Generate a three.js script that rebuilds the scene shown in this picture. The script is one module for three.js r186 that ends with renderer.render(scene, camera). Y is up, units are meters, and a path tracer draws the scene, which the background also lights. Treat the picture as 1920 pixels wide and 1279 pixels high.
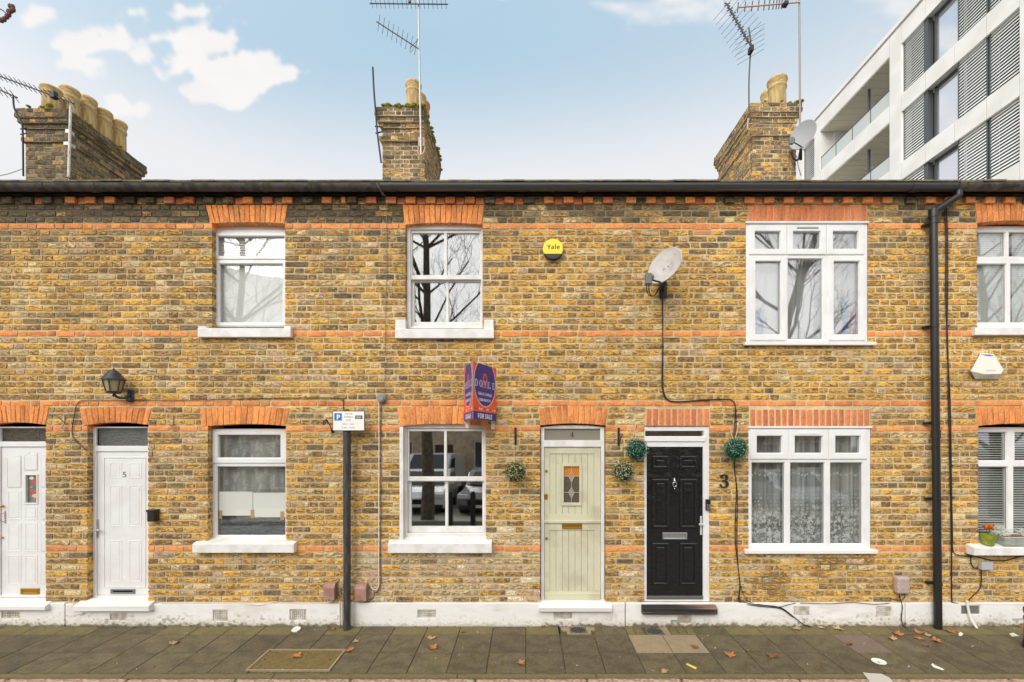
import * as THREE from 'three';
import { mergeGeometries, mergeVertices, toCreasedNormals } from 'three/addons/utils/BufferGeometryUtils.js';
import { RoundedBoxGeometry } from 'three/addons/geometries/RoundedBoxGeometry.js';
import { TextGeometry } from 'three/addons/geometries/TextGeometry.js';
import { FontLoader } from 'three/addons/loaders/FontLoader.js';

// ------------------------------------------------------------------ camera, sky, sun, exposure
const scene = new THREE.Scene();
const EYE = 2.094, DIST = 5.33, FOC = 853, PX = 986, PY = 838;       // 16 mm shift-corrected view, 5.33 m from the brick face
const camera = new THREE.PerspectiveCamera(2 * Math.atan(639.5 / FOC) * 180 / Math.PI, 1920 / 1279, 0.05, 600);
camera.position.set(0, EYE, DIST);
camera.lookAt(0, EYE, 0);
camera.setViewOffset(1920, 1279, 960 - PX, 639.5 - PY, 1920, 1279);
const renderer = new THREE.WebGLRenderer({ antialias: true });
renderer.setSize(1024, 682);
renderer.toneMapping = THREE.LinearToneMapping;
renderer.toneMappingExposure = 1.46;
renderer.shadowMap.enabled = true;
const SUN = new THREE.Vector3(-0.42, 0.62, 0.72).normalize();
const sun = new THREE.DirectionalLight(new THREE.Color(1, 0.965, 0.915), 1.5);
sun.name = 'sun'; sun.position.copy(SUN).multiplyScalar(60); sun.castShadow = true; sun.shadow.radius = 70;
sun.shadow.mapSize.set(2048, 2048);
Object.assign(sun.shadow.camera, { left: -14, right: 14, top: 14, bottom: -14, near: 1, far: 120 });
scene.add(sun, sun.target);

// ------------------------------------------------------------------ numbers and noise
function rngOf(a) { return () => { a = (a + 0x6d2b79f5) | 0; let t = Math.imul(a ^ (a >>> 15), 1 | a); t = (t + Math.imul(t ^ (t >>> 7), 61 | t)) ^ t; return ((t ^ (t >>> 14)) >>> 0) / 4294967296; }; }
const rnd = rngOf(4711);
const R = (a, b, r = rnd) => a + (b - a) * r();
const clamp = (x, a = 0, b = 1) => Math.min(b, Math.max(a, x));
const mix = (a, b, t) => a + (b - a) * t;
const smooth = (a, b, x) => { const t = clamp((x - a) / (b - a)); return t * t * (3 - 2 * t); };
const mix3 = (a, b, t) => [mix(a[0], b[0], t), mix(a[1], b[1], t), mix(a[2], b[2], t)];
const HASH = new Float32Array(65536); { const r = rngOf(99); for (let i = 0; i < 65536; i++) HASH[i] = r(); }
function vn(x, y, s = 0) {
  const ix = Math.floor(x), iy = Math.floor(y); let fx = x - ix, fy = y - iy;
  fx = fx * fx * (3 - 2 * fx); fy = fy * fy * (3 - 2 * fy);
  const h = (a, b) => HASH[(a * 374761 + b * 668265 + s * 9973) & 65535];
  const a = h(ix, iy), b = h(ix + 1, iy), c = h(ix, iy + 1), d = h(ix + 1, iy + 1);
  return a + (b - a) * fx + (c - a) * fy + (a - b - c + d) * fx * fy;
}
function fbm(x, y, o = 4, s = 0) { let v = 0, a = 0.5, n = 0; for (let i = 0; i < o; i++) { v += a * vn(x, y, s + i); n += a; a *= 0.5; x = x * 2.03 + 7.1; y = y * 2.03 + 3.7; } return v / n; }
const toSRGB = (c) => (c <= 0.0031308 ? c * 12.92 : 1.055 * Math.pow(c, 1 / 2.4) - 0.055);
const lin = (c) => (c <= 0.04045 ? c / 12.92 : Math.pow((c + 0.055) / 1.055, 2.4));
const rgb = (r, g, b) => [lin(r / 255), lin(g / 255), lin(b / 255)];

// a colour read off the finish of a thing as 0-255 values
const col = (r, g, b) => new THREE.Color().setRGB(...rgb(r, g, b));

// ------------------------------------------------------------------ the sky: pale winter blue, white near the horizon, broken cloud
{
  const W = 2048, H = 1024, data = new Float32Array(W * H * 4);
  const clouds = [ // tangents of azimuth and elevation, half sizes, weight
    [-0.77, 0.90, 0.20, 0.10, 1], [-0.64, 0.82, 0.19, 0.08, 1.15], [-.56, .835, .09, .04, .7], [-0.72, .84, .13, .06, .9], [-0.98, 0.905, 0.075, 0.042, .85], [-0.955, 0.832, 0.095, 0.045, .85], [-.92, .735, .09, .03, .6], [-1.07, .94, .05, .025, .45], [-.5, .86, .05, .03, .4],
    [0.13, 0.985, 0.26, 0.04, .46], [0.26, .945, .12, .04, .38], [0.50, 1.0, 0.40, 0.085, .62], [0.68, 0.89, 0.22, 0.06, .46], [.78, .98, .3, .10, .55], [0.62, 0.75, .2, .07, .36]];
  for (let j = 0; j < H; j++) {
    const up = ((j + 0.5) / H - 0.5) * Math.PI, y = Math.sin(up), cu = Math.cos(up);
    for (let i = 0; i < W; i++) {
      const az = ((i + 0.5) / W - 0.5) * 2 * Math.PI, x = Math.cos(az) * cu, z = Math.sin(az) * cu;
      const e = Math.max(0, y);
      const lft = smooth(.1, -.5, x), t = smooth(0.49 - .05 * lft, 0.67 - .05 * lft, e);
      let c = mix3([0.585, 0.592, 0.61], [0.31, 0.435, 0.54], t);
      const side = smooth(-0.2, 0.75, x) * smooth(0.2, .5, -z);                       // thinner haze to the left, whiter to the right
      c = mix3(c, [0.47, 0.505, 0.54], 0.5 * side * t);
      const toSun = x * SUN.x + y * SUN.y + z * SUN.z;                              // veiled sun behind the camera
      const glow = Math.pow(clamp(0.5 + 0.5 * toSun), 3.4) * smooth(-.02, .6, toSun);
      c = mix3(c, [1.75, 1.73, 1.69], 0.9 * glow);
      let a = 0;
      if (y > 0.03) {
        // a thin broken deck everywhere, denser round the sun
        const s = 1.6 / (y + 0.12), d = fbm(x * s + 11, z * s * 1.5 + 4, 5, 3);
        a = 0.25 * smooth(0.56, 0.75, d) * (0.25 + 0.75 * smooth(-.3, .4, z));
      }
      if (z < -0.2 && y > 0.1) {
        const gx = x / -z, gy = y / -z;
        if (Math.abs(gx) < 1.6 && gy < 1.3) {
          let m = 0;
          const wx = gx + 0.07 * (fbm(gx * 9, gy * 9, 3, 31) - .5), wy = gy + 0.07 * (fbm(gx * 9 + 40, gy * 9, 3, 37) - .5);
          for (const [cx, cy, rx, ry, w] of clouds) { const q = ((wx - cx) / rx) ** 2 + ((wy - cy) / ry) ** 2; if (q < 1) m = Math.max(m, w * (1 - q)); }
          if (m > 0) {
            const n = fbm(gx * (gx > 0 ? 9 : 20), gy * 27, 6, 51) * .72 + fbm(gx * 6, gy * 9, 3, 61) * .28;
            a = Math.max(a, smooth(0.36, gx > 0 ? 1.0 : .80, m * 1.15 + (n - .5) * (gx > 0 ? 1.6 : 3.1)));
          }
        }
      }
      const sh = .93 + .1 * fbm(x / (y + .1) * 9, z / (y + .1) * 12, 4, 71); c = mix3(c, [0.655 * sh, 0.645 * sh, 0.635 * sh], a * (1 - 0.6 * glow));
      if (y < 0) c = mix3(c, [0.3, 0.29, 0.27], smooth(0, 0.08, -y));
      const o = (j * W + i) * 4; data[o] = c[0]; data[o + 1] = c[1]; data[o + 2] = c[2]; data[o + 3] = 1;
    }
  }
  const t = new THREE.DataTexture(data, W, H, THREE.RGBAFormat, THREE.FloatType);
  t.mapping = THREE.EquirectangularReflectionMapping; t.magFilter = THREE.LinearFilter; t.minFilter = THREE.LinearFilter; t.needsUpdate = true;
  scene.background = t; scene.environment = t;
}

// ------------------------------------------------------------------ surveying: where a line of sight meets a plane parallel to the wall, z metres in front of the brick face
const X = (px, z = 0) => (px - PX) * (DIST - z) / FOC;
const Y = (py, z = 0) => EYE + (PY - py) * (DIST - z) / FOC;

// ------------------------------------------------------------------ names, parts, tags
const used = new Map();
function numbered(n) { const k = used.get(n) ?? 0; used.set(n, k + 1); return k ? n + '_' + String(k).padStart(3, '0') : n; }
function tag(o, label, category, group, kind) { if (label) o.userData.label = label; if (category) o.userData.category = category; if (group) o.userData.group = group; if (kind) o.userData.kind = kind; return o; }
function thing(name, label, category, pos = [0, 0, 0], group) { const o = new THREE.Group(); o.name = numbered(name); o.position.set(...pos); scene.add(o); return tag(o, label, category, group); }
function part(name, geo, mat, parent = scene) {
  const g = Array.isArray(geo) ? merge(geo) : geo;
  const m = new THREE.Mesh(g, mat); m.castShadow = m.receiveShadow = true;
  m.name = numbered(name); parent.add(m);
  return m;
}
function struct(name, geo, mat) { const m = part(name, geo, mat); m.userData.kind = 'structure'; return m; }
function merge(list) {
  const clean = list.map((g) => { const h = g.index ? g.toNonIndexed() : g; for (const k of Object.keys(h.attributes)) if (!['position', 'normal', 'uv'].includes(k)) h.deleteAttribute(k); if (!h.attributes.uv) h.setAttribute('uv', new THREE.BufferAttribute(new Float32Array(h.attributes.position.count * 2), 2)); return h; });
  return clean.length === 1 ? clean[0] : mergeGeometries(clean);
}
// ------------------------------------------------------------------ geometry helpers (local metres)
function box(x0, x1, y0, y1, z0, z1, r = 0) {
  const w = x1 - x0, h = y1 - y0, d = z1 - z0;
  const g = r ? new RoundedBoxGeometry(w, h, d, 2, Math.min(r, w * .49, h * .49, d * .49)) : new THREE.BoxGeometry(w, h, d);
  g.translate((x0 + x1) / 2, (y0 + y1) / 2, (z0 + z1) / 2);
  return metreUV(g);
}
function metreUV(g) { // planar metres by face direction
  const h = g.index ? g.toNonIndexed() : g, p = h.attributes.position, uv = new Float32Array(p.count * 2), a = new THREE.Vector3(), b = new THREE.Vector3(), c = new THREE.Vector3();
  for (let i = 0; i < p.count; i += 3) {
    a.fromBufferAttribute(p, i); b.fromBufferAttribute(p, i + 1).sub(a); c.fromBufferAttribute(p, i + 2).sub(a); b.cross(c);
    const ax = Math.abs(b.x), ay = Math.abs(b.y), az = Math.abs(b.z), k = az >= ax && az >= ay ? 0 : ay >= ax ? 1 : 2;
    for (let j = i; j < i + 3; j++) { const x = p.getX(j), y = p.getY(j), z = p.getZ(j); uv[j * 2] = k === 2 ? z : x; uv[j * 2 + 1] = k === 1 ? z : y; }
  }
  h.setAttribute('uv', new THREE.BufferAttribute(uv, 2));
  return h;
}
function shapeOf(pts) { const s = new THREE.Shape(); pts.forEach(([x, y], i) => (i ? s.lineTo(x, y) : s.moveTo(x, y))); s.closePath(); return s; }
function extrude(shape, z0, z1, bevel = 0, seg = 2, curve = 12) {
  const g = new THREE.ExtrudeGeometry(shape, { depth: z1 - z0 - 2 * bevel, bevelEnabled: bevel > 0, bevelThickness: bevel, bevelSize: bevel, bevelOffset: -bevel, bevelSegments: seg, curveSegments: curve });
  g.translate(0, 0, z0 + bevel);
  return metreUV(g);
}
const rect = (x0, x1, y0, y1) => shapeOf([[x0, y0], [x1, y0], [x1, y1], [x0, y1]]);
const hole = (s, x0, x1, y0, y1) => { const p = new THREE.Path(); p.moveTo(x0, y0); p.lineTo(x0, y1); p.lineTo(x1, y1); p.lineTo(x1, y0); p.closePath(); s.holes.push(p); return s; };
// a rectangular frame: outer rectangle minus an inner one
function ring(o, n, z0, z1, bevel = 0.004) { const s = rect(...o); hole(s, ...n); return extrude(s, z0, z1, bevel); }
function tube(pts, r, seg = 0, sides = 6, tension = 0.5) {
  const v = pts.map((p) => new THREE.Vector3(...p));
  const c = v.length === 2 ? new THREE.LineCurve3(v[0], v[1]) : new THREE.CatmullRomCurve3(v, false, 'catmullrom', tension);
  return new THREE.TubeGeometry(c, seg || (v.length === 2 ? 1 : v.length * 6), r, sides, false);
}
function rod(a, b, r, r2 = r, sides = 6) {
  const A = new THREE.Vector3(...a), B = new THREE.Vector3(...b), d = B.clone().sub(A), g = new THREE.CylinderGeometry(r2, r, d.length(), sides, 1);
  g.applyQuaternion(new THREE.Quaternion().setFromUnitVectors(new THREE.Vector3(0, 1, 0), d.normalize()));
  const m = A.add(B).multiplyScalar(0.5);
  return g.translate(m.x, m.y, m.z);
}
const lathe = (pts, n = 24) => new THREE.LatheGeometry(pts.map(([x, y]) => new THREE.Vector2(x, y)), n);
const at = (g, x, y, z) => g.translate(x, y, z);

// ------------------------------------------------------------------ textures
function dataTex(W, H, f, srgb, repeat = true) { // f(x, y) -> linear [r, g, b] or a height
  const d = new Uint8Array(W * H * 4);
  for (let j = 0; j < H; j++) for (let i = 0; i < W; i++) {
    const c = f(i, j), o = (j * W + i) * 4;
    if (typeof c === 'number') d[o] = d[o + 1] = d[o + 2] = clamp(c) * 255; else for (let k = 0; k < 3; k++) d[o + k] = clamp(srgb ? toSRGB(Math.max(0, c[k])) : c[k]) * 255;
    d[o + 3] = 255;
  }
  const t = new THREE.DataTexture(d, W, H, THREE.RGBAFormat, THREE.UnsignedByteType);
  if (srgb) t.colorSpace = THREE.SRGBColorSpace;
  t.wrapS = t.wrapT = repeat ? THREE.RepeatWrapping : THREE.ClampToEdgeWrapping;
  t.magFilter = t.minFilter = THREE.LinearFilter; t.needsUpdate = true;
  return t;
}
function tiled(x, y, n, o, s) { // noise that repeats every n cells
  let v = 0, a = 0.5, w = 0, f = 1;
  for (let k = 0; k < o; k++) {
    const m = n * f, ix = Math.floor(x * f), iy = Math.floor(y * f); let fx = x * f - ix, fy = y * f - iy; fx = fx * fx * (3 - 2 * fx); fy = fy * fy * (3 - 2 * fy);
    const h = (p, q) => HASH[((((p % m) + m) % m) * 374761 + (((q % m) + m) % m) * 668265 + (s + k) * 9973) & 65535];
    const A = h(ix, iy), B = h(ix + 1, iy), C = h(ix, iy + 1), D = h(ix + 1, iy + 1);
    v += a * (A + (B - A) * fx + (C - A) * fy + (A - B - C + D) * fx * fy); w += a; a *= 0.5; f *= 2;
  }
  return v / w;
}
function canvasTex(w, h, draw) {
  const c = document.createElement('canvas'); c.width = w; c.height = h; const g = c.getContext('2d'); draw(g, w, h);
  const t = new THREE.CanvasTexture(c); t.colorSpace = THREE.SRGBColorSpace; t.magFilter = THREE.LinearFilter; return t;
}
const rep = (t, sx, sy = sx) => { const c = t.clone(); c.repeat.set(sx, sy); c.needsUpdate = true; return c; };
const grain = dataTex(512, 512, (i, j) => tiled(i / 16, j / 16, 32, 5, 7));                       // fine mineral grain
const blotch = dataTex(512, 512, (i, j) => tiled(i / 64, j / 64, 8, 6, 17));
function std(color, roughness = 0.7, extra = {}) { return new THREE.MeshStandardMaterial({ color, roughness, ...extra }); }
function phys(color, roughness, extra = {}) { return new THREE.MeshPhysicalMaterial({ color, roughness, ...extra }); }

// a tint map in metres: base colour worn towards a second one
function wornTex(base, worn, amount, cells = 8, seed = 1, fine = 0.12) {
  return dataTex(512, 512, (i, j) => {
    const a = tiled(i * cells / 512, j * cells / 512, cells, 6, seed), b = tiled(i / 8, j / 8, 64, 3, seed + 9);
    const c = mix3(base, worn, smooth(1 - amount, 1.0, a + 0.25)), k = 1 + fine * (b - 0.5) * 2;
    return [c[0] * k, c[1] * k, c[2] * k];
  }, true);
}
const M = {
  upvc: std(new THREE.Color(1, 1, 1), 0.34, { map: rep(wornTex([.80, .79, .782], [.74, .72, .70], .4, 6, 3, .015), .9) }),
  paint: std(new THREE.Color(1, 1, 1), 0.5, { map: rep(wornTex([.80, .785, .765], [.70, .67, .62], .45, 8, 5, .02), 1.4), bumpMap: rep(blotch, 3), bumpScale: 0.0006 }),
  black: std(col(34, 33, 33), 0.3, { bumpMap: rep(grain, 2), bumpScale: 0.0004 }),
  blackOld: std(new THREE.Color(1, 1, 1), 0.42, { map: rep(wornTex(rgb(46, 44, 43), rgb(92, 86, 80), .5, 10, 21, .2), 1.2) }),
  cable: std(col(28, 27, 27), 0.5),
  steel: std(col(150, 150, 150), 0.38, { metalness: 0.85 }),
  galv: std(col(170, 170, 168), 0.5, { metalness: 0.55, map: null }),
  aerial: std(col(88, 84, 82), 0.5, { metalness: 0.5 }),
  rust: std(new THREE.Color(1, 1, 1), 0.8, { map: rep(wornTex(rgb(150, 100, 60), rgb(214, 200, 180), .55, 16, 33, .3), 6) }),
  brass: std(col(196, 150, 62), 0.32, { metalness: 0.9 }),
  chrome: std(col(205, 205, 205), 0.2, { metalness: 0.95 }),
  dark: std(col(16, 15, 15), 0.9),
  room: std(col(96, 90, 84), 0.9),
  // sealed double glazing: four glass faces reflect about as much as one sheet of high index
  glassStreet: phys(new THREE.Color(0.93, 0.95, 0.95), 0.015, { transmission: 1, thickness: 0, ior: 3.6 }),
  glassSoft: phys(new THREE.Color(0.95, 0.96, 0.96), 0.02, { transmission: 1, thickness: 0, ior: 1.75 }),
  glassSky: phys(new THREE.Color(0.93, 0.95, 0.95), 0.015, { transmission: 1, thickness: 0, ior: 2.9 }),
  glass: phys(new THREE.Color(0.93, 0.95, 0.95), 0.015, { transmission: 1, thickness: 0, ior: 2.3 }),
  grey: std(col(150, 150, 150), 0.6),
};

// ================================================================== BRICK
// An atlas of fired faces: 16 x 42 cells of 128 x 48 texels; each brick wears one cell.
const CATS = { yellow: 130, brown: 110, dark: 44, pale: 90, pink: 36, soot: 76, red: 90, wash: 40, soldier: 56 };
const CELLS = {}; { let n = 0; for (const k in CATS) { CELLS[k] = [n, n + CATS[k]]; n += CATS[k]; } }
const AW = 16, AH = 42;
const atlas = (() => {
  const W = 2048, H = 2048, colD = new Uint8Array(W * H * 4), bmp = new Uint8Array(W * H * 4);
  const P = {
    yellow: [[.62, .315, .042], [.70, .395, .07], [.14, .078, .028]], brown: [[.42, .225, .058], [.34, .18, .052], [.095, .06, .03]],
    dark: [[.20, .14, .075], [.25, .17, .085], [.07, .055, .04]], pale: [[.70, .51, .265], [.60, .40, .17], [.20, .13, .065]],
    pink: [[.62, .42, .27], [.56, .36, .20], [.30, .18, .11]], soot: [[.115, .083, .045], [.17, .12, .058], [.045, .036, .027]],
    red: [[.88, .32, .092], [.84, .29, .088], [.42, .125, .045]], wash: [[.76, .65, .49], [.66, .52, .33], [.36, .26, .15]], soldier: [[.70, .205, .075], [.62, .175, .07], [.40, .13, .065]],
  };
  let n = 0;
  for (const k in CATS) for (let q = 0; q < CATS[k]; q++, n++) {
    const r = rngOf(n * 7919 + 13), cx = (n % AW) * 128, cy = Math.floor(n / AW) * 48, p = P[k];
    const tone = R(.80, 1.16, r), shift = R(-.05, .05, r), streak = R(.38, .60, r), tilt = R(-.5, .5, r), ox = r() * 200, oy = r() * 200, coarse = R(.7, 1.4, r), burntEnd = r() < .3 ? (r() < .5 ? 1 : 2) : 0, smear = r() < .35;
    const redk = k === 'red' || k === 'soldier';
    for (let j = 0; j < 48; j++) for (let i = 0; i < 128; i++) {
      const u = i / 128, v = j / 48, x = i / 48 * coarse + ox, y = (j + tilt * i * .5) / 30 * coarse + oy;
      const a = fbm(x * 2.2, y * 2.6, 4, n & 63), f = fbm(x * 2.7 + 9, y * 3.4, 4, (n + 7) & 63), g = fbm(i / 7 + ox, j / 7 + oy, 3, 5);
      let c = mix3(p[0], p[1], smooth(.3, .7, a));
      let d = smooth(streak, streak + .10, f) * (redk ? .38 : .82);
      if (burntEnd) d = Math.max(d, smooth(.35, .95, (burntEnd === 1 ? u : 1 - u) + (a - .5) * .6) * .7);
      c = mix3(c, p[2], d);
      if (!redk) c = mix3(c, [.70, .56, .37], smooth(.56, .74, fbm(x * 3.1 + 31, y * 4.4, 3, 21)) * (k === 'yellow' ? .3 : k === 'soot' || k === 'dark' ? .12 : .5));          // chalky bloom
      const pit = smooth(.72, .80, vn(i / 4.5 + ox, j / 4.0 + oy, 77)); c = mix3(c, [.06, .045, .03], pit * (redk ? .35 : .6));
      const e = Math.min(u * 128, (1 - u) * 128, v * 48, (1 - v) * 48);
      const sm = smooth(6 + (smear ? 8 : 0), 0, e + (g - .5) * 14); c = mix3(c, k === 'soot' ? [.15, .115, .07] : [.70, .55, .34], sm * (redk ? .3 : .36));
      const t = tone * (1 + (g - .5) * .34);
      const o = ((cy + j) * W + cx + i) * 4;
      colD[o] = clamp(toSRGB(Math.max(0, c[0] * t * 1.12 * (1 + shift)))) * 255; colD[o + 1] = clamp(toSRGB(Math.max(0, c[1] * t * 1.11))) * 255; colD[o + 2] = clamp(toSRGB(Math.max(0, c[2] * t * .99 * (1 - shift)))) * 255; colD[o + 3] = 255;
      const h = clamp(.55 + (f - .5) * .8 + (g - .5) * .5 - pit * .5) * 255;
      bmp[o] = bmp[o + 1] = bmp[o + 2] = h; bmp[o + 3] = 255;
    }
  }
  const mk = (d, srgb) => { const t = new THREE.DataTexture(d, W, H, THREE.RGBAFormat, THREE.UnsignedByteType); if (srgb) t.colorSpace = THREE.SRGBColorSpace; t.magFilter = t.minFilter = THREE.LinearFilter; t.needsUpdate = true; return t; };
  return { map: mk(colD, true), bump: mk(bmp, false) };
})();
M.brick = std(new THREE.Color(1, 1, 1), 0.88, { map: atlas.map, bumpMap: atlas.bump, bumpScale: 0.004 });

// A brick from the four corners of its face (anticlockwise from bottom left), its depth and its cell. Irregular arrises, soft rounded edges.
function brickGeo(c, z, depth, cell, half, r, turned = false, chamfer = 0.004) {
  const nx = half ? 3 : 4, ny = 2, pos = [], nor = [], uv = [], idx = [];
  const cu = (cell % AW) * 128 / 2048, cv = Math.floor(cell / AW) * 48 / 2048, u0 = half ? (r() < .5 ? 0.02 : 0.48) : 0.02, uw = half ? 0.5 : 0.96;
  const put = (u, v, zz, U, V) => {
    const x = (c[0][0] * (1 - u) + c[1][0] * u) * (1 - v) + (c[3][0] * (1 - u) + c[2][0] * u) * v, y = (c[0][1] * (1 - u) + c[1][1] * u) * (1 - v) + (c[3][1] * (1 - u) + c[2][1] * u) * v;
    pos.push(x, y, zz); uv.push(cu + (u0 + uw * (turned ? V : U)) * 128 / 2048, cv + (0.04 + .92 * (turned ? U : V)) * 48 / 2048);
    return pos.length / 3 - 1;
  };
  const wl = Math.hypot(c[1][0] - c[0][0], c[1][1] - c[0][1]), hl = Math.hypot(c[3][0] - c[0][0], c[3][1] - c[0][1]);
  const jx = 0.0022 / wl, jy = 0.0026 / hl, cx = chamfer / wl, cy = chamfer / hl;
  const grid = [];
  for (let j = 0; j <= ny; j++) for (let i = 0; i <= nx; i++) {
    const eu = i === 0 || i === nx, ev = j === 0 || j === ny;
    const u = i === 0 ? cx : i === nx ? 1 - cx : i / nx + R(-.04, .04, r), v = j === 0 ? cy : j === ny ? 1 - cy : j / ny + R(-.08, .08, r);
    grid.push([u + (eu ? R(-jx, jx, r) : 0), v + (ev ? R(-jy, jy, r) : 0), z + R(-.0016, .0016, r) - (eu && ev ? .0015 : 0)]);
  }
  const W = nx + 1;
  const f = grid.map(([u, v, zz]) => put(u, v, zz, u, v));
  for (let j = 0; j < ny; j++) for (let i = 0; i < nx; i++) { const a = f[j * W + i], b = f[j * W + i + 1], d = f[(j + 1) * W + i], e = f[(j + 1) * W + i + 1]; idx.push(a, b, e, a, e, d); }
  // border loop, anticlockwise
  const loop = []; for (let i = 0; i < W; i++) loop.push(i); for (let j = 1; j <= ny; j++) loop.push(j * W + nx); for (let i = nx - 1; i >= 0; i--) loop.push(ny * W + i); for (let j = ny - 1; j > 0; j--) loop.push(j * W);
  const outer = loop.map((k) => { const [u, v, zz] = grid[k], i = k % W, j = Math.floor(k / W); return [u + (i === 0 ? -cx : i === nx ? cx : 0), v + (j === 0 ? -cy : j === ny ? cy : 0), zz - chamfer * .9]; });
  const o1 = outer.map(([u, v, zz]) => put(u, v, zz, clamp(u), clamp(v))), n = loop.length;
  for (let k = 0; k < n; k++) { const a = f[loop[k]], b = f[loop[(k + 1) % n]], d = o1[k], e = o1[(k + 1) % n]; idx.push(a, d, e, a, e, b); }
  const corners = [0, nx, nx + ny, 2 * nx + ny];                       // flat sides back to the bed depth
  for (let s = 0; s < 4; s++) {
    const A = outer[corners[s]], B = outer[corners[(s + 1) % 4]], U = [0, 1][s & 1];
    const q = [put(A[0], A[1], A[2], .1, .2), put(B[0], B[1], B[2], s % 2 ? .4 : .9, .2), put(B[0], B[1], z - depth, s % 2 ? .4 : .9, .9), put(A[0], A[1], z - depth, .1, .9)];
    idx.push(q[0], q[3], q[2], q[0], q[2], q[1]);
  }
  const g = new THREE.BufferGeometry();
  g.setAttribute('position', new THREE.Float32BufferAttribute(pos, 3)); g.setAttribute('uv', new THREE.Float32BufferAttribute(uv, 2)); g.setIndex(idx); g.computeVertexNormals();
  return g;
}
// stock of shared shapes: nominal stretcher and header per cell, scaled to the size laid
const stock = new Map();
function stockGeo(cell, half) {
  const k = cell + (half ? 'h' : 's');
  if (!stock.has(k)) { const w = half ? .052 : .106; stock.set(k, brickGeo([[-w, -.031], [w, -.031], [w, .031], [-w, .031]], 0, .1, cell, half, rngOf(cell * 31 + (half ? 5 : 2)))); }
  return stock.get(k);
}
const pick = (cat, r = rnd) => { const [a, b] = CELLS[cat]; return a + Math.floor(r() * (b - a)); };
function pickFrom(w, r = rnd) { let t = 0; for (const k in w) t += w[k]; let q = r() * t; for (const k in w) { q -= w[k]; if (q <= 0) return k; } return Object.keys(w)[0]; }
// many bricks joined into one geometry
class Heap {
  constructor() { this.p = []; this.n = []; this.u = []; this.i = []; }
  add(g, m) {
    const base = this.p.length / 3, P = g.attributes.position, N = g.attributes.normal, U = g.attributes.uv, v = new THREE.Vector3(), nm = new THREE.Matrix3().getNormalMatrix(m);
    for (let k = 0; k < P.count; k++) { v.fromBufferAttribute(P, k).applyMatrix4(m); this.p.push(v.x, v.y, v.z); v.fromBufferAttribute(N, k).applyMatrix3(nm).normalize(); this.n.push(v.x, v.y, v.z); this.u.push(U.getX(k), U.getY(k)); }
    if (g.index) for (let k = 0; k < g.index.count; k++) this.i.push(base + g.index.getX(k)); else for (let k = 0; k < P.count; k++) this.i.push(base + k);
  }
  geo() { const g = new THREE.BufferGeometry(); g.setAttribute('position', new THREE.Float32BufferAttribute(this.p, 3)); g.setAttribute('normal', new THREE.Float32BufferAttribute(this.n, 3)); g.setAttribute('uv', new THREE.Float32BufferAttribute(this.u, 2)); g.setIndex(this.i); return g; }
}

// ------------------------------------------------------------------ the terrace
const PITCH = 11.863, YC = (k) => Y(1029 - PITCH * k);                  // brick courses, numbered from the lowest red one
const PARTY = [-398, 125, 650, 1172, 1695, 2218].map((p) => X(p));
const RED = new Set([0, 19, 23, 34, 51]);
// openings in wall pixels: [left, right, head, foot, camber, arch] with arch = [bottom left, bottom right, top left, top right, top, bricks, category, camber of the back]
const OPEN = [
  { n: 'd6', h: 0, x0: -27, x1: 85, y0: 797, y1: 1142, cam: 5, arch: [-34, 85, -46, 92, 763, 15, 'red', 4] },
  { n: 'd5', h: 1, x0: 163, x1: 277, y0: 797, y1: 1142, cam: 5, arch: [155, 276, 148, 284, 766, 12, 'red', 3] },
  { n: 'w5u', h: 1, x0: 397, x1: 534, y0: 419, y1: 622, cam: 2.5, arch: [394, 534, 385, 539, 384, 15, 'red', 0] },
  { n: 'w5l', h: 1, x0: 389, x1: 536, y0: 799, y1: 1022, cam: 4, arch: [377, 536, 374, 543, 766, 15, 'red', 4] },
  { n: 'w4u', h: 2, x0: 760, x1: 905, y0: 421, y1: 622, cam: 3.5, arch: [758, 904, 754, 908, 384, 15, 'red', 0] },
  { n: 'w4l', h: 2, x0: 750, x1: 911, y0: 799, y1: 1022, cam: 4, arch: [750, 912, 745, 918, 764, 15, 'red', 2] },
  { n: 'd4', h: 2, x0: 1013, x1: 1136, y0: 798, y1: 1142, cam: 4, arch: [1015, 1136, 1009, 1141, 766, 12, 'red', 5] },
  { n: 'd3', h: 3, x0: 1208, x1: 1331, y0: 799, y1: 1142, cam: 0, arch: [1211, 1331, 1211, 1331, 767, 10, 'soldier', 0] },
  { n: 'w3u', h: 3, x0: 1399, x1: 1628, y0: 416, y1: 644, cam: 0, arch: [1404, 1626, 1404, 1626, 385, 20, 'soldier', 0] },
  { n: 'w3l', h: 3, x0: 1404, x1: 1633, y0: 800, y1: 1036, cam: 0, arch: [1406, 1632, 1406, 1632, 768, 19, 'soldier', 0] },
  { n: 'w2u', h: 4, x0: 1833, x1: 1979, y0: 418, y1: 622, cam: 5, arch: [1833, 1979, 1828, 1984, 381, 14, 'red', 0] },
  { n: 'w2l', h: 4, x0: 1835, x1: 1994, y0: 799, y1: 1022, cam: 5, arch: [1834, 1995, 1829, 2000, 764, 16, 'red', 2] },
];
const op = Object.fromEntries(OPEN.map((o) => [o.n, o]));
for (const o of OPEN) { o.X0 = X(o.x0); o.X1 = X(o.x1); o.T = Y(o.y0); o.B = Y(o.y1); o.C = o.cam / 160; }
const camber = (o, x, extra = 0) => o.T + o.C * (1 - ((2 * x - o.X0 - o.X1) / (o.X1 - o.X0)) ** 2) + extra;

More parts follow.
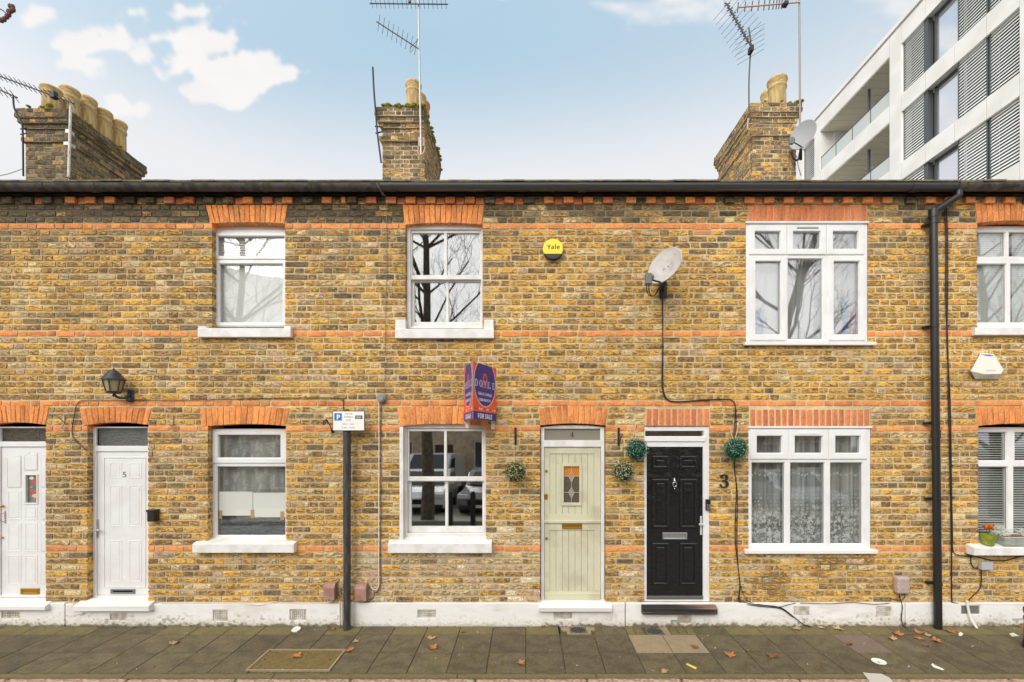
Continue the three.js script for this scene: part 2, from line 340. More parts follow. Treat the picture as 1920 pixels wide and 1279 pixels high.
// what the weather and the years did to the wall: weights of brick kinds at a place (px)
function kindAt(px, py) {
  if (py < 418) { const left = px < 700 ? 1 : px < 960 ? .75 : px < 1200 ? .35 : px < 1330 ? .2 : px > 1660 ? .4 : .1; return { soot: left * 3.2, dark: .4, brown: 1 - left * .8, pale: (1 - left) * .3, yellow: (1 - left) * .5 }; }
  const w = { yellow: 1.8, brown: .72, dark: .09, pale: .56, pink: .2 }; if (px < 680) w.brown += .2;
  if (py < 540) { const s = smooth(540, 425, py) * (px < 990 ? 1 : .35); w.brown += 1.3 * s; w.dark += .7 * s; w.yellow -= .8 * s; w.pale -= .2 * s; }
  if (px > 930 && py > 425 && py < 760) { w.yellow += 1.1; w.dark -= .05; w.brown -= .25; }
  if (py > 820 && py < 1000) { w.brown += .35; w.dark += .12; w.pale += .1; }
  if (px < 140 && py > 800) { w.brown += .8; }
  if (py > 1030) { w.yellow += .2; w.pale += .4; w.brown -= .15; }
  if (px > 670 && px < 1012 && py > 1000) { w.pale += 3.2; w.wash = 1.1; w.yellow -= 1.1; w.pink += .5; }
  if (px > 930 && px < 1012 && py > 985 && py < 1025) w.wash = 6;
  if (px > 1133 && px < 1212 && py > 990) { w.wash = .5; w.pink += .5; }
  if (px > 1330 && px < 1690 && py > 1040) { w.yellow += 1.4; w.brown -= .2; }
  if (px > 1690 && py > 800) { w.yellow -= .2; w.brown += .2; }
  for (const k in w) w[k] = Math.max(0, w[k]);
  return w;
}
const laid = PARTY.slice(1).map(() => []);                             // bricks of each house
const houseOf = (x) => clamp(PARTY.findIndex((p) => p > x) - 1, 0, 4);
{
  const r = rngOf(2024), S = 0.2045, Hd = 0.0985, J = 0.0142, PER = S + Hd + 2 * J;
  for (let k = -8; k <= 54; k++) {
    const y = YC(k), py = 1029 - PITCH * k, bh = 0.0552;
    const cuts = [];
    for (const o of OPEN) {
      if (y < o.T + .012 && y > o.B - .03) cuts.push([o.X0, o.X1]);
      const [bl, br, tl, tr, ty] = o.arch;
      if (py > ty - 4 && y >= o.T - .0) { const t = clamp((o.y0 - py) / (o.y0 - ty)), gap = o.cam ? .008 : .012; cuts.push([X(mix(bl, tl, t)) - gap, X(mix(br, tr, t)) + gap]); }
    }
    if (k >= 52 && 0) continue;
    // terracotta vent over house 3
    if (k === 50) cuts.push([X(1300), X(1336)]);
    cuts.sort((a, b) => a[0] - b[0]);
    const spans = []; let x0 = PARTY[0]; for (const [a, b] of cuts) { if (a > x0 + .02) spans.push([x0, a]); x0 = Math.max(x0, b); } spans.push([x0, PARTY[5]]);
    for (const [a, b] of spans) {
      let base = -9.2 + (k & 1 ? PER / 2 : 0) + R(-.02, .02, r), list = [], half = false;
      while (base < b) { const w = half ? Hd * R(.93, 1.07, r) : S * R(.95, 1.04, r); list.push([base, base + w, half]); base += w + J * R(.8, 1.3, r); half = !half; }
      const keep = [];
      for (const [p, q, h] of list) { const p1 = Math.max(p, a), q1 = Math.min(q, b); if (q1 - p1 > .0) keep.push([p1, q1, h]); }
      for (let i = 0; i < keep.length; i++) if (keep[i][1] - keep[i][0] < .05 && keep.length > 1) { // no slivers: the neighbour is cut longer
        if (i === 0) keep[1][0] = keep[0][0]; else keep[i - 1][1] = keep[i][1]; keep.splice(i, 1); i--;
      }
      if (keep.length) { keep[0][0] = a; keep[keep.length - 1][1] = b; if (b === PARTY[5]) keep[keep.length - 1][1] = b - .004; }
      for (const [p, q] of keep) {
        const w = q - p, cx = (p + q) / 2, px = cx * 160 + PX;
        const cat = RED.has(k) ? 'red' : pickFrom(kindAt(px, py), r);
        if (RED.has(k) && k === 0 && px > 648 && px < 735 && r() < .5) continue;
        laid[houseOf(cx)].push({ x: cx, y: y + R(-.0022, .0022, r), w, h: bh * R(.95, 1.05, r), cat, red: RED.has(k), z: R(-.0022, .0022, r), rot: R(-.006, .006, r), seen: px > -20 && px < 1940 });
      }
    }
  }
}

// ------------------------------------------------------------------ mortar bed: one weathered map over the whole front, in metres
const FX0 = -9, FX1 = 8, FY0 = -0.3, FY1 = 5.5;
const mortarMap = dataTex(2048, 1024, (i, j) => {
  const x = FX0 + (FX1 - FX0) * i / 2048, y = FY0 + (FY1 - FY0) * j / 1024, px = x * 160 + PX, py = PY - (y - EYE) * 160;
  let c = [.71, .555, .315];
  const n = fbm(x * 3, y * 3, 4, 3), f = fbm(x * 18, y * 18, 3, 9);
  c = mix3(c, [.62, .48, .275], smooth(.35, .7, n));
  if (py > 990) c = mix3(c, [.50, .41, .28], .8 * smooth(990, 1060, py) * (px < 1330 ? 1 : .6));
  if (px < 700 && py > 770) c = mix3(c, [.52, .42, .27], .6);
  const top = smooth(424, 408, py), left = px < 760 ? 1 : px < 960 ? mix(1, .75, (px - 760) / 200) : px < 1340 ? .62 : px > 1660 ? .55 : .35;
  c = mix3(c, [.062, .05, .034], top * left * (0.85 + .2 * n));
  c = mix3(c, [.20, .155, .085], (1 - top) * smooth(560, 425, py) * (px < 1000 ? .42 : .12) * (.5 + n));
  if (px > 1400 && px < 1700 && py > 1045) c = mix3(c, [.13, .10, .07], smooth(.44, .62, fbm(x * 3.5, y * 2.2, 3, 44)) * .8 * smooth(1700, 1600, px));
  if (px > 720 && px < 940 && py > 1036 && py < 1095) c = mix3(c, [.22, .17, .12], .6 * smooth(.4, .6, n));
  if (px > 670 && px < 1012 && py > 1035) c = mix3(c, [.60, .52, .40], .55); c = mix3(c, [.30, .23, .13], .35 * smooth(.52, .72, fbm(x * 1.3 + 5, y * 1.1, 4, 29)) * smooth(1000, 800, py));
  const k = .84 + .32 * f; return [c[0] * k, c[1] * k, c[2] * k];
}, true, false);
M.mortar = std(new THREE.Color(1, 1, 1), 0.95, { map: mortarMap, bumpMap: rep(grain, 60, 22), bumpScale: 0.003 });
const frontUV = (g) => { const p = g.attributes.position, uv = new Float32Array(p.count * 2); for (let i = 0; i < p.count; i++) { uv[i * 2] = (p.getX(i) - FX0) / (FX1 - FX0); uv[i * 2 + 1] = (p.getY(i) - FY0) / (FY1 - FY0); } g.setAttribute('uv', new THREE.BufferAttribute(uv, 2)); return g; };

// ------------------------------------------------------------------ five houses
const H = [
  ['small yellow brick cottage at the left edge with a panelled white door', 0],
  ['yellow brick cottage with plain white door numbered 5 and lantern above it', 1],
  ['yellow brick cottage with sage green stable door and white sash windows', 2],
  ['yellow brick cottage with black panelled door and wide white three-light windows', 3],
  ['yellow brick cottage at the right edge with slatted blinds and plant pots', 4],
].map(([label, i]) => thing('terraced_house', label, 'house', [0, 0, 0], 'brick cottages of the terrace'));
const EAVE = Y(343.5, .1), WT = Y(371);                                   // eaves and top of the brickwork
const dummy = new THREE.Object3D();
for (let i = 0; i < 5; i++) {
  const h = H[i], a = PARTY[i], b = PARTY[i + 1];
  // mortar-bedded front wall with its openings, floors, party walls and back wall
  const s = rect(a, b, 0.0, WT + .16);
  for (const o of OPEN) if (o.h === i) {
    const p = new THREE.Path(), g = .004, B = Math.max(o.B, .17); p.moveTo(o.X0 - g, B); p.lineTo(o.X0 - g, o.T);
    for (let q = 0; q <= 10; q++) { const x = mix(o.X0, o.X1, q / 10); p.lineTo(q === 0 ? x - g : q === 10 ? x + g : x, camber(o, x, .006)); }
    p.lineTo(o.X1 + g, B); p.closePath(); s.holes.push(p);
  }
  const front = new THREE.ExtrudeGeometry(s, { depth: .29, bevelEnabled: false }); front.translate(0, 0, -.299);
  part('wall', frontUV(front), M.mortar, h);
  part('inner_wall', [box(a + .004, a + .06, 0.02, 5.1, -6.4, -.31), box(b - .06, b - .004, 0.02, 5.1, -6.4, -.31), box(a + .061, b - .061, 0.02, 5.1, -6.5, -6.3), box(a + .061, b - .061, 2.47, 2.62, -6.29, -.31), box(a + .061, b - .061, .03, .1, -6.29, -.31), box(a + .061, b - .061, 5.0, 5.09, -6.29, -.31), box(a + .061, b - .061, .11, 5.0, -2.7, -2.6)], M.room, h);
  // bricks: the 300 nearest stretchers and headers one by one, red string courses one by one, the rest joined
  const px0 = 0, yellows = laid[i].filter((q) => !q.red), reds = laid[i].filter((q) => q.red);
  const key = (q) => (q.seen ? 0 : 50) + (q.w < .16 ? 2.2 : 0) + Math.hypot(q.x, q.y - EYE) * .5;
  yellows.sort((p, q) => key(p) - key(q));
  const heap = new Heap();
  const set = (q, o) => { const half = q.w < .16, cell = pick(q.cat, rnd), g = stockGeo(cell, half); o.position.set(q.x, q.y, q.z); o.rotation.set(0, 0, q.rot); o.scale.set(q.w / (half ? .104 : .212), q.h / .062, 1); return g; };
  yellows.forEach((q, n) => {
    if (n < 300 && q.seen) { const m = new THREE.Mesh(undefined, M.brick); m.geometry = set(q, m); m.name = numbered('brick'); m.castShadow = m.receiveShadow = true; h.add(m); }
    else { const g = set(q, dummy); dummy.updateMatrix(); heap.add(g, dummy.matrix); }
  });
  for (const q of reds) { if (q.seen) { const m = new THREE.Mesh(undefined, M.brick); m.geometry = set(q, m); m.name = numbered('red_brick'); m.castShadow = m.receiveShadow = true; h.add(m); } else { const g = set(q, dummy); dummy.updateMatrix(); heap.add(g, dummy.matrix); } }
  tag(part('brickwork', heap.geo(), M.brick, h), null, null, null, 'stuff');
  // arches and lintels
  const r = rngOf(500 + i);
  for (const o of OPEN) if (o.h === i) {
    const [bl, br, tl, tr, ty, n, cat, back] = o.arch, joint = cat === 'soldier' ? (o.n === 'w3u' ? .015 : .021) : .0075;
    for (let k = 0; k < n; k++) {
      const t0 = k / n, t1 = (k + 1) / n, xb0 = X(mix(bl, br, t0)) + joint / 2, xb1 = X(mix(bl, br, t1)) - joint / 2, xt0 = X(mix(tl, tr, t0)) + joint / 2, xt1 = X(mix(tl, tr, t1)) - joint / 2;
      const top = (t) => Y(ty) + back / 160 * (1 - (2 * t - 1) ** 2) + R(-.003, .003, r);
      const g = brickGeo([[xb0, camber(o, xb0)], [xb1, camber(o, xb1)], [xt1, top(t1)], [xt0, top(t0)]], R(-.002, .003, r), .115, pick(cat, r), false, r, true);
      const m = part('arch_brick', g, M.brick, h);
    }
  }
  // dentil course under the eaves: alternate bricks stand proud
  let x = a + .01, k = 0;
  while (x < b - .05) {
    const out = k % 2 === 0, w = Math.min(out ? .112 : .098, b - .006 - x), y = Y(377), px = x * 160 + PX;
    const g = brickGeo([[x, y - .034], [x + w, y - .034], [x + w, y + .034], [x, y + .034]], out ? .034 : .004, .12, pick(r() < (px < 760 ? .55 : .12) ? 'soot' : out ? (r() < .8 ? 'red' : 'soldier') : (r() < .5 ? 'soldier' : 'brown'), r), true, r);
    part('eaves_brick', g, M.brick, h); x += w + .010; k++;
  }
  // fascia, slates, roof
  part('fascia', box(a + .001, b - .001, Y(369), EAVE - .015, .003, .055), M.black, h);
  const PITCHA = .566, roofY = (z) => EAVE + .566 * (.13 - z), ridge = -3.35;
  const rs = shapeOf([[-.10, roofY(.10) - .02], [-ridge, roofY(ridge) - .02], [6.7, 5.02], [6.7, 5.0], [-.02, 5.0 + .18], [-.10, roofY(.10) - .06]]);
  const rg = extrude(rs, a + .002, b - .002); rg.rotateY(Math.PI / 2);
  M.slate ??= std(new THREE.Color(1, 1, 1), 0.75, { map: rep(wornTex(rgb(138, 128, 116), rgb(172, 158, 104), .42, 10, 61, .25), 2), bumpMap: rep(grain, 3), bumpScale: .002 });
  const roof = part('roof', rg, M.slate, h);
  const sr = rngOf(77 + i), heapS = new Heap();
  for (let c = 0; c < 16; c++) {
    const z0 = .15 - c * .2, off = c & 1 ? .13 : 0; 
    for (let sx = a - off; sx < b - .01; sx += .262) {
      const x0 = Math.max(sx, a + .002), x1 = Math.min(sx + .256, b - .002); if (x1 - x0 < .04) continue;
      const dy = R(0, .006, sr), tw = R(-.006, .006, sr), L = .4;
      const g = box(x0, x1, -.009, .007, -L, 0, 0);
      g.rotateX(Math.atan(.566) - .025); g.rotateZ(0); g.translate(0, roofY(z0) + .012 + dy, z0 + tw);
      if (c < 2) part('slate', g, M.slate, roof); else heapS.add(g, new THREE.Matrix4());
    }
  }
  tag(part('slate_courses', heapS.geo(), M.slate, roof), null, null, null, 'stuff');
}

// ================================================================== PLINTH, STEPS, AIR BRICKS
const fonts = {};
for (const n of ['droid_sans_regular', 'droid_sans_bold', 'droid_serif_regular', 'droid_serif_bold']) fonts[n] = await new FontLoader().loadAsync('fonts/droid/' + n + '.typeface.json');
function text(s, font, size, depth, x, y, z) { const g = new TextGeometry(s, { font: fonts[font], size, depth, curveSegments: 8, bevelEnabled: false }); g.computeBoundingBox(); const b = g.boundingBox; g.translate(x - (b.min.x + b.max.x) / 2, y - (b.min.y + b.max.y) / 2, z); return g; }

const plinthMap = dataTex(2048, 128, (i, j) => {
  const x = FX0 + (FX1 - FX0) * i / 2048, y = -.1 + .5 * j / 128, px = x * 160 + PX;
  let c = [.82, .80, .765]; const n = fbm(x * 4, y * 9, 5, 8), f = fbm(x * 22, y * 26, 4, 18);
  c = mix3(c, [.66, .62, .54], smooth(.5, .8, n) * .6);
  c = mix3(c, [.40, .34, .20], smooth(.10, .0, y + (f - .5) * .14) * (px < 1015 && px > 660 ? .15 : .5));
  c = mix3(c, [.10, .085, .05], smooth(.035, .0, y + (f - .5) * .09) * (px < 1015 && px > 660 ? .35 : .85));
  c = mix3(c, [.25, .21, .13], smooth(.62, .72, f) * smooth(.2, .06, y) * (px < 640 || px > 1500 ? .7 : .3));
  const k = .96 + .08 * f; return [c[0] * k, c[1] * k, c[2] * k];
}, true, false);
M.plinth = std(new THREE.Color(1, 1, 1), 0.62, { map: plinthMap, bumpMap: rep(blotch, 14, 1), bumpScale: 0.004 });
const plinthUV = (g) => { const p = g.attributes.position, uv = new Float32Array(p.count * 2); for (let i = 0; i < p.count; i++) { uv[i * 2] = (p.getX(i) - FX0) / (FX1 - FX0); uv[i * 2 + 1] = (p.getY(i) + .1) / .5; } g.setAttribute('uv', new THREE.BufferAttribute(uv, 2)); return g; };
M.vent = std(new THREE.Color(1, 1, 1), .7, { map: rep(wornTex([.70, .66, .59], [.42, .36, .27], .6, 8, 71, .08), 3) });
M.terracotta = std(col(222, 150, 108), .85, { bumpMap: rep(grain, 3), bumpScale: .001 });
const VENTS = [ // house, left, right, top, foot (px), columns, rows, diamond
  [0, 2, 36, 1147, 1160, 6, 2, 0], [1, 206, 238, 1151, 1163, 9, 4, 0], [1, 399, 427, 1144, 1165, 7, 5, 0], [1, 543, 574, 1143, 1164, 7, 5, 0], [2, 783, 817, 1144, 1159, 8, 3, 1],
  [2, 1039, 1073, 1148, 1161, 8, 3, 1], [3, 1271, 1297, 1154, 1169, 7, 5, 0], [3, 1489, 1518, 1138, 1153, 8, 5, 0], [3, 1644, 1672, 1138, 1155, 7, 4, 0], [4, 1803, 1838, 1136, 1152, 9, 5, 0]];
for (let i = 0; i < 5; i++) {
  const h = H[i], a = PARTY[i] + (i === 2 ? .06 : .001), b = PARTY[i + 1] - .001, Z = .022;
  const s = rect(a + .005, b - .005, -.12, Y(1131 + (i === 1 ? 2 : 0), Z));
  for (const [hh, x0, x1, y0, y1] of VENTS) if (hh === i) hole(s, X(x0, Z), X(x1, Z), Y(y1, Z), Y(y0, Z));
  for (const o of OPEN) if (o.h === i && o.y1 === 1142 && 0) 0;
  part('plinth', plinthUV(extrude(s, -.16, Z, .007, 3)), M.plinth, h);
  for (const [hh, x0, x1, y0, y1, nx, ny, dia] of VENTS) if (hh === i) {
    const A = X(x0, Z) + .003, B = X(x1, Z) - .003, C = Y(y1, Z) + .003, D = Y(y0, Z) - .003, v = rect(A, B, C, D), mx = .012, my = .010, cw = (B - A - 2 * mx) / nx, ch = (D - C - 2 * my) / ny;
    for (let q = 0; q < nx; q++) for (let w = 0; w < ny; w++) {
      const cx = A + mx + (q + .5) * cw + (dia && w % 2 ? cw * .3 : 0), cy = C + my + (w + .5) * ch, e = Math.min(cw, ch) * (dia ? .36 : .27);
      const p = new THREE.Path(); dia ? (p.moveTo(cx - e, cy), p.lineTo(cx, cy + e), p.lineTo(cx + e, cy), p.lineTo(cx, cy - e)) : (p.moveTo(cx - e, cy - e), p.lineTo(cx - e, cy + e), p.lineTo(cx + e, cy + e), p.lineTo(cx + e, cy - e)); p.closePath(); v.holes.push(p);
    }
    const ab = part('air_brick', extrude(v, -.012, i === 3 && x0 !== 1271 ? Z + .002 : .008), x0 === 1803 ? M.ventGrey ??= std(col(120, 118, 112), .8) : M.vent, h);
    part('void', box(A, B, C, D, -.06, -.0135), M.dark, ab);
  }
}
{ // terracotta vent high on the black-door house
  const A = X(1303), B = X(1334), C = Y(438.5), D = Y(428.5), v = rect(A, B, C, D);
  for (let q = 0; q < 9; q++) for (let w = 0; w < 2; w++) { const cx = mix(A, B, (q + .8) / 9.6), cy = mix(C, D, (w + .5) / 2), e = .0068; hole(v, cx - e, cx + e, cy - e * 1.3, cy + e * 1.3); }
  const ab = part('air_brick', extrude(v, -.03, -.001, .001), M.terracotta, H[3]); part('void', box(A, B, C, D, -.08, -.031), M.dark, ab);
}
// doorsteps: [house, px left, right of the tread front, tread top, riser top, riser foot, projection, material]
M.stepBlack = std(new THREE.Color(1, 1, 1), .6, { map: rep(wornTex(rgb(40, 38, 37), rgb(150, 120, 100), .34, 10, 91, .25), 1.6), bumpMap: rep(blotch, 3), bumpScale: .004 });
function step(h, x0, x1, yt, yb, out, mat) { // a tread that falls to the street with a thick nosing
  const a = X(x0, out), b = X(x1, out), t = Y(yt, out), f = Y(yb, out);
  const s = shapeOf([[.16, f - .02], [.16, t + .055], [.02, t + .04], [-out + .008, t], [-out, t - .008], [-out, f + .006], [-out + .006, f], [-.02, f], [-.02, f - .02]]);
  const g = extrude(s, a, b, .006); g.rotateY(Math.PI / 2);
  return part('doorstep', plinthUV(g), mat, H[h]);
}
step(0, -40, 84, 1137, 1145, .075, M.paint); step(1, 137, 279, 1136, 1147, .085, M.paint); step(2, 1010, 1148, 1139, 1148, .075, M.paint); step(3, 1205, 1346, 1141, 1153, .09, M.stepBlack);

// ================================================================== WINDOWS
const pane2 = (x0, x1, y0, y1, z, two = true) => [box(x0, x1, y0, y1, z - .002, z + .002)].map((g) => { const q = (zz) => { const p = new THREE.PlaneGeometry(x1 - x0, y1 - y0); p.translate((x0 + x1) / 2, (y0 + y1) / 2, zz); return p; }; return merge(two ? [q(z), q(z - .014)] : [q(z)]); })[0];
const PAD = .006;
// white plastic window: frame with mullions, lights = [left, right, top, foot of the glass (px in the plane of the frame), casement outer edges or null]
function upvcWindow(hi, o, zf, outer, lights, bars) {
  const z = (p) => X(p, zf), y = (p) => Y(p, zf);
  const [fx0, fx1, fy0, fy1] = outer, s = shapeOf([[fx0, fy0], [fx1, fy0], [fx1, fy1], [fx0, fy1]]);
  for (const l of lights) { const q = l.sash ? [z(l.sash[0]) + .012, z(l.sash[1]) - .012, y(l.sash[3]) + .012, y(l.sash[2]) - .012] : [z(l.g[0]) - .006, z(l.g[1]) + .006, y(l.g[3]) - .006, y(l.g[2]) + .006]; hole(s, ...q); }
  const w = part('window', extrude(s, zf - .065, zf, .005, 2), M.upvc, H[hi]);
  for (const l of lights) {
    const [a, b, t, f] = [z(l.g[0]), z(l.g[1]), y(l.g[2]), y(l.g[3])];
    if (l.sash) {
      const o4 = [z(l.sash[0]), z(l.sash[1]), y(l.sash[3]), y(l.sash[2])];
      part('sash', ring(o4, [a - .004, b + .004, f - .004, t + .004], zf - .045, zf + .014, .007), M.upvc, w);
    }
    part('glazing_bead', ring([a - .012, b + .012, f - .012, t + .012], [a, b, f, t], zf - .04, zf - .012 + (l.sash ? .012 : 0), .003), M.upvc, w);
    part('pane', pane2(a - .003, b + .003, f - .003, t + .003, zf - .022), o.n === 'w3u' ? M.glassSky : o.n === 'w5u' ? M.glassSoft : M.glass, w);
    part('gasket', ring([a - .001, b + .001, f - .001, t + .001], [a + .004, b - .004, f + .004, t - .004], zf - .0215, zf - .0195, 0), M.cable, w);
  }
  return w;
}
function sill(win, hi, x0, x1, yt, yb, zfront, zback, lip = .012, m = M.paint) { // painted sill, px edges in the plane of its nosing
  const a = X(x0, zfront), b = X(x1, zfront), t = Y(yt, zfront), f = Y(yb, zfront);
  const s = shapeOf([[-zback, f + .02], [-zback, t + lip], [-zfront + .006, t], [-zfront, t - .006], [-zfront, f + .004], [-zfront + .004, f], [-.004, f], [-.004, f + .02]]);
  const g = extrude(s, a, b, .004); g.rotateY(Math.PI / 2);
  return part('sill', g, m, win);
}
const zf5 = -.09;
// --- house with the white door 5
const w5u = upvcWindow(1, op.w5u, zf5, [X(398, zf5), X(543.5, zf5), Y(613.5, zf5), Y(431, zf5)], [
  { g: [408.5, 533.5, 444, 479.5], sash: [402.5, 539.5, 437.5, 487] }, { g: [412, 530, 495.7, 604.5], sash: [403, 539, 488.5, 611.5] }]);
part('head_trim', box(X(398, zf5), X(543.5, zf5), Y(431, zf5), Y(424, zf5), zf5 - .05, zf5 - .008), M.upvc, w5u);
sill(w5u, 1, 370, 544.5, 615, 632, .055, -.09, .03);
for (const p of [[371, 387], [532, 545]]) part('sill_stop', box(X(p[0], .05), X(p[1], .05), Y(617, .05), Y(611, .05), -.01, .05, .008), M.paint, w5u);
const w5l = upvcWindow(1, op.w5l, zf5, [X(395, zf5), X(545, zf5), Y(1012, zf5), Y(804, zf5)], [
  { g: [410, 526, 816, 858], sash: [399, 538, 805.5, 868.5] }, { g: [406.5, 534, 875.5, 1003.5] }]);
sill(w5l, 1, 360, 551, 1020, 1037, .07, -.09, .045);
// --- house with the black door: flush three-light windows
const zf3 = -.004;
const w3u = upvcWindow(3, op.w3u, zf3, [X(1399), X(1627), Y(641), Y(417)], [
  { g: [1415.5, 1462, 435, 466.5], sash: [1404, 1474, 423, 478] }, { g: [1487, 1537, 435, 466.5], sash: [1475.5, 1548, 423, 478] }, { g: [1561.5, 1608, 435, 466.5], sash: [1549.5, 1619.5, 423, 478] },
  { g: [1416.5, 1463, 491, 627], sash: [1405, 1475, 480.5, 638.5] }, { g: [1478.5, 1542, 485.5, 635] }, { g: [1563, 1610, 491, 627], sash: [1552, 1622, 480.5, 638.5] }]);
const w3l = upvcWindow(3, op.w3l, zf3, [X(1403.5), X(1632.5), Y(1030.5), Y(801)], [
  { g: [1419, 1465, 818, 849], sash: [1406.5, 1477, 805.5, 861] }, { g: [1490, 1541, 818, 849], sash: [1479, 1552, 805.5, 861] }, { g: [1566, 1612, 818, 849], sash: [1554, 1625, 805.5, 861] },
  { g: [1410.5, 1471, 868, 1019] }, { g: [1483, 1546, 868, 1019] }, { g: [1558, 1617, 868, 1019] }]);
for (const [w, x0, x1, yt, yb, vx, vy] of [[w3u, 1397, 1644, 641.5, 647, 1513.5, 428], [w3l, 1398, 1647, 1031.5, 1039, 1515.5, 812.5]]) {
  sill(w, 3, x0, x1, yt, yb, .05, -.02, .006, M.upvc);
  part('trickle_vent', box(X(vx - 20), X(vx + 20), Y(vy + 1.6), Y(vy - 1.6), zf3 + .013, zf3 + .019, .002), w === w3u ? M.grey : M.upvc, w);
  part('head_trim', box(X(w === w3u ? 1397 : 1402), X(w === w3u ? 1628.5 : 1634), Y(w === w3u ? 419.5 : 803), Y(w === w3u ? 416 : 799.5), zf3 - .02, zf3 + .022, .003), M.upvc, w);
}
// --- house at the right edge
const zf2 = -.1;
const w2u = upvcWindow(4, op.w2u, zf2, [X(1817, zf2), X(1962, zf2), Y(614.5, zf2), Y(424, zf2)], [
  { g: [1826, 1884.5, 436, 480] }, { g: [1893, 1951.5, 436, 480] }, { g: [1827.5, 1886.5, 495.5, 604] }, { g: [1896, 1953, 495.5, 604] }]);
sill(w2u, 4, 1829, 1995, 614, 628, .05, -.1, .03);
const w2l = upvcWindow(4, op.w2l, zf2, [X(1819, zf2), X(1976, zf2), Y(1012, zf2), Y(801, zf2)], [
  { g: [1829, 1887, 811, 863] }, { g: [1904, 1963, 811, 863] }, { g: [1829, 1889.5, 876, 1000] }, { g: [1901.5, 1963, 876, 1000] }]);
const sill2 = sill(w2l, 4, 1827, 2010, 1027, 1042, .10, -.1, .05);
// --- house with the sage door: timber sliding sashes
const zf4 = -.06;
function sashWindow(hi, o, outer, top, low, stile) { const gm = o.y1 < 700 ? M.glassSky : M.glassStreet; // glass px: top = [l, m0, m1, r, t, f], low likewise
  const z = (p) => X(p, zf4), y = (p) => Y(p, zf4), [a, b, t, f] = outer;
  const arc = [...Array(11)].map((_, k) => [mix(z(b), z(a), k / 10), y(t) + .025 * (1 - (k / 5 - 1) ** 2)]), s = shapeOf([[z(a), y(f)], [z(b), y(f)], ...arc]);
  const q = [Math.min(z(top[0]), z(low[0])) - stile, Math.max(z(top[3]), z(low[3])) + stile, y(low[5]) - .072, y(top[4]) + .034]; hole(s, ...q);
  const w = part('window', extrude(s, zf4 - .12, zf4, .005), M.paint, H[hi]);
  const mk = (g, zz, bot, rail) => {
    const sh = rect(q[0] + .002, q[1] - .002, y(g[5]) - bot, y(g[4]) + rail);
    hole(sh, z(g[0]), z(g[1]), y(g[5]), y(g[4])); hole(sh, z(g[2]), z(g[3]), y(g[5]), y(g[4]));
    part('sash', extrude(sh, zz - .035, zz, .004), M.paint, w);
    part('pane', pane2(z(g[0]) - .003, z(g[1]) + .003, y(g[5]) - .003, y(g[4]) + .003, zz - .02), gm, w);
    part('pane', pane2(z(g[2]) - .003, z(g[3]) + .003, y(g[5]) - .003, y(g[4]) + .003, zz - .02), gm, w);
  };
  mk(top, zf4 - .02, .052, .031); mk(low, zf4 - .062, .069, .05);
  return w;
}
const w4u = sashWindow(2, op.w4u, [762.5, 905.5, 424.5, 616], [772, 832, 837.5, 899, 435.5, 514.5], [774.5, 835, 839.5, 899.5, 525, 601], .016);
sill(w4u, 2, 740.5, 926, 616.5, 634, .055, -.06, .02);
for (const [p, q, r2] of [[741, 761, 599], [908, 926, 599]]) part('sill_stop', box(X(p, .03), X(q, .03), Y(620, .03), Y(r2, .03), -.02, .032, .012), M.paint, w4u);
const w4l = sashWindow(2, op.w4l, [750, 911.5, 799, 1013], [766, 832, 837, 903, 808.5, 894], [768.5, 833, 838.5, 903.5, 904, 989], .022);
sill(w4l, 2, 727, 922, 1019, 1037.5, .07, -.06, .05);
part('margin', [box(X(749), X(756), op.w4l.B, Y(800), -.05, .003, .004)], M.paint, w4l);

// ------------------------------------------------------------------ behind the glass
const laceTex = (() => { // white = thread: sheer above, leaf and flower border below
  const t = canvasTex(1024, 1024, (g, w, h) => {
    const r = rngOf(31); g.fillStyle = 'rgb(104,104,104)'; g.fillRect(0, 0, w, h); for (let k = 0; k < 40; k++) { const v = 70 + r() * 90; g.fillStyle = `rgb(${v},${v},${v})`; g.fillRect(r() * w, 0, 6 + r() * 34, h); }
    g.lineCap = 'round';
    const leaf = (x, y, s, a) => { g.save(); g.translate(x, y); g.rotate(a); g.beginPath(); g.ellipse(0, -s * .5, s * .22, s * .5, 0, 0, 7); g.fill(); g.restore(); };
    const bloom = (x, y, s, v) => { g.fillStyle = `rgb(${v},${v},${v})`; for (let k = 0; k < 5; k++) leaf(x, y, s, k * 1.257 + r()); };
    for (let k = 0; k < 34; k++) { bloom(k * 31 + r() * 8, 440 + 10 * Math.sin(k * 1.3), 15, 235); }
    for (let k = 0; k < 20; k++) for (let q = 0; q < 6; q++) bloom(k * 52 + 9 * Math.sin(q * 2) + r() * 6, 610 + q * 30, 7 + q * 2.2, 225);
    g.fillStyle = 'rgb(58,58,58)'; g.fillRect(0, 790, w, 234);
    for (let k = 0; k < 900; k++) { const x = r() * w, y = 765 + r() * 255, s = 6 + r() * 13, v = 200 + r() * 55; g.strokeStyle = `rgb(${v},${v},${v})`; g.lineWidth = 3.5; g.beginPath(); g.arc(x, y, s * .6, r() * 6, r() * 6 + 4); g.stroke(); if (k % 3 === 0) bloom(x, y, s, v); }
  }); t.colorSpace = THREE.NoColorSpace; return t;
})();
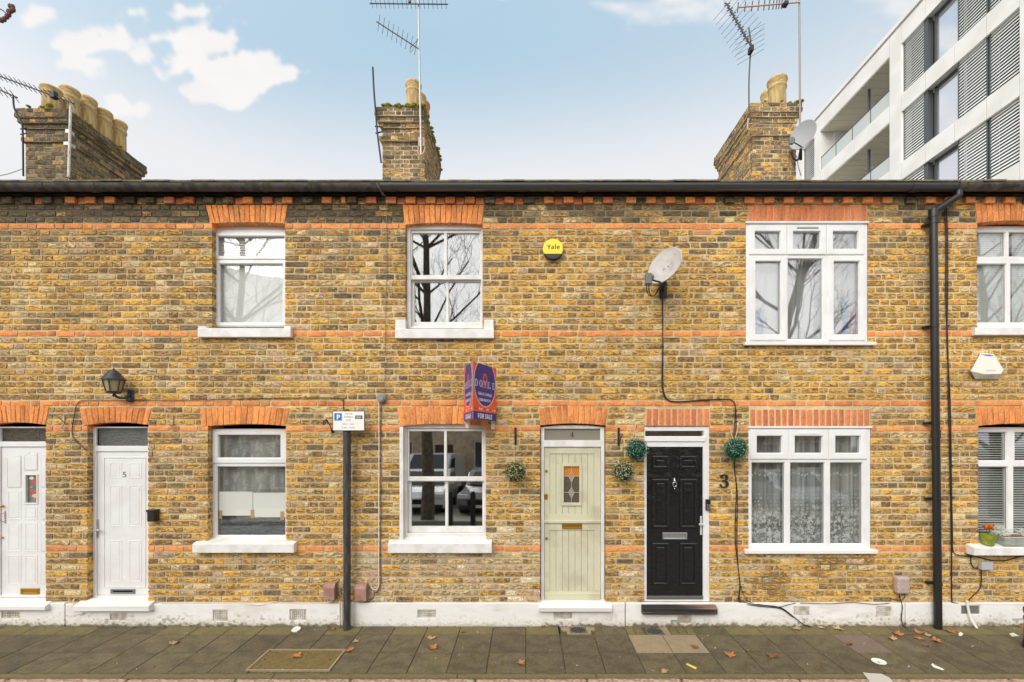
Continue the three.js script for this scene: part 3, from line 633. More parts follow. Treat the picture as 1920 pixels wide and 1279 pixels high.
const vineTex = (() => { const t = canvasTex(1024, 512, (g, w, h) => {
  const r = rngOf(57); g.fillStyle = 'rgb(150,150,150)'; g.fillRect(0, 0, w, h); g.lineCap = 'round';
  for (let k = 0; k < 90; k++) { const x = r() * w, y = r() * h, v = 235; g.strokeStyle = g.fillStyle = `rgb(${v},${v},${v})`; g.lineWidth = 4; g.beginPath(); g.arc(x, y, 14 + r() * 22, r() * 6, r() * 6 + 3); g.stroke(); for (let q = 0; q < 5; q++) { g.beginPath(); g.ellipse(x + 14 * Math.cos(q * 1.26), y + 14 * Math.sin(q * 1.26), 9, 5, q * 1.26, 0, 7); g.fill(); } }
}); t.colorSpace = THREE.NoColorSpace; return t; })();
M.net = std(col(235, 232, 226), .9, { alphaMap: laceTex, transparent: true });
M.vine = std(col(226, 222, 214), .9, { alphaMap: vineTex, transparent: true });
M.voile = phys(col(238, 232, 230), .95, { transmission: .35, thickness: 0 });
function curtain(win, name, x0, x1, y0, y1, z, folds, amp, mat, seed, uvw = [0, 1, 0, 1], skew = 0) { // a hanging sheet with soft pleats
  const nx = 96, ny = 8, pos = [], uv = [], idx = [], r = rngOf(seed), ph = [r() * 6, r() * 6, r() * 6];
  for (let j = 0; j <= ny; j++) for (let i = 0; i <= nx; i++) {
    const u = i / nx, v = j / ny, y = mix(y0, y1, v);
    const x = mix(x0, x1, u) + .012 * Math.sin(u * folds * 3.1 + ph[2] + v) * (1 - v) + skew * (1 - v) * (u - .5);
    const zz = z + amp * (Math.sin(u * folds * 6.28 + ph[0] + .5 * v) * .6 + Math.sin(u * folds * 11.3 + ph[1]) * .4);
    pos.push(x, y, zz); uv.push(mix(uvw[0], uvw[1], u), mix(uvw[2], uvw[3], v));
  }
  for (let j = 0; j < ny; j++) for (let i = 0; i < nx; i++) { const a = j * (nx + 1) + i; idx.push(a, a + 1, a + nx + 2, a, a + nx + 2, a + nx + 1); }
  const g = new THREE.BufferGeometry(); g.setAttribute('position', new THREE.Float32BufferAttribute(pos, 3)); g.setAttribute('uv', new THREE.Float32BufferAttribute(uv, 2)); g.setIndex(idx); g.computeVertexNormals();
  return part(name, g, mat, win);
}
// lace at the wide ground floor window, drawn in three gathers
for (const [a, b, s, k] of [[1400, 1478, 5, 0], [1474, 1556, 8, .3], [1552, 1630, 11, .6]]) curtain(w3l, 'net_curtain', X(a, -.1), X(b, -.1), Y(1024), Y(806), -.12, 3.2, .03, M.net, s, [k, k + .42, 0, .93], .0);
M.heavy = std(col(150, 143, 134), .95); M.heavyRed = std(col(176, 70, 62), .95);
for (const [a, b, s] of [[1416, 1440, 3], [1488, 1506, 6], [1530, 1548, 9], [1588, 1622, 4]]) curtain(w3l, 'curtain', X(a, -.2), X(b, -.2), Y(1030), Y(800), -.22, 3, .03, M.heavy, s);
curtain(w3l, 'curtain', X(1500, -.25), X(1526, -.25), Y(886), Y(800), -.27, 3, .02, M.heavyRed, 14);
for (const [a, b, s] of [[1402, 1478, 21], [1470, 1550, 22], [1545, 1626, 23]]) curtain(w3u, 'curtain', X(a, -.1), X(b, -.1), Y(640), Y(418), -.13, 2.4, .025, M.voile, s);
M.print1 = std(col(92, 128, 160), .95); M.print2 = std(col(196, 150, 160), .95);
curtain(w3u, 'curtain', X(1417, -.1), X(1432, -.1), Y(634), Y(575), -.09, 2, .01, M.print1, 31); curtain(w3u, 'curtain', X(1578, -.1), X(1588, -.1), Y(634), Y(560), -.09, 2, .01, M.print1, 32); curtain(w3u, 'curtain', X(1596, -.1), X(1606, -.1), Y(634), Y(560), -.09, 2, .01, M.print2, 33);
// lace, two taped cards and dark film in the window by door 5
curtain(w5l, 'net_curtain', X(406, -.15), X(540, -.15), Y(945, -.15), Y(806, -.15), -.19, 4, .02, M.vine, 41, [0, 1, 0, 1]);
M.card = std(col(238, 234, 226), .8); M.tape = std(col(196, 150, 84), .5);
M.film = std(col(88, 90, 90), .28, { bumpMap: rep(dataTex(256, 256, (i, j) => Math.abs(fbm(i / 40, j / 14, 5, 5) - .5) * 4), 1), bumpScale: .03 });
part('card', box(X(408, -.125), X(473.5, -.125), Y(967, -.125), Y(922, -.125), -.127, -.124), M.card, w5l);
part('card', box(X(474.5, -.125), X(536, -.125), Y(970, -.125), Y(924, -.125), -.1265, -.1235), M.card, w5l);
part('dark_film', box(X(404, -.13), X(538, -.13), Y(1006, -.13), Y(960, -.13), -.132, -.129), M.film, w5l);
for (const [a, y] of [[413, 965], [473, 964], [529, 967]]) part('tape', box(X(a - 3.4, -.12), X(a + 3.4, -.12), Y(y + 8, -.12), Y(y - 8, -.12), -.1215, -.1205), M.tape, w5l);
// pale blinds upstairs
M.blind = phys(col(240, 238, 232), .9, { transmission: .25, thickness: 0 });
part('roller_blind', box(X(402, -.15), X(540, -.15), Y(608, -.15), Y(432, -.15), -.152, -.149), M.blind, w5u);
for (let k = 0; k < 9; k++) part('slat', (() => { const g = box(X(404, -.14), X(538, -.14), -.011, .011, -.0008, .0008); g.rotateX(-.35); return at(g, 0, Y(440 + k * 4.6, -.14), -.138); })(), M.blind, w5u);
for (const [w, y0, y1, tilt, n, zb] of [[w2u, 428, 608, 1.25, 52, -.16], [w2l, 808, 1002, .42, 44, -.16]]) for (const [a, b] of [[1822, 1887], [1897, 1962]]) for (let k = 0; k < n; k++) {
  const g = box(X(a, zb), X(b, zb), -.0125, .0125, -.0007, .0007); g.rotateX(-(Math.PI / 2 - tilt)); part('slat', at(g, 0, Y(mix(y0, y1, (k + .5) / n), zb), zb), M.blind, w);
}

// ================================================================== DOORS
const grainWood = dataTex(512, 512, (i, j) => { const w = fbm(i / 90, j / 40, 3, 3); return Math.abs(Math.sin((j / 512 * 22 + w * 9 + Math.sin(i / 512 * 6.28) * .8) * 3.1)) * .7 + .3 * tiled(i / 32, j / 4, 16, 2, 9); });
M.doorWhite = M.upvc;
M.blackDoor = phys(col(17, 15, 15), .2, { bumpMap: rep(grainWood, 1.6, 1.2), bumpScale: .0012, ior: 1.65 });
M.sage = std(new THREE.Color(1, 1, 1), .48, { map: rep(wornTex(rgb(208, 204, 176), rgb(192, 186, 158), .4, 6, 13, .03), 1) });
M.sageLine = std(rgbc(168, 162, 136), .6);
function rgbc(r, g, b) { return col(r, g, b); }
M.obscure = phys(col(120, 124, 118), .22, { transmission: .45, thickness: 0, bumpMap: rep(dataTex(256, 256, (i, j) => tiled(i / 16, j / 16, 16, 3, 23)), 5), bumpScale: .012 });
function mould(x0, x1, y0, y1, z, raise = .005) { // planted moulding round a fielded panel
  if (raise > .01) return [ring([x0, x1, y0, y1], [x0 + .036, x1 - .036, y0 + .036, y1 - .036], z - .012, z + raise, .013), extrude(rect(x0 + .05, x1 - .05, y0 + .05, y1 - .05), z - .014, z + raise * .7, .012)];
  return [ring([x0, x1, y0, y1], [x0 + .012 + raise * .3, x1 - .012 - raise * .3, y0 + .012 + raise * .3, y1 - .012 - raise * .3], z - raise * .8, z + raise, Math.min(.009, raise * .7)), extrude(rect(x0 + .026, x1 - .026, y0 + .026, y1 - .026), z - raise, z + raise * .8, raise * .8)];
}
// ---- door 5 (plain white) and its frame
{
  const z = -.075, fx = (p) => X(p, z), fy = (p) => Y(p, z), h = H[1];
  const s = rect(fx(164.5), fx(288), fy(1121), fy(800)); hole(s, fx(180), fx(276.5), fy(836), fy(803)); hole(s, fx(180), fx(276.5), fy(1117), fy(847));
  const fr = part('door_frame', extrude(s, z - .07, z, .006), M.upvc, h);
  part('fanlight', box(fx(179), fx(278), fy(837), fy(802), z - .03, z - .026), M.obscure, fr);
  part('gasket', ring([fx(180), fx(276.5), fy(836), fy(803)], [fx(181), fx(275.5), fy(835), fy(804)], z - .025, z - .018, 0), M.cable, fr);
  const zd = z - .012;
  const d = part('door', [box(fx(180.5), fx(276), fy(1116.5), fy(847.5), zd - .05, zd, .004)], M.upvc, h);
  part('door_panel', ring([fx(193), fx(272), fy(1102.5), fy(857)], [fx(194.6), fx(270.5), fy(1101), fy(859)], zd - .002, zd + .006, .003), M.upvc, d);
  for (const [a, b] of [[203, 227], [240, 264]]) for (const [t, f] of [[868, 897], [910, 988], [1014, 1092]]) part('door_panel', mould(fx(a), fx(b), fy(f), fy(t), zd, .003), M.upvc, d);
  part('letter_plate', ring([fx(206), fx(252), fy(1114), fy(1105)], [fx(211), fx(248), fy(1111.5), fy(1107.5)], zd, zd + .008, .002), M.steel, d);
  part('letter_slot', box(fx(211), fx(248), fy(1111.5), fy(1107.5), zd - .001, zd + .003), M.dark, d);
  part('handle', [box(fx(181), fx(184), fy(1009), fy(974), zd, zd + .012, .004), box(fx(181.5), fx(192), fy(995.5), fy(992.5), zd + .03, zd + .045, .005), rod([fx(182.5), fy(994), zd], [fx(182.5), fy(994), zd + .04], .008)], M.chrome, d);
  part('number', text('5', 'droid_sans_regular', .062, .003, fx(232), fy(890), zd), M.cable, d);
}
// ---- panelled white door at the left edge
{
  const z = -.075, fx = (p) => X(p, z), fy = (p) => Y(p, z), h = H[0];
  const s = rect(fx(-13), fx(98), fy(1121), fy(800)); hole(s, fx(0), fx(87), fy(828), fy(803)); hole(s, fx(0), fx(87), fy(1118), fy(838));
  const fr = part('door_frame', extrude(s, z - .07, z, .006), M.upvc, h);
  part('fanlight', box(fx(-1), fx(88), fy(829), fy(802), z - .03, z - .026), M.obscureDark ??= phys(col(84, 70, 44), .2, { transmission: .4, thickness: 0, bumpMap: M.obscure.bumpMap, bumpScale: .012 }), fr);
  const zd = z - .015, c1 = [12, 37], c2 = [44, 68], c3 = [75, 84];
  const holeS = rect(fx(.5), fx(86.5), fy(1117.5), fy(838.5)); hole(holeS, fx(46), fx(67), fy(943.5), fy(891)); { const p = new THREE.Path(), a = fx(53), b = fx(60.5), t = fy(860), f = fy(873); p.moveTo(a, f); p.lineTo(a + .006, t); p.lineTo(b, t); p.lineTo(b, f); p.closePath(); holeS.holes.push(p); }
  const d = part('door', extrude(holeS, zd - .045, zd, .003), M.upvc, h);
  const tall = (a, b, t, f, arch) => { const A = fx(a), B = fx(b), T = fy(t), F = fy(f); if (!arch) return mould(A, B, F, T, zd, .003); const s = shapeOf([[A, F], [B, F], [B, T + (arch > 0 ? 0.035 : arch < -1 ? -.02 : 0)], ...(arch === 3 ? [[(A + B) / 2, T + .045]] : []), [A, T + (arch < 0 ? 0 : arch === 3 ? 0 : 0)]]); return [extrude(s, zd - .004, zd + .006, .01)]; };
  for (const [a, b, t, f, k] of [[...c1, 860, 914, 1], [...c1, 921, 975, 0], [...c1, 981, 1035, 0], [...c1, 1042, 1096, 0], [...c2, 855, 882, 3], [...c2, 951, 975, 0], [...c2, 981, 1035, 0], [...c2, 1042, 1096, 0], [...c3, 856, 914, -2], [...c3, 921, 975, 0], [...c3, 981, 1035, 0], [...c3, 1042, 1096, 0]]) {
    if (b - a < 12) part('door_panel', [extrude(rect(fx(a), fx(b), fy(f), fy(t)), zd - .004, zd + .005, .008)], M.upvc, d); else part('door_panel', tall(a, b, t, f, k), M.upvc, d);
  }
  part('bead', [ring([fx(44), fx(69), fy(946), fy(889)], [fx(46.4), fx(66.6), fy(943), fy(891.5)], zd - .004, zd + .009, .004)], M.paint, d);
  const flowers = canvasTex(96, 240, (g, w, h2) => { g.fillStyle = '#77766c'; g.fillRect(0, 0, w, h2); const r = rngOf(3); for (let k = 0; k < 160; k++) { g.fillStyle = `rgba(${r() < .5 ? '220,220,205' : '60,60,52'},.5)`; g.fillRect(r() * w, r() * h2, 10, 2); } const b = (x, y, s, c) => { g.fillStyle = c; g.beginPath(); g.ellipse(x, y, s, s * .7, 0, 0, 7); g.fill(); }; b(30, 26, 20, '#e8e4e2'); b(66, 22, 18, '#c95450'); b(46, 62, 22, '#cc4a52'); b(62, 112, 26, '#5a7a4a'); b(36, 140, 22, '#d15060'); b(70, 150, 20, '#c9424a'); b(60, 180, 24, '#e6b79a'); b(30, 104, 12, '#8a9a80'); });
  M.flowerGlass = phys(new THREE.Color(1, 1, 1), .25, { map: flowers });
  const pane = new THREE.PlaneGeometry(fx(67) - fx(46), fy(891) - fy(943.5)); pane.translate((fx(67) + fx(46)) / 2, (fy(891) + fy(943.5)) / 2, zd - .02); part('pane', pane, M.flowerGlass, d);
  const p2 = new THREE.PlaneGeometry(.06, .10); p2.translate(fx(57), fy(867), zd - .02); part('pane', p2, M.smallGlass ??= phys(col(96, 52, 56), .2), d);
  part('knob', at(new THREE.SphereGeometry(.016, 16, 10), fx(4), fy(949), zd + .02), M.brass, d);
  part('handle', [tube([[fx(7), fy(962), zd], [fx(4), fy(964), zd + .035], [fx(3.5), fy(971), zd + .04], [fx(5), fy(977), zd + .03], [fx(7.5), fy(979), zd]], .0045, 20, 8), box(fx(6), fx(8.6), fy(982), fy(958), zd, zd + .006, .003)], M.rust, d);
  part('knob', at(new THREE.SphereGeometry(.012, 14, 8), fx(2.5), fy(1008), zd + .012), M.brass, d);
  const lp = part('letter_plate', ring([fx(36.5), fx(72), fy(1115), fy(1103.5)], [fx(41), fx(67), fy(1112), fy(1106.5)], zd, zd + .009, .003), M.brass, d);
  part('letter_flap', box(fx(41), fx(67), fy(1112), fy(1106.5), zd, zd + .005, .002), M.brass, d);
  part('weather_bar', box(fx(1), fx(86), fy(1120), fy(1116), zd, zd + .02, .004), M.paint, d);
}
// ---- sage stable door
{
  const z = -.05, fx = (p) => X(p, z), fy = (p) => Y(p, z), h = H[2];
  const s = shapeOf([[fx(1014), fy(1127)], [fx(1014), fy(800)], [fx(1133.5), fy(800)], [fx(1133.5), fy(1127)]]); hole(s, fx(1020), fx(1126), fy(826), fy(803)); hole(s, fx(1020), fx(1127), fy(1128), fy(838));
  const s2 = new THREE.Shape(); s2.moveTo(fx(1014), fy(1127)); s2.lineTo(fx(1014), fy(801)); s2.quadraticCurveTo(fx(1073), fy(793), fx(1133.5), fy(801)); s2.lineTo(fx(1133.5), fy(1127)); s2.lineTo(fx(1127), fy(1127)); s2.lineTo(fx(1127), fy(838)); s2.lineTo(fx(1020), fy(838)); s2.lineTo(fx(1020), fy(1127)); s2.closePath(); hole(s2, fx(1020), fx(1126), fy(826), fy(803));
  const fr = part('door_frame', extrude(s2, z - .08, z, .004), M.paint, h);
  part('fanlight', box(fx(1019), fx(1127), fy(827), fy(802), z - .03, z - .026), M.greyFilm ??= phys(col(150, 144, 128), .3, { transmission: .15, thickness: 0 }), fr);
  part('number', text('4', 'droid_serif_regular', .062, .002, fx(1073), fy(815), z - .0255), M.cable, fr);
  const zd = z - .018, d = part('door', [
    ...[[838.5, 977, 851, 964.5], [980, 1123, 995, 1110]].flatMap(([t, f, pt, pf]) => [ring([fx(1020.5), fx(1126.5), fy(f), fy(t)], [fx(1031), fx(1114.5), fy(pf), fy(pt)], zd - .045, zd, .003)]),
    box(fx(1020), fx(1127), fy(981.5), fy(976), zd - .02, zd + .018, .006), box(fx(1021), fx(1126.5), fy(1125.5), fy(1112.5), zd - .02, zd + .022, .008)], M.sage, h);
  const nb = 7, bx0 = fx(1031), bw = (fx(1114.5) - bx0) / nb, wx0 = fx(1053), wx1 = fx(1091.5), wt = fy(869.5), wf = fy(949);
  for (const [t, f, top] of [[851, 964.5, 1], [995, 1110, 0]]) for (let k = 0; k < nb; k++) {
    const a = bx0 + k * bw + .0012, b = bx0 + (k + 1) * bw - .0012, pieces = [];
    if (top && b > wx0 + .01 && a < wx1 - .01) { pieces.push(box(a, b, fy(f), wf, zd - .03, zd - .008, .003), box(a, b, wt, fy(t), zd - .03, zd - .008, .003)); if (a < wx0) pieces.push(box(a, wx0, wf, wt, zd - .03, zd - .008, .003)); if (b > wx1) pieces.push(box(wx1, b, wf, wt, zd - .03, zd - .008, .003)); }
    else pieces.push(box(a, b, fy(f), fy(t), zd - .03, zd - .008, .003));
    for (const g of pieces) part('board', g, M.sage, d);
  }
  part('glazing_bead', ring([wx0, wx1, wf, wt], [fx(1057.5), fx(1086.5), fy(943), fy(875)], zd - .03, zd + .006, .005), M.sage, d);
  // leaded light: amber head, two diamonds, dark reeded glass
  const gz = zd - .02, gl = fx(1057), gr = fx(1087), gm = (gl + gr) / 2, gt = fy(875), gb = fy(943.5), y1 = fy(893.5), y2 = fy(924), dT = fy(884), dB = fy(904.5), eT = fy(914.5), eB = fy(935), hw = .034;
  const G = { amber: phys(col(198, 128, 40), .22, { bumpMap: M.obscure.bumpMap, bumpScale: .004 }), brown: phys(col(92, 82, 68), .2, { bumpMap: M.obscure.bumpMap, bumpScale: .004 }), rose: phys(col(190, 138, 118), .25), pearl: phys(col(158, 150, 134), .25) };
  const piece = (pts, m) => part('pane', extrude(shapeOf(pts), gz, gz + .003), m, d);
  piece([[gl, y1], [gm - hw, y1], [gm, dT], [gm, gt], [gl, gt]], G.amber); piece([[gm, dT], [gm + hw, y1], [gr, y1], [gr, gt], [gm, gt]], G.amber);
  piece([[gl, y2], [gm - hw, y2], [gm, eT], [gm, dB], [gm - hw, y1], [gl, y1]], G.brown); piece([[gm, eT], [gm + hw, y2], [gr, y2], [gr, y1], [gm + hw, y1], [gm, dB]], G.brown);
  piece([[gl, gb], [gm, gb], [gm, eB], [gm - hw, y2], [gl, y2]], G.brown); piece([[gm, gb], [gr, gb], [gr, y2], [gm + hw, y2], [gm, eB]], G.brown);
  piece([[gm - hw, y1], [gm, dB], [gm + hw, y1], [gm, dT]], G.rose); piece([[gm - hw, y2], [gm, eB], [gm + hw, y2], [gm, eT]], G.pearl);
  const L = (a, b) => rod([a[0], a[1], gz + .004], [b[0], b[1], gz + .004], .0032);
  part('lead_came', [[[gl, y1], [gm - hw, y1]], [[gm + hw, y1], [gr, y1]], [[gl, y2], [gm - hw, y2]], [[gm + hw, y2], [gr, y2]], [[gm, gt], [gm, dT]], [[gm, dB], [gm, eT]], [[gm, eB], [gm, gb]], [[gm - hw, y1], [gm, dT]], [[gm, dT], [gm + hw, y1]], [[gm + hw, y1], [gm, dB]], [[gm, dB], [gm - hw, y1]], [[gm - hw, y2], [gm, eT]], [[gm, eT], [gm + hw, y2]], [[gm + hw, y2], [gm, eB]], [[gm, eB], [gm - hw, y2]]].map(([a, b]) => L(a, b)), M.leadM ??= std(col(196, 192, 186), .45, { metalness: .5 }), d);
  part('letter_plate', [ring([fx(1054), fx(1091.5), fy(992.5), fy(980.5)], [fx(1057), fx(1088.5), fy(990), fy(983)], zd, zd + .010, .003), box(fx(1057), fx(1088.5), fy(990), fy(983), zd, zd + .006, .003)], M.brass, d);
  for (const y of [883.5, 1010]) part('lock_cylinder', (() => { const g = new THREE.CylinderGeometry(.015, .015, .012, 20); g.rotateX(Math.PI / 2); return at(g, fx(1024.5), fy(y), zd + .006); })(), M.brass, d);
  part('latch', [box(fx(1020.5), fx(1026.5), fy(936), fy(926), zd, zd + .02, .006)], M.brass, d);
}
// ---- black panelled door
{
  const z = -.02, fx = (p) => X(p, z), fy = (p) => Y(p, z), h = H[3];
  const s = rect(fx(1206.5), fx(1330.5), fy(1128), fy(800)); hole(s, fx(1210), fx(1320), fy(818), fy(808)); hole(s, fx(1212.5), fx(1318.5), fy(1124), fy(838));
  const fr = part('door_frame', extrude(s, z - .07, z, .003), M.upvc, h);
  part('fanlight', pane2(fx(1209.6), fx(1320.5), fy(818), fy(808), z - .03), M.glass, fr);
  part('drip_bar', [box(fx(1209), fx(1322), fy(828), fy(818.5), z - .01, z + .014, .006)], M.upvc, fr);
  part('threshold', box(fx(1213), fx(1318), fy(1123.5), fy(1117.5), z - .03, z + .012, .003), M.steel, fr);
  const zd = z - .014;
  const d = part('door', [box(fx(1213), fx(1318), fy(1117.5), fy(838.5), zd - .045, zd, .003)], M.blackDoor, h);
  for (const [a, b] of [[1222.5, 1255], [1274.5, 1307.5]]) for (const [t, f] of [[854.5, 879], [898, 991], [1018, 1098]]) part('door_panel', mould(fx(a), fx(b), fy(f), fy(t), zd, .014), M.blackDoor, d);
  part('letter_plate', [ring([fx(1242.5), fx(1289), fy(1012), fy(999)], [fx(1246), fx(1285.5), fy(1009), fy(1002)], zd, zd + .012, .004), box(fx(1246), fx(1285.5), fy(1009), fy(1002), zd, zd + .006, .002)], M.chrome, d);
  part('knocker', [(() => { const g = new THREE.TorusGeometry(.026, .0055, 10, 24); g.scale(.86, 1.05, 1); return at(g, fx(1265), fy(908.5), zd + .02); })(), at(new THREE.SphereGeometry(.016, 16, 12), fx(1265), fy(902), zd + .012), at(new THREE.ConeGeometry(.010, .03, 12), fx(1265), fy(897.5), zd + .01), at(new THREE.SphereGeometry(.009, 12, 8), fx(1265), fy(916.5), zd + .014)], M.chrome, d);
  part('handle', [box(fx(1313.2), fx(1317), fy(1003.5), fy(968), zd, zd + .011, .005), box(fx(1309), fx(1317), fy(985), fy(980.5), zd + .03, zd + .05, .008), rod([fx(1315), fy(983), zd], [fx(1315), fy(983), zd + .045], .009)], M.whiteMetal ??= std(col(214, 212, 208), .3, { metalness: .3 }), d);
}

// ================================================================== STREET
const FALL = .056, PAV = (z) => -FALL * z;                              // the pavement falls to the kerb
const G = (px, py) => { const k = (py - PY) / FOC, z = (k * DIST - EYE) / (k + FALL); return [X(px, z), PAV(z), z]; };   // where a sight line meets the pavement
const slabMaps = [0, 1, 2].map((k) => dataTex(256, 256, (i, j) => {
  const a = fbm(i / 60 + k * 40, j / 60, 5, 5 + k), f = fbm(i / 5 + k * 9, j / 5, 3, 15 + k), sp = vn(i / 2.3, j / 2.3, 40 + k);
  let c = mix3([.083, .064, .033], [.118, .090, .048], smooth(.3, .7, a)); c = mix3(c, [.15, .125, .04], smooth(.5, .8, fbm(i / 40 + 70, j / 40 + k * 30, 4, 8)) * .5);
  c = mix3(c, [.30, .25, .17], smooth(.78, .9, sp) * .6); const q = .8 + .4 * f; return [c[0] * q, c[1] * q, c[2] * q];
}, true));
const mossSlab = dataTex(256, 256, (i, j) => { const a = fbm(i / 50, j / 50, 5, 75), f = fbm(i / 6, j / 6, 3, 25); let c = mix3([.115, .090, .040], [.19, .15, .06], a); c = mix3(c, [.17, .165, .03], smooth(.5, .75, fbm(i / 26 + 9, j / 26, 4, 81)) * .65); const q = .75 + .5 * f; return [c[0] * q, c[1] * q, c[2] * q]; }, true);
const tanSlab = dataTex(256, 256, (i, j) => { const a = fbm(i / 50, j / 50, 5, 175), f = fbm(i / 5, j / 5, 3, 125); const c = mix3([.27, .20, .115], [.34, .26, .16], a), q = .75 + .5 * f; return [c[0] * q, c[1] * q, c[2] * q]; }, true);
const pinkSlab = dataTex(256, 256, (i, j) => { const a = fbm(i / 50, j / 50, 5, 275), f = fbm(i / 5, j / 5, 3, 225); const c = mix3([.16, .115, .085], [.20, .145, .105], a), q = .75 + .5 * f; return [c[0] * q, c[1] * q, c[2] * q]; }, true);
const slabMat = (t, k = 1) => std(new THREE.Color(k, k, k), .82, { map: rep(t, 2.4), bumpMap: rep(grain, 5), bumpScale: .0016 });
const SM = { plain: [slabMat(slabMaps[0], 1), slabMat(slabMaps[1], 1.12), slabMat(slabMaps[2], .88), slabMat(slabMaps[1], .96), slabMat(slabMaps[2], 1.2)], moss: slabMat(mossSlab), tan: slabMat(tanSlab), pink: slabMat(pinkSlab) };
M.joint = std(new THREE.Color(1, 1, 1), .95, { map: rep(dataTex(512, 512, (i, j) => { const a = tiled(i / 16, j / 16, 32, 4, 5), b = tiled(i / 4, j / 4, 128, 2, 8); let c = mix3([.085, .065, .035], [.22, .18, .05], smooth(.5, .75, a)); return mix3(c, [.42, .37, .26], smooth(.78, .92, b) * .6); }, true), 2.2), bumpMap: rep(grain, 8), bumpScale: .003 });
const ground = struct('ground', at((() => { const g = new THREE.PlaneGeometry(500, 500); g.rotateX(-Math.PI / 2); return g; })(), 0, -.40, 0), std(col(96, 92, 84), .95));
M.asphalt = std(new THREE.Color(1, 1, 1), .92, { map: rep(dataTex(512, 512, (i, j) => { const a = tiled(i / 64, j / 64, 8, 5, 12), b = tiled(i / 4, j / 4, 128, 2, 4); const c = mix3([.19, .185, .175], [.27, .26, .245], a), q = .7 + .6 * b; return [c[0] * q, c[1] * q, c[2] * q]; }, true), .7), bumpMap: rep(grain, 6), bumpScale: .003 });
const KZ = 1.008, KF = 1.25;
struct('road', box(-60, 60, -.36, PAV(KF) - .105, KF - .02, 7.6), M.asphalt);
struct('far_pavement', box(-60, 60, -.36, -.07, 7.61, 10.4), std(col(150, 142, 128), .9));
const pavement = struct('pavement', (() => { const s = shapeOf([[.4, -.34], [.4, -.012], [0, -.012], [-KZ - .1, PAV(KZ + .1) - .012], [-KZ - .1, -.34]]); const g = extrude(s, -30, 30); g.rotateY(Math.PI / 2); return metreUV(g); })(), M.joint);
{
  const r = rngOf(808), cols = []; for (let k = -24; k <= 22; k++) cols.push(k);
  const rows = [[.004, .218], [.226, .618], [.626, 1.002]];
  const slope = Math.atan(FALL);
  const slab = (x0, x1, z0, z1, m, name = 'paving_slab', th = .05, lift = 0) => {
    const g = new RoundedBoxGeometry(x1 - x0, th, z1 - z0, 1, .004), h = metreUV(g); const uv = h.attributes.uv, du = r(), dv = r(); for (let q = 0; q < uv.count; q++) uv.setXY(q, uv.getX(q) + du, uv.getY(q) + dv);
    h.rotateX(slope + R(-.0022, .0022, r)); h.rotateZ(R(-.0022, .0022, r)); h.translate((x0 + x1) / 2, PAV((z0 + z1) / 2) - th / 2 + R(-.0015, .0015, r) + lift, (z0 + z1) / 2);
    return part(name, h, m, pavement);
  };
  for (const k of cols) for (let q = 0; q < 3; q++) {
    const off = k < -3 ? (q === 0 ? 0 : 0) : 0, w = k > 0 ? .3815 : .379;
    let x0 = k * w + off + .0035, x1 = (k + 1) * w + off - .0035; const px = x0 * 160 + PX;
    const [z0, z1] = rows[q];
    if (q === 0) {
      if (k === 0 + 1) { /* stopcock surround cast in place of part of this slab */ slab(x0, X(1047, .1), z0, z1, SM.moss); continue; }
      if (k === 2) { slab(X(1113, .1) + .004, x1, z0, z1, SM.plain[1]); continue; }
      if (k === 3) { slab(x0, x0 + .09, z0, z1, SM.moss); slab(x0 + .097, x0 + .185, z0, z1, SM.moss); continue; }
      if (k === 4) { for (let b = 0; b < 4; b++) slab(x0 + b * .094 + .02, x0 + b * .094 + .106, z0, z1, b ? SM.moss : SM.tan); continue; }
    }
    if (q === 2 && (k === -7 || k === -6)) continue;                     // access cover here
    const zz1 = q === 1 && (k === -7 || k === -6) ? .54 : z1;
    if (q === 2 && k === -5) x0 += .02;
    let m = q === 0 ? (r() < .85 ? SM.moss : SM.plain[0]) : SM.plain[Math.floor(r() * 5)];
    if (q === 1 && (k === 3 || k === 4)) m = SM.tan;
    if (q === 1 && k === 9) m = SM.pink; if (q === 0 && k > 5 && k < 9) m = SM.moss;
    slab(x0, x1, z0, zz1, m);
  }
  // concrete channel and granite kerb
  const kerb = struct('kerb', (() => { const s = shapeOf([[-KZ - .08, -.36], [-KZ - .08, PAV(KZ + .08) - .012], [-KF + .02, PAV(KF) - .02], [-KF + .02, -.36]]); const g = extrude(s, -30, 30); g.rotateY(Math.PI / 2); return metreUV(g); })(), M.joint);
  M.granite = std(new THREE.Color(1, 1, 1), .7, { map: rep(dataTex(512, 512, (i, j) => { const a = tiled(i / 32, j / 32, 16, 4, 5), b = tiled(i / 6, j / 6, 85, 2, 9); let c = mix3([.30, .185, .135], [.50, .38, .29], smooth(.35, .65, a)); c = mix3(c, [.16, .10, .07], smooth(.62, .8, b) * .6); return c; }, true), 3), bumpMap: rep(grain, 6), bumpScale: .002 });
  for (let x = -9.2; x < 9; ) { const w = R(.85, 1.2, r), z0 = KZ + .075, g = metreUV(new RoundedBoxGeometry(w - .012, .2, KF - z0, 3, .022)); g.rotateX(slope); g.translate(x + w / 2, PAV((z0 + KF) / 2) - .1 + R(-.003, .003, r), (z0 + KF) / 2); part('kerb_stone', g, M.granite, kerb); x += w; }
  for (let x = -9.2; x < 9; ) { const w = R(.9, 1.9, r), g = metreUV(new RoundedBoxGeometry(w - .008, .06, .066, 1, .004)); g.rotateX(slope); g.translate(x + w / 2, PAV(KZ + .038) - .03, KZ + .038); part('edging_strip', g, SM.moss, kerb); x += w; }
}
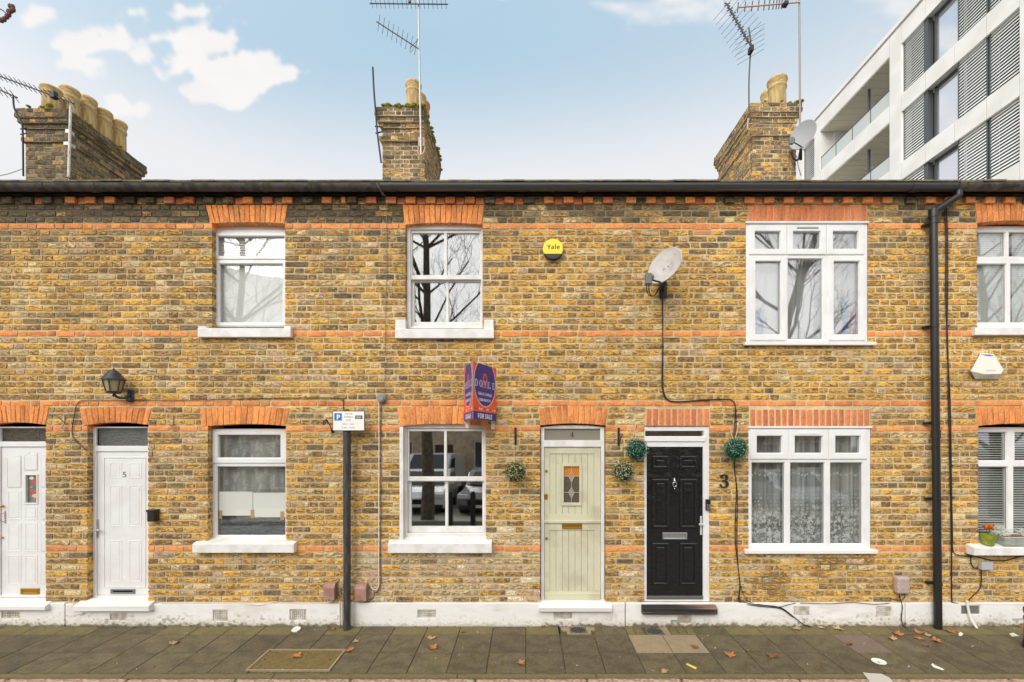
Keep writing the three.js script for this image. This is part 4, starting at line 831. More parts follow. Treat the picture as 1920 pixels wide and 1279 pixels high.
// ---- ironwork in the pavement
M.iron = std(new THREE.Color(1, 1, 1), .6, { metalness: .35, map: rep(wornTex(rgb(92, 92, 90), rgb(128, 118, 96), .4, 12, 3, .2), 4) });
M.ironRust = std(new THREE.Color(1, 1, 1), .78, { map: rep(wornTex(rgb(112, 96, 56), rgb(140, 120, 72), .5, 12, 15, .3), 3), bumpMap: rep(grain, 4), bumpScale: .002 });
M.concrete = std(new THREE.Color(1, 1, 1), .9, { map: rep(tanSlab, 2) });
function onPave(o, z) { o.rotation.x = Math.atan(FALL); o.position.y = PAV(z); o.position.z = z; return o; }
{
  const x0 = -2.70, x1 = -1.885, z0 = .552, z1 = .962, t = onPave(thing('access_cover', 'large rusty chequer-plate access cover set in the paving near the kerb', 'manhole cover'), (z0 + z1) / 2);
  t.position.x = (x0 + x1) / 2; const w = (x1 - x0) / 2, d = (z1 - z0) / 2;
  const f = ring([-w, w, -d, d], [-w + .022, w - .022, -d + .022, d - .022], -.03, .003, .002); f.rotateX(-Math.PI / 2); part('frame', f, M.concrete, t);
  part('plate', box(-w + .026, w - .026, -.03, -.003, -d + .026, d - .026), M.ironRust, t);
  const h = new Heap(), rb = new THREE.BoxGeometry(.020, .005, .006); const m = new THREE.Matrix4(), q = new THREE.Quaternion();
  for (let a = 0; a < 30; a++) for (let b = 0; b < 15; b++) { q.setFromAxisAngle(new THREE.Vector3(0, 1, 0), (a + b) % 2 ? .8 : -.8); m.compose(new THREE.Vector3(-w + .04 + a * (2 * w - .08) / 29, -.001, -d + .038 + b * (2 * d - .076) / 14), q, new THREE.Vector3(1, 1, 1)); h.add(rb, m); }
  tag(part('tread_bar', h.geo(), M.ironRust, t), null, null, null, 'stuff');
  for (const s of [-1, 1]) part('key_hole', box(s * w * .8 - .012, s * w * .8 + .012, -.0035, -.001, -.01, .01), M.dark, t);
}
for (const [cx, cz, label, surround, worn] of [[X(1084, .12), .118, 'square stopcock cover with round lattice lid in pale concrete before the sage door', 1], [X(1227, .15), .150, 'square stopcock cover with round lattice lid before the black doorstep', 0]]) {
  const t = onPave(thing('stopcock_cover', label, 'utility cover', [cx, 0, cz], null), cz);
  if (surround) part('surround', (() => { const s = shapeOf([[-.19, -.105], [.19, -.105], [.20, -.01], [.145, .0], [.14, .085], [-.135, .09], [-.13, .02], [-.195, .0]].map(([x, y]) => [x, -y])); hole(s, -.098, .098, -.082, .082); const g = extrude(s, -.04, .002, .002); g.rotateX(-Math.PI / 2); return g; })(), M.concrete, t);
  const f = (() => { const s = rect(-.096, .096, -.08, .08), p = new THREE.Path(); p.absellipse(0, 0, .084, .071, 0, Math.PI * 2, true); s.holes.push(p); const g = extrude(s, -.03, .004, .002, 2, 24); g.rotateX(-Math.PI / 2); return g; })();
  part('frame', f, M.iron, t);
  const lid = new THREE.CylinderGeometry(.081, .081, .03, 32); lid.scale(1, 1, .84); part('lid', at(lid, 0, -.0175, 0), M.iron, t);
  const bars = []; for (let a = -3; a <= 3; a++) for (let b = -3; b <= 3; b++) { const x = a * .022, z = b * .019; if ((x / .074) ** 2 + (z / .062) ** 2 < 1) { const g = new THREE.BoxGeometry(.018, .006, .005); g.rotateY((a + b) % 2 ? .75 : -.75); bars.push(at(g, x, -.001, z)); } }
  tag(part('tread_bar', bars, M.black, t), null, null, null, 'stuff');
}
// ---- leaves, litter
function leafGeo(seed, size) { // a curled plane leaf: lobed outline domed and bent
  const r = rngOf(seed), n = 40, pos = [0, 0, 0], idx = [], uv = [.5, .5], lob = 5;
  for (let ringI = 1; ringI <= 3; ringI++) for (let k = 0; k < n; k++) { const a = k / n * 6.283, l = Math.abs(Math.cos(a * lob / 2)), rad = size * (.45 + .55 * Math.pow(l, .8)) * (.85 + .3 * vn(k * .9, seed, 2)) * (ringI / 3); pos.push(Math.cos(a) * rad, 0, Math.sin(a) * rad * .8); uv.push(.5 + Math.cos(a) * .5, .5 + Math.sin(a) * .5); }
  for (let k = 0; k < n; k++) { idx.push(0, 1 + (k + 1) % n, 1 + k); for (let q = 0; q < 2; q++) { const a = 1 + q * n + k, b = 1 + q * n + (k + 1) % n, c = a + n, d = b + n; idx.push(a, b, d, a, d, c); } }
  const curl = R(.5, 1.5, r) / size, ax = r() * 3; 
  for (let k = 0; k < pos.length / 3; k++) { const x = pos[k * 3], z = pos[k * 3 + 2], q = x * Math.cos(ax) + z * Math.sin(ax), w = -x * Math.sin(ax) + z * Math.cos(ax); pos[k * 3 + 1] = .006 + curl * .42 * q * q * (1 + .4 * Math.sin(w / size * 5)) + .10 * size * fbm(x / size * 3 + seed, z / size * 3, 2, 3); }
  const g = new THREE.BufferGeometry(); g.setAttribute('position', new THREE.Float32BufferAttribute(pos, 3)); g.setAttribute('uv', new THREE.Float32BufferAttribute(uv, 2)); g.setIndex(idx); g.computeVertexNormals();
  const m = g.clone(); return [m, tube([[0, .006, 0], [size * .5, .004, size * .3], [size * 1.1, .012, size * .8]], .0015, 6, 4)];
}
const leafTex = (a, b, s) => dataTex(128, 128, (i, j) => { const n = fbm(i / 16, j / 16, 4, s), x = (i - 64) / 64, y = (j - 64) / 64, an = Math.atan2(y, x), v = smooth(.12, .0, Math.abs(Math.sin(an * 2.5))) * .5; let c = mix3(a, b, smooth(.3, .7, n)); return mix3(c, [b[0] * .6, b[1] * .5, b[2] * .5], v); }, true);
const LM = { orange: std(new THREE.Color(1, 1, 1), .75, { side: 2, map: leafTex([.52, .20, .055], [.36, .115, .03], 3) }), brown: std(new THREE.Color(1, 1, 1), .8, { side: 2, map: leafTex([.26, .115, .045], [.16, .07, .03], 5) }), pale: std(new THREE.Color(1, 1, 1), .8, { side: 2, map: leafTex([.52, .36, .19], [.40, .25, .12], 7) }) };
const LEAVES = [ // px, py, size, tone, label
  [328, 1207, .085, 'pale', 'tan leaf on the dark slabs before the door numbered 5'],
  [556, 1232, .095, 'orange', 'orange leaf lying on the rusty access cover'], [656, 1221, .075, 'orange', 'orange-brown leaf at the far right corner of the access cover'], [667, 1204, .06, 'pale', 'small cream leaf just right of the black signpost base'],
  [809, 1198, .085, 'pale', 'grey-beige crumpled leaf below the sash window, behind an orange one'], [811, 1215, .095, 'orange', 'orange leaf below the sash window, nearer the kerb than a beige one'], [977, 1244, .085, 'orange', 'bright orange leaf by itself left of the sage door'],
  [1369, 1229, .105, 'orange', 'large orange leaf right of the tan slabs, left of a darker one'], [1448, 1231, .105, 'brown', 'large rust-brown leaf standing right of a bright orange one'], [1401, 1221, .05, 'brown', 'small dark brown leaf between the two large leaves'], [1303, 1214, .075, 'brown', 'rust-brown leaf on the right-hand tan slab'], [1245, 1260, .07, 'pale', 'small tan leaf at the kerb below the tan slabs'],
  [1494, 1180, .085, 'pale', 'pale leaf against the plinth below the left plinth vent of the black-door house'], [1540, 1178, .07, 'pale', 'tan leaf tucked against the plinth between two vents'], [1571, 1180, .10, 'pale', 'wide tan leaf lying against the plinth left of the meter cable'],
  [1683, 1190, .105, 'orange', 'long orange leaf below the grey meter box'], [1672, 1199, .085, 'pale', 'rolled grey-brown leaf in front of a long orange leaf'], [1724, 1187, .09, 'orange', 'orange leaf topmost of the pile by the drainpipe'], [1722, 1198, .075, 'orange', 'light orange leaf on the left side of the pile by the drainpipe'], [1742, 1193, .08, 'pale', 'pale tan leaf in the middle of the pile by the drainpipe'], [1756, 1203, .105, 'orange', 'big orange leaf nearest the kerb in the pile by the drainpipe'], [1737, 1211, .07, 'brown', 'dark brown leaf under the pile by the drainpipe'], [1781, 1185, .085, 'orange', 'orange leaf right of the foot of the drainpipe'], [1799, 1186, .055, 'orange', 'small orange leaf second to the right of the drainpipe'],
  [1593, 1209, .065, 'brown', 'thin brown leaf flat on the pinkish slab'], [1915, 1175, .07, 'orange', 'orange leaf against the plinth at the right edge'], [868, 1186, .055, 'brown', 'small brown twiggy leaf near the plinth below the sash window'], [623, 1181, .075, 'brown', 'dark brown leaf left of the black signpost base'],
];
LEAVES.forEach(([px, py, s, tone, label], k) => {
  const [x, y, z] = G(px, py), [g, stem] = leafGeo(k * 17 + 3, s * .62), t = thing('fallen_leaf', label, 'leaf', [x, y, z], 'fallen leaves on the pavement');
  t.rotation.set(Math.atan(FALL), k * 2.4, 0); part('blade', g, LM[tone], t); part('stalk', stem, LM.brown, t);
});
{ // crumbs, specks, twigs
  const h = new Heap(), h2 = new Heap(), r = rngOf(12), m = new THREE.Matrix4(), q = new THREE.Quaternion(), e = new THREE.Euler(), crumb = new THREE.IcosahedronGeometry(1, 0), tw = new THREE.BoxGeometry(1, 1, 1);
  for (let k = 0; k < 420; k++) { const x = R(-7.5, 7.5, r), z = Math.pow(r(), 1.3) * 1.0, s = .0016 + .005 * r() ** 4; e.set(r() * 3, r() * 3, r() * 3); q.setFromEuler(e); m.compose(new THREE.Vector3(x, PAV(z) + s * .4, z), q, new THREE.Vector3(s * R(.8, 2, r), s * .6, s)); (k % 3 ? h : h2).add(crumb, m); }
  for (let k = 0; k < 260; k++) { const x = R(0, 7.5, r) * (r() < .75 ? 1 : -1), z = .008 + .05 * r() ** 2, s = R(.004, .012, r); e.set(r() * 3, r() * 3, r() * 3); q.setFromEuler(e); m.compose(new THREE.Vector3(x, PAV(z) + s * .3, z + .02), q, new THREE.Vector3(s * 1.6, s * .6, s)); h2.add(crumb, m); }
  for (let k = 0; k < 60; k++) { const x = R(-7, 7.4, r), z = R(.05, 1, r); e.set(FALL, r() * 6, R(-.05, .05, r)); q.setFromEuler(e); m.compose(new THREE.Vector3(x, PAV(z) + .002, z), q, new THREE.Vector3(R(.02, .07, r), .0024, .0026)); h2.add(tw, m); }
  tag(part('litter_specks', h.geo(), std(col(214, 204, 186), .9)), 'scattered pale grit and specks on the pavement', 'grit', null, 'stuff');
  tag(part('twig_crumbs', h2.geo(), LM.brown), 'scattered twig bits and dark crumbs on the pavement', 'debris', null, 'stuff');
}
M.paper = std(col(226, 222, 212), .8);
function flat(name, label, cat, pts, th, mat) { // litter lying on the paving: outline by sight, given its own thickness
  const P = pts.map(([a, b]) => G(a, b)), c = P.reduce((s, p) => [s[0] + p[0] / P.length, 0, s[2] + p[2] / P.length], [0, 0, 0]);
  const g = extrude(shapeOf(P.map((p) => [p[0] - c[0], -(p[2] - c[2])])), .001, .001 + th, Math.min(.0015, th * .3)); g.rotateX(-Math.PI / 2);
  const o = part(name, g, mat); onPave(o, c[2]); o.position.x = c[0]; return tag(o, label, cat);
}
flat('white_feather', 'white leaf-shaped scrap near the plinth left of the signpost', 'litter', [[546, 1184], [551, 1178], [558, 1176], [564, 1178], [563, 1182], [556, 1186], [549, 1186]], .012, M.paper);
flat('yellow_strip', 'yellow plastic strip on the slabs right of the sage door', 'litter', [[1286, 1246], [1289, 1244.6], [1307, 1252.5], [1304, 1255.5]], .003, std(col(236, 206, 70), .5));
flat('paper_scrap', 'white scrap of paper by the plinth at the right edge', 'litter', [[1892, 1189], [1900, 1187], [1911, 1193], [1898, 1194]], .004, M.paper);
flat('paper_wad', 'small white paper wad right of the drainpipe foot', 'litter', [[1797, 1189], [1801, 1187.5], [1806, 1190], [1804, 1193], [1798, 1193]], .012, M.paper);
flat('plastic_wrapper', 'clear crumpled plastic wrapper on the kerb at the bottom edge', 'litter', [[1618, 1262], [1630, 1263.5], [1652, 1264.5], [1668, 1272], [1676, 1282], [1634, 1284]], .006, std(col(196, 190, 180), .35, { bumpMap: rep(grain, 3), bumpScale: .006 }));
flat('white_fork', 'bent white plastic piece on the dark slabs left of the drainpipe', 'litter', [[1746, 1247], [1749, 1244.5], [1753, 1248], [1771, 1256], [1768, 1257.5], [1750, 1251.5]], .004, M.paper);
{ const [x, y, z] = G(1648, 1242), g = lathe([[.012, .0], [.02, .003], [.052, .004], [.060, .010], [.064, .009], [.060, .001], [.012, -.001], [.012, .0]], 32); const o = tag(part('cup_lid', g, M.paper), 'round white cup lid with a centre hole near the kerb', 'litter'); o.position.set(x, y + .002, z); o.rotation.x = FALL; }

// ================================================================== EAVES: gutters and pipes
function gutterRun(label, x0, x1, top, r, mat, brackets, joints, tilt = 0) {
  const t = thing('gutter', label, 'gutter'), Z = .125, arcPts = (rr, n = 12) => [...Array(n + 1)].map((_, k) => [-Z + rr * Math.cos(Math.PI * k / n), -rr * Math.sin(Math.PI * k / n)]);
  const prof = (rr, ri) => shapeOf([...arcPts(rr), ...arcPts(ri).reverse()]);
  const sec = (a, b, rr, ri) => { const g = extrude(prof(rr, ri), a, b); g.rotateY(Math.PI / 2); return g.translate(0, top, 0); };
  part('trough', [sec(x0, x1, r, r - .005), tube([[x0, top + .002, Z + r - .002], [x1, top + .002, Z + r - .002]], .0045, 1, 8)], mat, t);
  for (const b of brackets) part('bracket', sec(X(b, .19) - .012, X(b, .19) + .012, r + .006, r - .002), mat, t);
  for (const j of joints) part('joint', sec(X(j, .19) - .04, X(j, .19) + .04, r + .009, r - .001), mat, t);
  return t;
}
M.gutterBlack = phys(col(58, 57, 58), .3, { ior: 1.7 });
M.sootIron = std(new THREE.Color(1, 1, 1), .75, { map: rep(wornTex(rgb(52, 49, 47), rgb(88, 82, 76), .5, 10, 5, .2), 1.4) });
gutterRun('dull old black gutter over the white doors, left of the thin eaves cable', -8.6, X(714, .1), 5.082, .060, M.sootIron, [75, 165, 230, 340, 490, 580], [168]);
gutterRun('glossy black half-round gutter over the sage and black doors', X(715, .1), X(1800, .1), 5.080, .058, M.gutterBlack, [732, 888, 1037, 1192, 1347, 1505, 1664], [1092, 1722]);
gutterRun('weathered brown-black gutter right of the drainpipe head', X(1803, .1), 7.7, 5.084, .060, M.blackOld, [1868], [1808]);
part('spare', box(0, .001, 0, .001, 0, .001), M.black).removeFromParent();
{ // drainpipe with swan neck
  const t = thing('drainpipe', 'black drainpipe with swan-neck running from the gutter to the pavement', 'drainpipe'), z = .085, xp = (p, zz = z) => X(p, zz), yp = (p, zz = z) => Y(p, zz), r = .040;
  part('pipe', [rod([xp(1750), yp(396), z], [xp(1759), PAV(.085) + .01, z], r, r, 20), tube([[xp(1797, .125), 5.03, .125], [xp(1797, .125), 4.97, .125], [xp(1790, .12), 4.94, .118], [xp(1762, .09), 4.845, .095], [xp(1751, .085), 4.79, z], [xp(1750), 4.70, z]], r * .97, 40, 16, .3)], M.black, t);
  for (const [y, x] of [[396, 1750], [810, 1754.6]]) part('collar', rod([xp(x), yp(y - 3), z], [xp(x), yp(y + 12), z], r + .007, r + .007, 20), M.black, t);
  for (const [y, x] of [[418, 1750.3], [611, 1752], [793, 1754], [936, 1756], [1095, 1758]]) part('bracket', [rod([xp(x), yp(y - 2), z], [xp(x), yp(y + 2), z], r + .006, r + .006, 20), box(xp(x) - .075, xp(x) + .03, yp(y) - .012, yp(y) + .012, .0, .05, .004)], M.black, t);
}
// ---- cables and conduits
const cab = (name, label, pts, r, mat = M.cable, z = .012, cat = 'cable') => { const o = part(name, Array.isArray(pts[0][0]) ? pts.map((q) => tube(q.map(([a, b, c]) => [X(a, c ?? z), Y(b, c ?? z), c ?? z]), r, q.length * 8, 6)) : tube(pts.map(([a, b, c]) => [X(a, c ?? z), Y(b, c ?? z), c ?? z]), r, pts.length * 8, 6), mat); return tag(o, label, cat); };
M.cableGrey = std(col(138, 126, 112), .6); M.cableWhite = std(col(226, 218, 206), .5); M.cableBrown = std(col(96, 76, 58), .7);
{
  const t = thing('cable', 'black twin cable from the wall dish past the black door down to the pavement', 'cable');
  const a = [[1241, 535, .03], [1242, 590], [1243, 650], [1243, 705], [1244, 730], [1250, 747], [1266, 753], [1320, 750], [1366, 749], [1377, 756], [1380, 775], [1380, 800], [1379, 830], [1378, 880], [1381, 920], [1379, 970], [1379, 1015], [1383, 1055], [1388, 1100], [1386, 1122], [1393, 1129], [1420, 1134, .03], [1462, 1139, .03], [1486, 1155, .034], [1505, 1170, .04], [1520, 1176, .05]];
  const b = a.map(([x, y, z], k) => [x + (k > 9 && k < 18 ? 3.2 : k < 6 ? 2 : 1.5) * Math.cos(k * .8 + .3), y + (k >= 19 ? 2.5 : 1), z]);
  const dn = [[1388, 1100], [1397, 1120], [1406, 1129], [1440, 1136, .03], [1463, 1138, .03], [1478, 1134, .03], [1492, 1131, .03]];
  const mk = (p, r) => tube(p.map(([x, y, z = .012]) => [X(x, z), Y(y, z), z]), r, p.length * 8, 6);
  part('strand', mk(a, .0052), M.cable, t); part('strand', mk(b.slice(0, 24), .0050), M.cable, t); part('strand', mk(dn, .0035), M.cable, t);
  for (const [x, y] of [[1380, 790], [1379, 975], [1388, 1100], [1326, 750]]) part('clip', box(X(x) - .012, X(x) + .014, Y(y) - .006, Y(y) + .006, .0, .02, .003), M.black, t);
}
cab('cable', 'black cable along the red band over door 5, dropping to the parking sign', [[163, 846], [152, 836], [138, 822], [135, 805], [139, 780], [142, 764], [146, 756], [156, 751], [212, 751], [300, 751], [400, 750], [500, 747], [600, 746], [636, 747], [643, 752], [644, 770], [644, 1010]], .0045);
cab('cable', 'thin grey cable from the eaves down to the round grey box', [[706, 342, .2], [710, 352, .2], [718, 366, .13], [724, 378, .02], [724.5, 500], [723, 600], [721.5, 700], [721, 738]], .0036, M.cableGrey);
{
  const t = thing('conduit', 'thin white conduit from the round box to the meter box left of the sash window', 'conduit');
  const mk = (p, r, z) => tube(p.map(([x, y]) => [X(x, z), Y(y, z), z]), r, p.length * 8, 8);
  part('white_pipe', mk([[710.5, 754], [710.5, 900], [710, 1060], [710, 1096], [707, 1105], [700, 1106], [695, 1100]], .0062, .014), M.cableWhite, t);
  part('brown_cable', mk([[722, 752], [716, 762], [714, 790], [714, 960], [713, 1040], [714, 1090], [709, 1108], [702, 1112]], .0045, .009), M.cableBrown, t);
  part('black_tail', mk([[702, 1110], [701, 1118], [694, 1126], [685, 1130], [681, 1136]], .0032, .012), M.cable, t);
}
{
  const t = thing('junction_box', 'round grey junction box on the red band left of the for-sale board', 'junction box', [X(716), Y(747), 0]);
  const a = new THREE.CylinderGeometry(.048, .052, .05, 28); a.rotateX(Math.PI / 2); part('body', at(a, 0, 0, .026), std(col(150, 150, 150), .5), t);
  const b = new THREE.CylinderGeometry(.036, .043, .012, 28); b.rotateX(Math.PI / 2); part('cover', at(b, 0, 0, .056), std(col(136, 137, 138), .45), t);
  part('backplate', box(-.03, .058, -.055, .05, .0, .012, .008), M.cableGrey, t);
}
{
  const t = thing('cable', 'pair of long black cables just right of the drainpipe', 'cable');
  const mk = (p, r = .0055) => tube(p.map(([x, y, z = .016]) => [X(x, z), Y(y, z), z]), r, p.length * 8, 6);
  part('strand', mk([[1772, 388], [1774, 450], [1774, 560], [1777, 640], [1779, 760], [1782, 900], [1784, 1000], [1784.5, 1100], [1785, 1124], [1790, 1131], [1830, 1133], [1880, 1134], [1930, 1134]], .0065), M.cable, t);
  part('strand', mk([[1775, 388], [1777, 450], [1777, 560], [1776, 640], [1782, 760], [1784, 900], [1786, 1000], [1786, 1030], [1790, 1038], [1800, 1042], [1824, 1043]], .0058), M.cable, t);
  for (const [x, y] of [[1775.5, 430], [1776, 610], [1784, 872], [1785, 932]]) part('clip', box(X(x) - .016, X(x) + .016, Y(y) - .006, Y(y) + .006, 0, .024, .003), y === 610 ? M.cableGrey : M.black, t);
}
cab('cable', 'black cable sagging beneath the right-hand window sill', [[1824, 1043], [1840, 1046], [1862, 1051], [1885, 1051], [1905, 1046], [1920, 1042], [1950, 1040]], .0055);
{
  const t = thing('junction_box', 'small square grey junction box under the right-hand window sill', 'junction box');
  part('body', box(X(1834), X(1856), Y(1067), Y(1052), .0, .045, .006), std(col(176, 178, 178), .5), t);
  const mk = (p, r = .0055) => tube(p.map(([x, y, z = .014]) => [X(x, z), Y(y, z), z]), r, p.length * 8, 6);
  part('cable_loop', mk([[1826, 1028], [1821, 1040], [1821, 1056], [1826, 1064], [1834, 1066, .02]]), M.cable, t);
  part('cable_tail', mk([[1840, 1067, .02], [1840, 1090], [1837, 1104], [1826, 1116], [1818, 1124], [1816, 1130, .026]]), M.cable, t);
}
{ const mk = [[1813.5, 1126, .034], [1815, 1140, .036], [1819, 1156, .05], [1825, 1168, .075], [1832, 1178, .10]]; tag(part('conduit', tube(mk.map(([x, y, z]) => [X(x, z), Y(y, z), z]), .0135, 30, 10), M.cableWhite), 'bent white plastic conduit over the grey plinth vent right of the drainpipe', 'conduit'); }
// ---- meter boxes
M.meter = std(new THREE.Color(1, 1, 1), .7, { map: rep(wornTex(rgb(152, 112, 98), rgb(172, 134, 120), .5, 6, 3, .06), 2) });
for (const [x0, x1, y0, y1, label, m] of [[607.5, 628, 1093.5, 1124.5, 'pinkish meter box left of the black signpost', M.meter], [665.5, 687, 1095.5, 1126.5, 'pinkish meter box between the black signpost and the white conduit', M.meter]]) {
  const t = thing('meter_box', label, 'meter box'), a = X(x0, .07), b = X(x1, .07), T = Y(y0, .05), B = Y(y1, .06);
  const s = shapeOf([[0, B], [-.085, B + .004], [-.088, T - .045], [-.06, T], [0, T + .004]]); const g = extrude(s, a, b, .004); g.rotateY(Math.PI / 2); part('cover', g, m, t);
  part('latch', box((a + b) / 2 - .006, (a + b) / 2 + .006, B + .012, B + .02, .08, .0895), M.steel, t);
}
{
  const t = thing('meter_box', 'grey-lilac rounded meter box left of the drainpipe', 'meter box'), a = X(1681, .06), b = X(1705.5, .06), T = Y(1080.5, .05), B = Y(1114, .06);
  part('cover', new RoundedBoxGeometry(b - a, T - B, .09, 4, .03).translate((a + b) / 2, (T + B) / 2, .04), std(new THREE.Color(1, 1, 1), .65, { map: rep(wornTex(rgb(188, 172, 164), rgb(160, 140, 130), .5, 8, 8, .1), 2) }), t);
  const mk = (p, r = .005) => tube(p.map(([x, y, z = .016]) => [X(x, z), Y(y, z), z]), r, p.length * 8, 6);
  part('cable_tail', [mk([[1687, 1112], [1687, 1120], [1690, 1128], [1692, 1140, .032], [1690.5, 1158, .034], [1693, 1172, .05], [1700, 1178, .07], [1712, 1183, .1], [1722, 1186, .13]]), mk([[1697, 1112], [1696, 1121], [1688, 1127], [1676, 1124], [1668, 1122]], .004), mk([[1668, 1131, .027], [1640, 1133, .027], [1598, 1130, .027], [1556, 1132, .027], [1500, 1131, .027]], .0035)], M.cable, t);
}
// ---- pipes and hose at the plinth break by the signpost
cab('waste_pipe', 'pair of thin white pipes on the plinth just left of the signpost', [[[636.5, 1128, .035], [637, 1150, .035], [636.5, 1172, .04]], [[641, 1128, .04], [641.5, 1172, .045]]], .008, M.cableWhite, .04, 'pipe');
cab('hose_loop', 'blue hose loop hanging on the brickwork left of the signpost', [[646, 1100, .02], [641, 1096, .03], [637, 1101, .03], [636, 1109, .03], [639, 1116, .03], [646, 1117, .02]], .006, std(col(96, 160, 178), .5), .02, 'hose');
cab('tap_pipe', 'curled white cable with brass end at the foot of door 5', [[140, 1122, .02], [137, 1128, .03], [138, 1140, .04], [139, 1150, .05], [150, 1152, .04], [157, 1150, .03]], .006, M.cableWhite, .03);
tag(part('bracket', [box(X(1258.5, .04), X(1262, .04), 0.0, Y(1164, .04), .03, .036), box(X(1258.5, .04), X(1270, .04), Y(1165.5, .04), Y(1163.5, .04), .024, .036)], M.galv), 'small grey metal angle at the plinth foot below the black doorstep', 'bracket');
cab('cable', 'loose white cable draped along the plinth top left of the pipes', [[300, 1131, .03], [360, 1130, .03], [420, 1130, .03], [460, 1132, .032], [488, 1134, .034], [512, 1129, .034], [540, 1131, .032], [600, 1131, .03], [622, 1128, .028]], .0042, M.cableWhite);

// ================================================================== FITTINGS ON THE WALL
{ // lantern
  const t = thing('wall_lantern', 'dark grey wall lantern with frosted panes above door 5', 'lantern', [X(213, .14), 0, .14]);
  const y = (p) => Y(p, .14), lm = std(col(66, 68, 72), .45, { metalness: .3 });
  const prism = (r0, r1, y0, y1) => { const g = new THREE.CylinderGeometry(r1, r0, y1 - y0, 6, 1); g.rotateY(.26); return at(g, 0, (y0 + y1) / 2, 0); };
  part('roof', [prism(.108, .058, y(711), y(699)), prism(.052, .030, y(699), y(694.5)), at(new THREE.SphereGeometry(.010, 10, 8), 0, y(692), 0), prism(.112, .112, y(713.5), y(711))], lm, t);
  part('base', [prism(.062, .072, y(738), y(734)), at(new THREE.SphereGeometry(.014, 10, 8), 0, y(742), 0)], lm, t);
  const bars = []; for (let k = 0; k < 6; k++) { const a = k * Math.PI / 3 + .26 + Math.PI / 6 * 0; bars.push(rod([.068 * Math.sin(a), y(734), .068 * Math.cos(a)], [.098 * Math.sin(a), y(713), .098 * Math.cos(a)], .006)); } part('glazing_bar', bars, lm, t);
  const gl = new THREE.CylinderGeometry(.092, .064, y(713) - y(734), 6, 1, true); gl.rotateY(.26); part('pane', at(gl, 0, (y(713) + y(734)) / 2, 0), phys(col(196, 180, 138), .5, { transmission: .35, thickness: 0, side: 2 }), t);
  part('arm', [tube([[0, y(738), 0], [.02, y(744), -.02], [.06, y(745), -.07], [.075, y(738), -.12]], .014, 24, 10)], lm, t);
  part('back_plate', [box(.045, .115, y(752), y(728), -.138, -.118, .02), at(new THREE.SphereGeometry(.03, 14, 10), .08, y(748), -.11)], std(col(52, 58, 72), .4), t);
}
M.wrought = std(col(30, 29, 29), .55);
// ---- small brackets left by hanging baskets
{
  const mk = (p, r, z0 = .02) => tube(p.map(([x, y, z = z0]) => [X(x, z), Y(y, z), z]), r, p.length * 6, 6);
  const b = (label, m, pieces) => { const t = thing('basket_bracket', label, 'bracket'); for (const [n, g] of pieces) part(n, g, m, t); return t; };
  b('rusty white basket bracket between the two left-hand doors', M.rust, [['plate', box(X(118.5), X(122), Y(795), Y(780), 0, .012, .002)], ['arm', mk([[120.5, 793, .012], [112, 785, .12], [102, 778, .2], [92, 777, .24]], .006)], ['scroll', mk([[119, 797], [115, 803], [118, 807], [122, 804], [120, 800]], .005)]]);
  b('rusty white basket bracket right of door 5, above the letter box', M.rust, [['plate', box(X(321.6), X(325.4), Y(798), Y(779), 0, .012, .002)], ['arm', mk([[323.5, 794, .012], [321.5, 797, .14], [320, 798, .24]], .006)], ['scroll', mk([[323.5, 799], [320, 803], [323, 808], [326, 804]], .005)]]);
  b('black scrolled basket bracket just left of the parking sign', M.wrought, [['plate', box(X(621), X(626), Y(812), Y(806), 0, .012, .002)], ['arm', mk([[623, 809, .012], [618, 797, .10], [612, 787, .2]], .0065)], ['scroll', mk([[611, 787, .2], [607, 790, .2], [606, 796, .19], [609, 796, .19], [610, 792, .2]], .0045)]]);
  b('black twisted basket bracket left of the sage door', M.wrought, [['plate', box(X(964.6), X(968.4), Y(834), Y(801.5), 0, .014, .003)], ['arm', mk([[966.5, 806, .014], [966.3, 812, .14], [966, 818, .2]], .007)], ['brace', mk([[966.5, 831, .014], [966, 826, .10], [966, 818, .18]], .005)]]);
  b('black basket bracket with raised arm right of the sage door', M.wrought, [['plate', box(X(1157.8), X(1161.6), Y(835), Y(802), 0, .014, .003)], ['arm', mk([[1160, 831, .014], [1164, 822, .10], [1167.5, 814, .18]], .0065)]]);
  b('white-ended hook bracket at the top left corner of the black door', M.rust, [['plate', box(X(1189), X(1193.6), Y(801), Y(796), 0, .012, .003)], ['arm', mk([[1192, 798, .014], [1189, 810, .10], [1185.5, 822, .15]], .006)], ['hook', mk([[1182.5, 803, .02], [1183, 812, .08], [1184, 822, .14]], .0045)]]);
  b('white-ended hook bracket between the black door and wide window', M.rust, [['plate', box(X(1381), X(1386), Y(803), Y(796), 0, .012, .003)], ['arm', mk([[1383.5, 799, .014], [1382, 810, .10], [1378, 823, .15]], .006)], ['hook', mk([[1370, 803, .02], [1371, 812, .08], [1374, 822, .14]], .0045)]]);
}
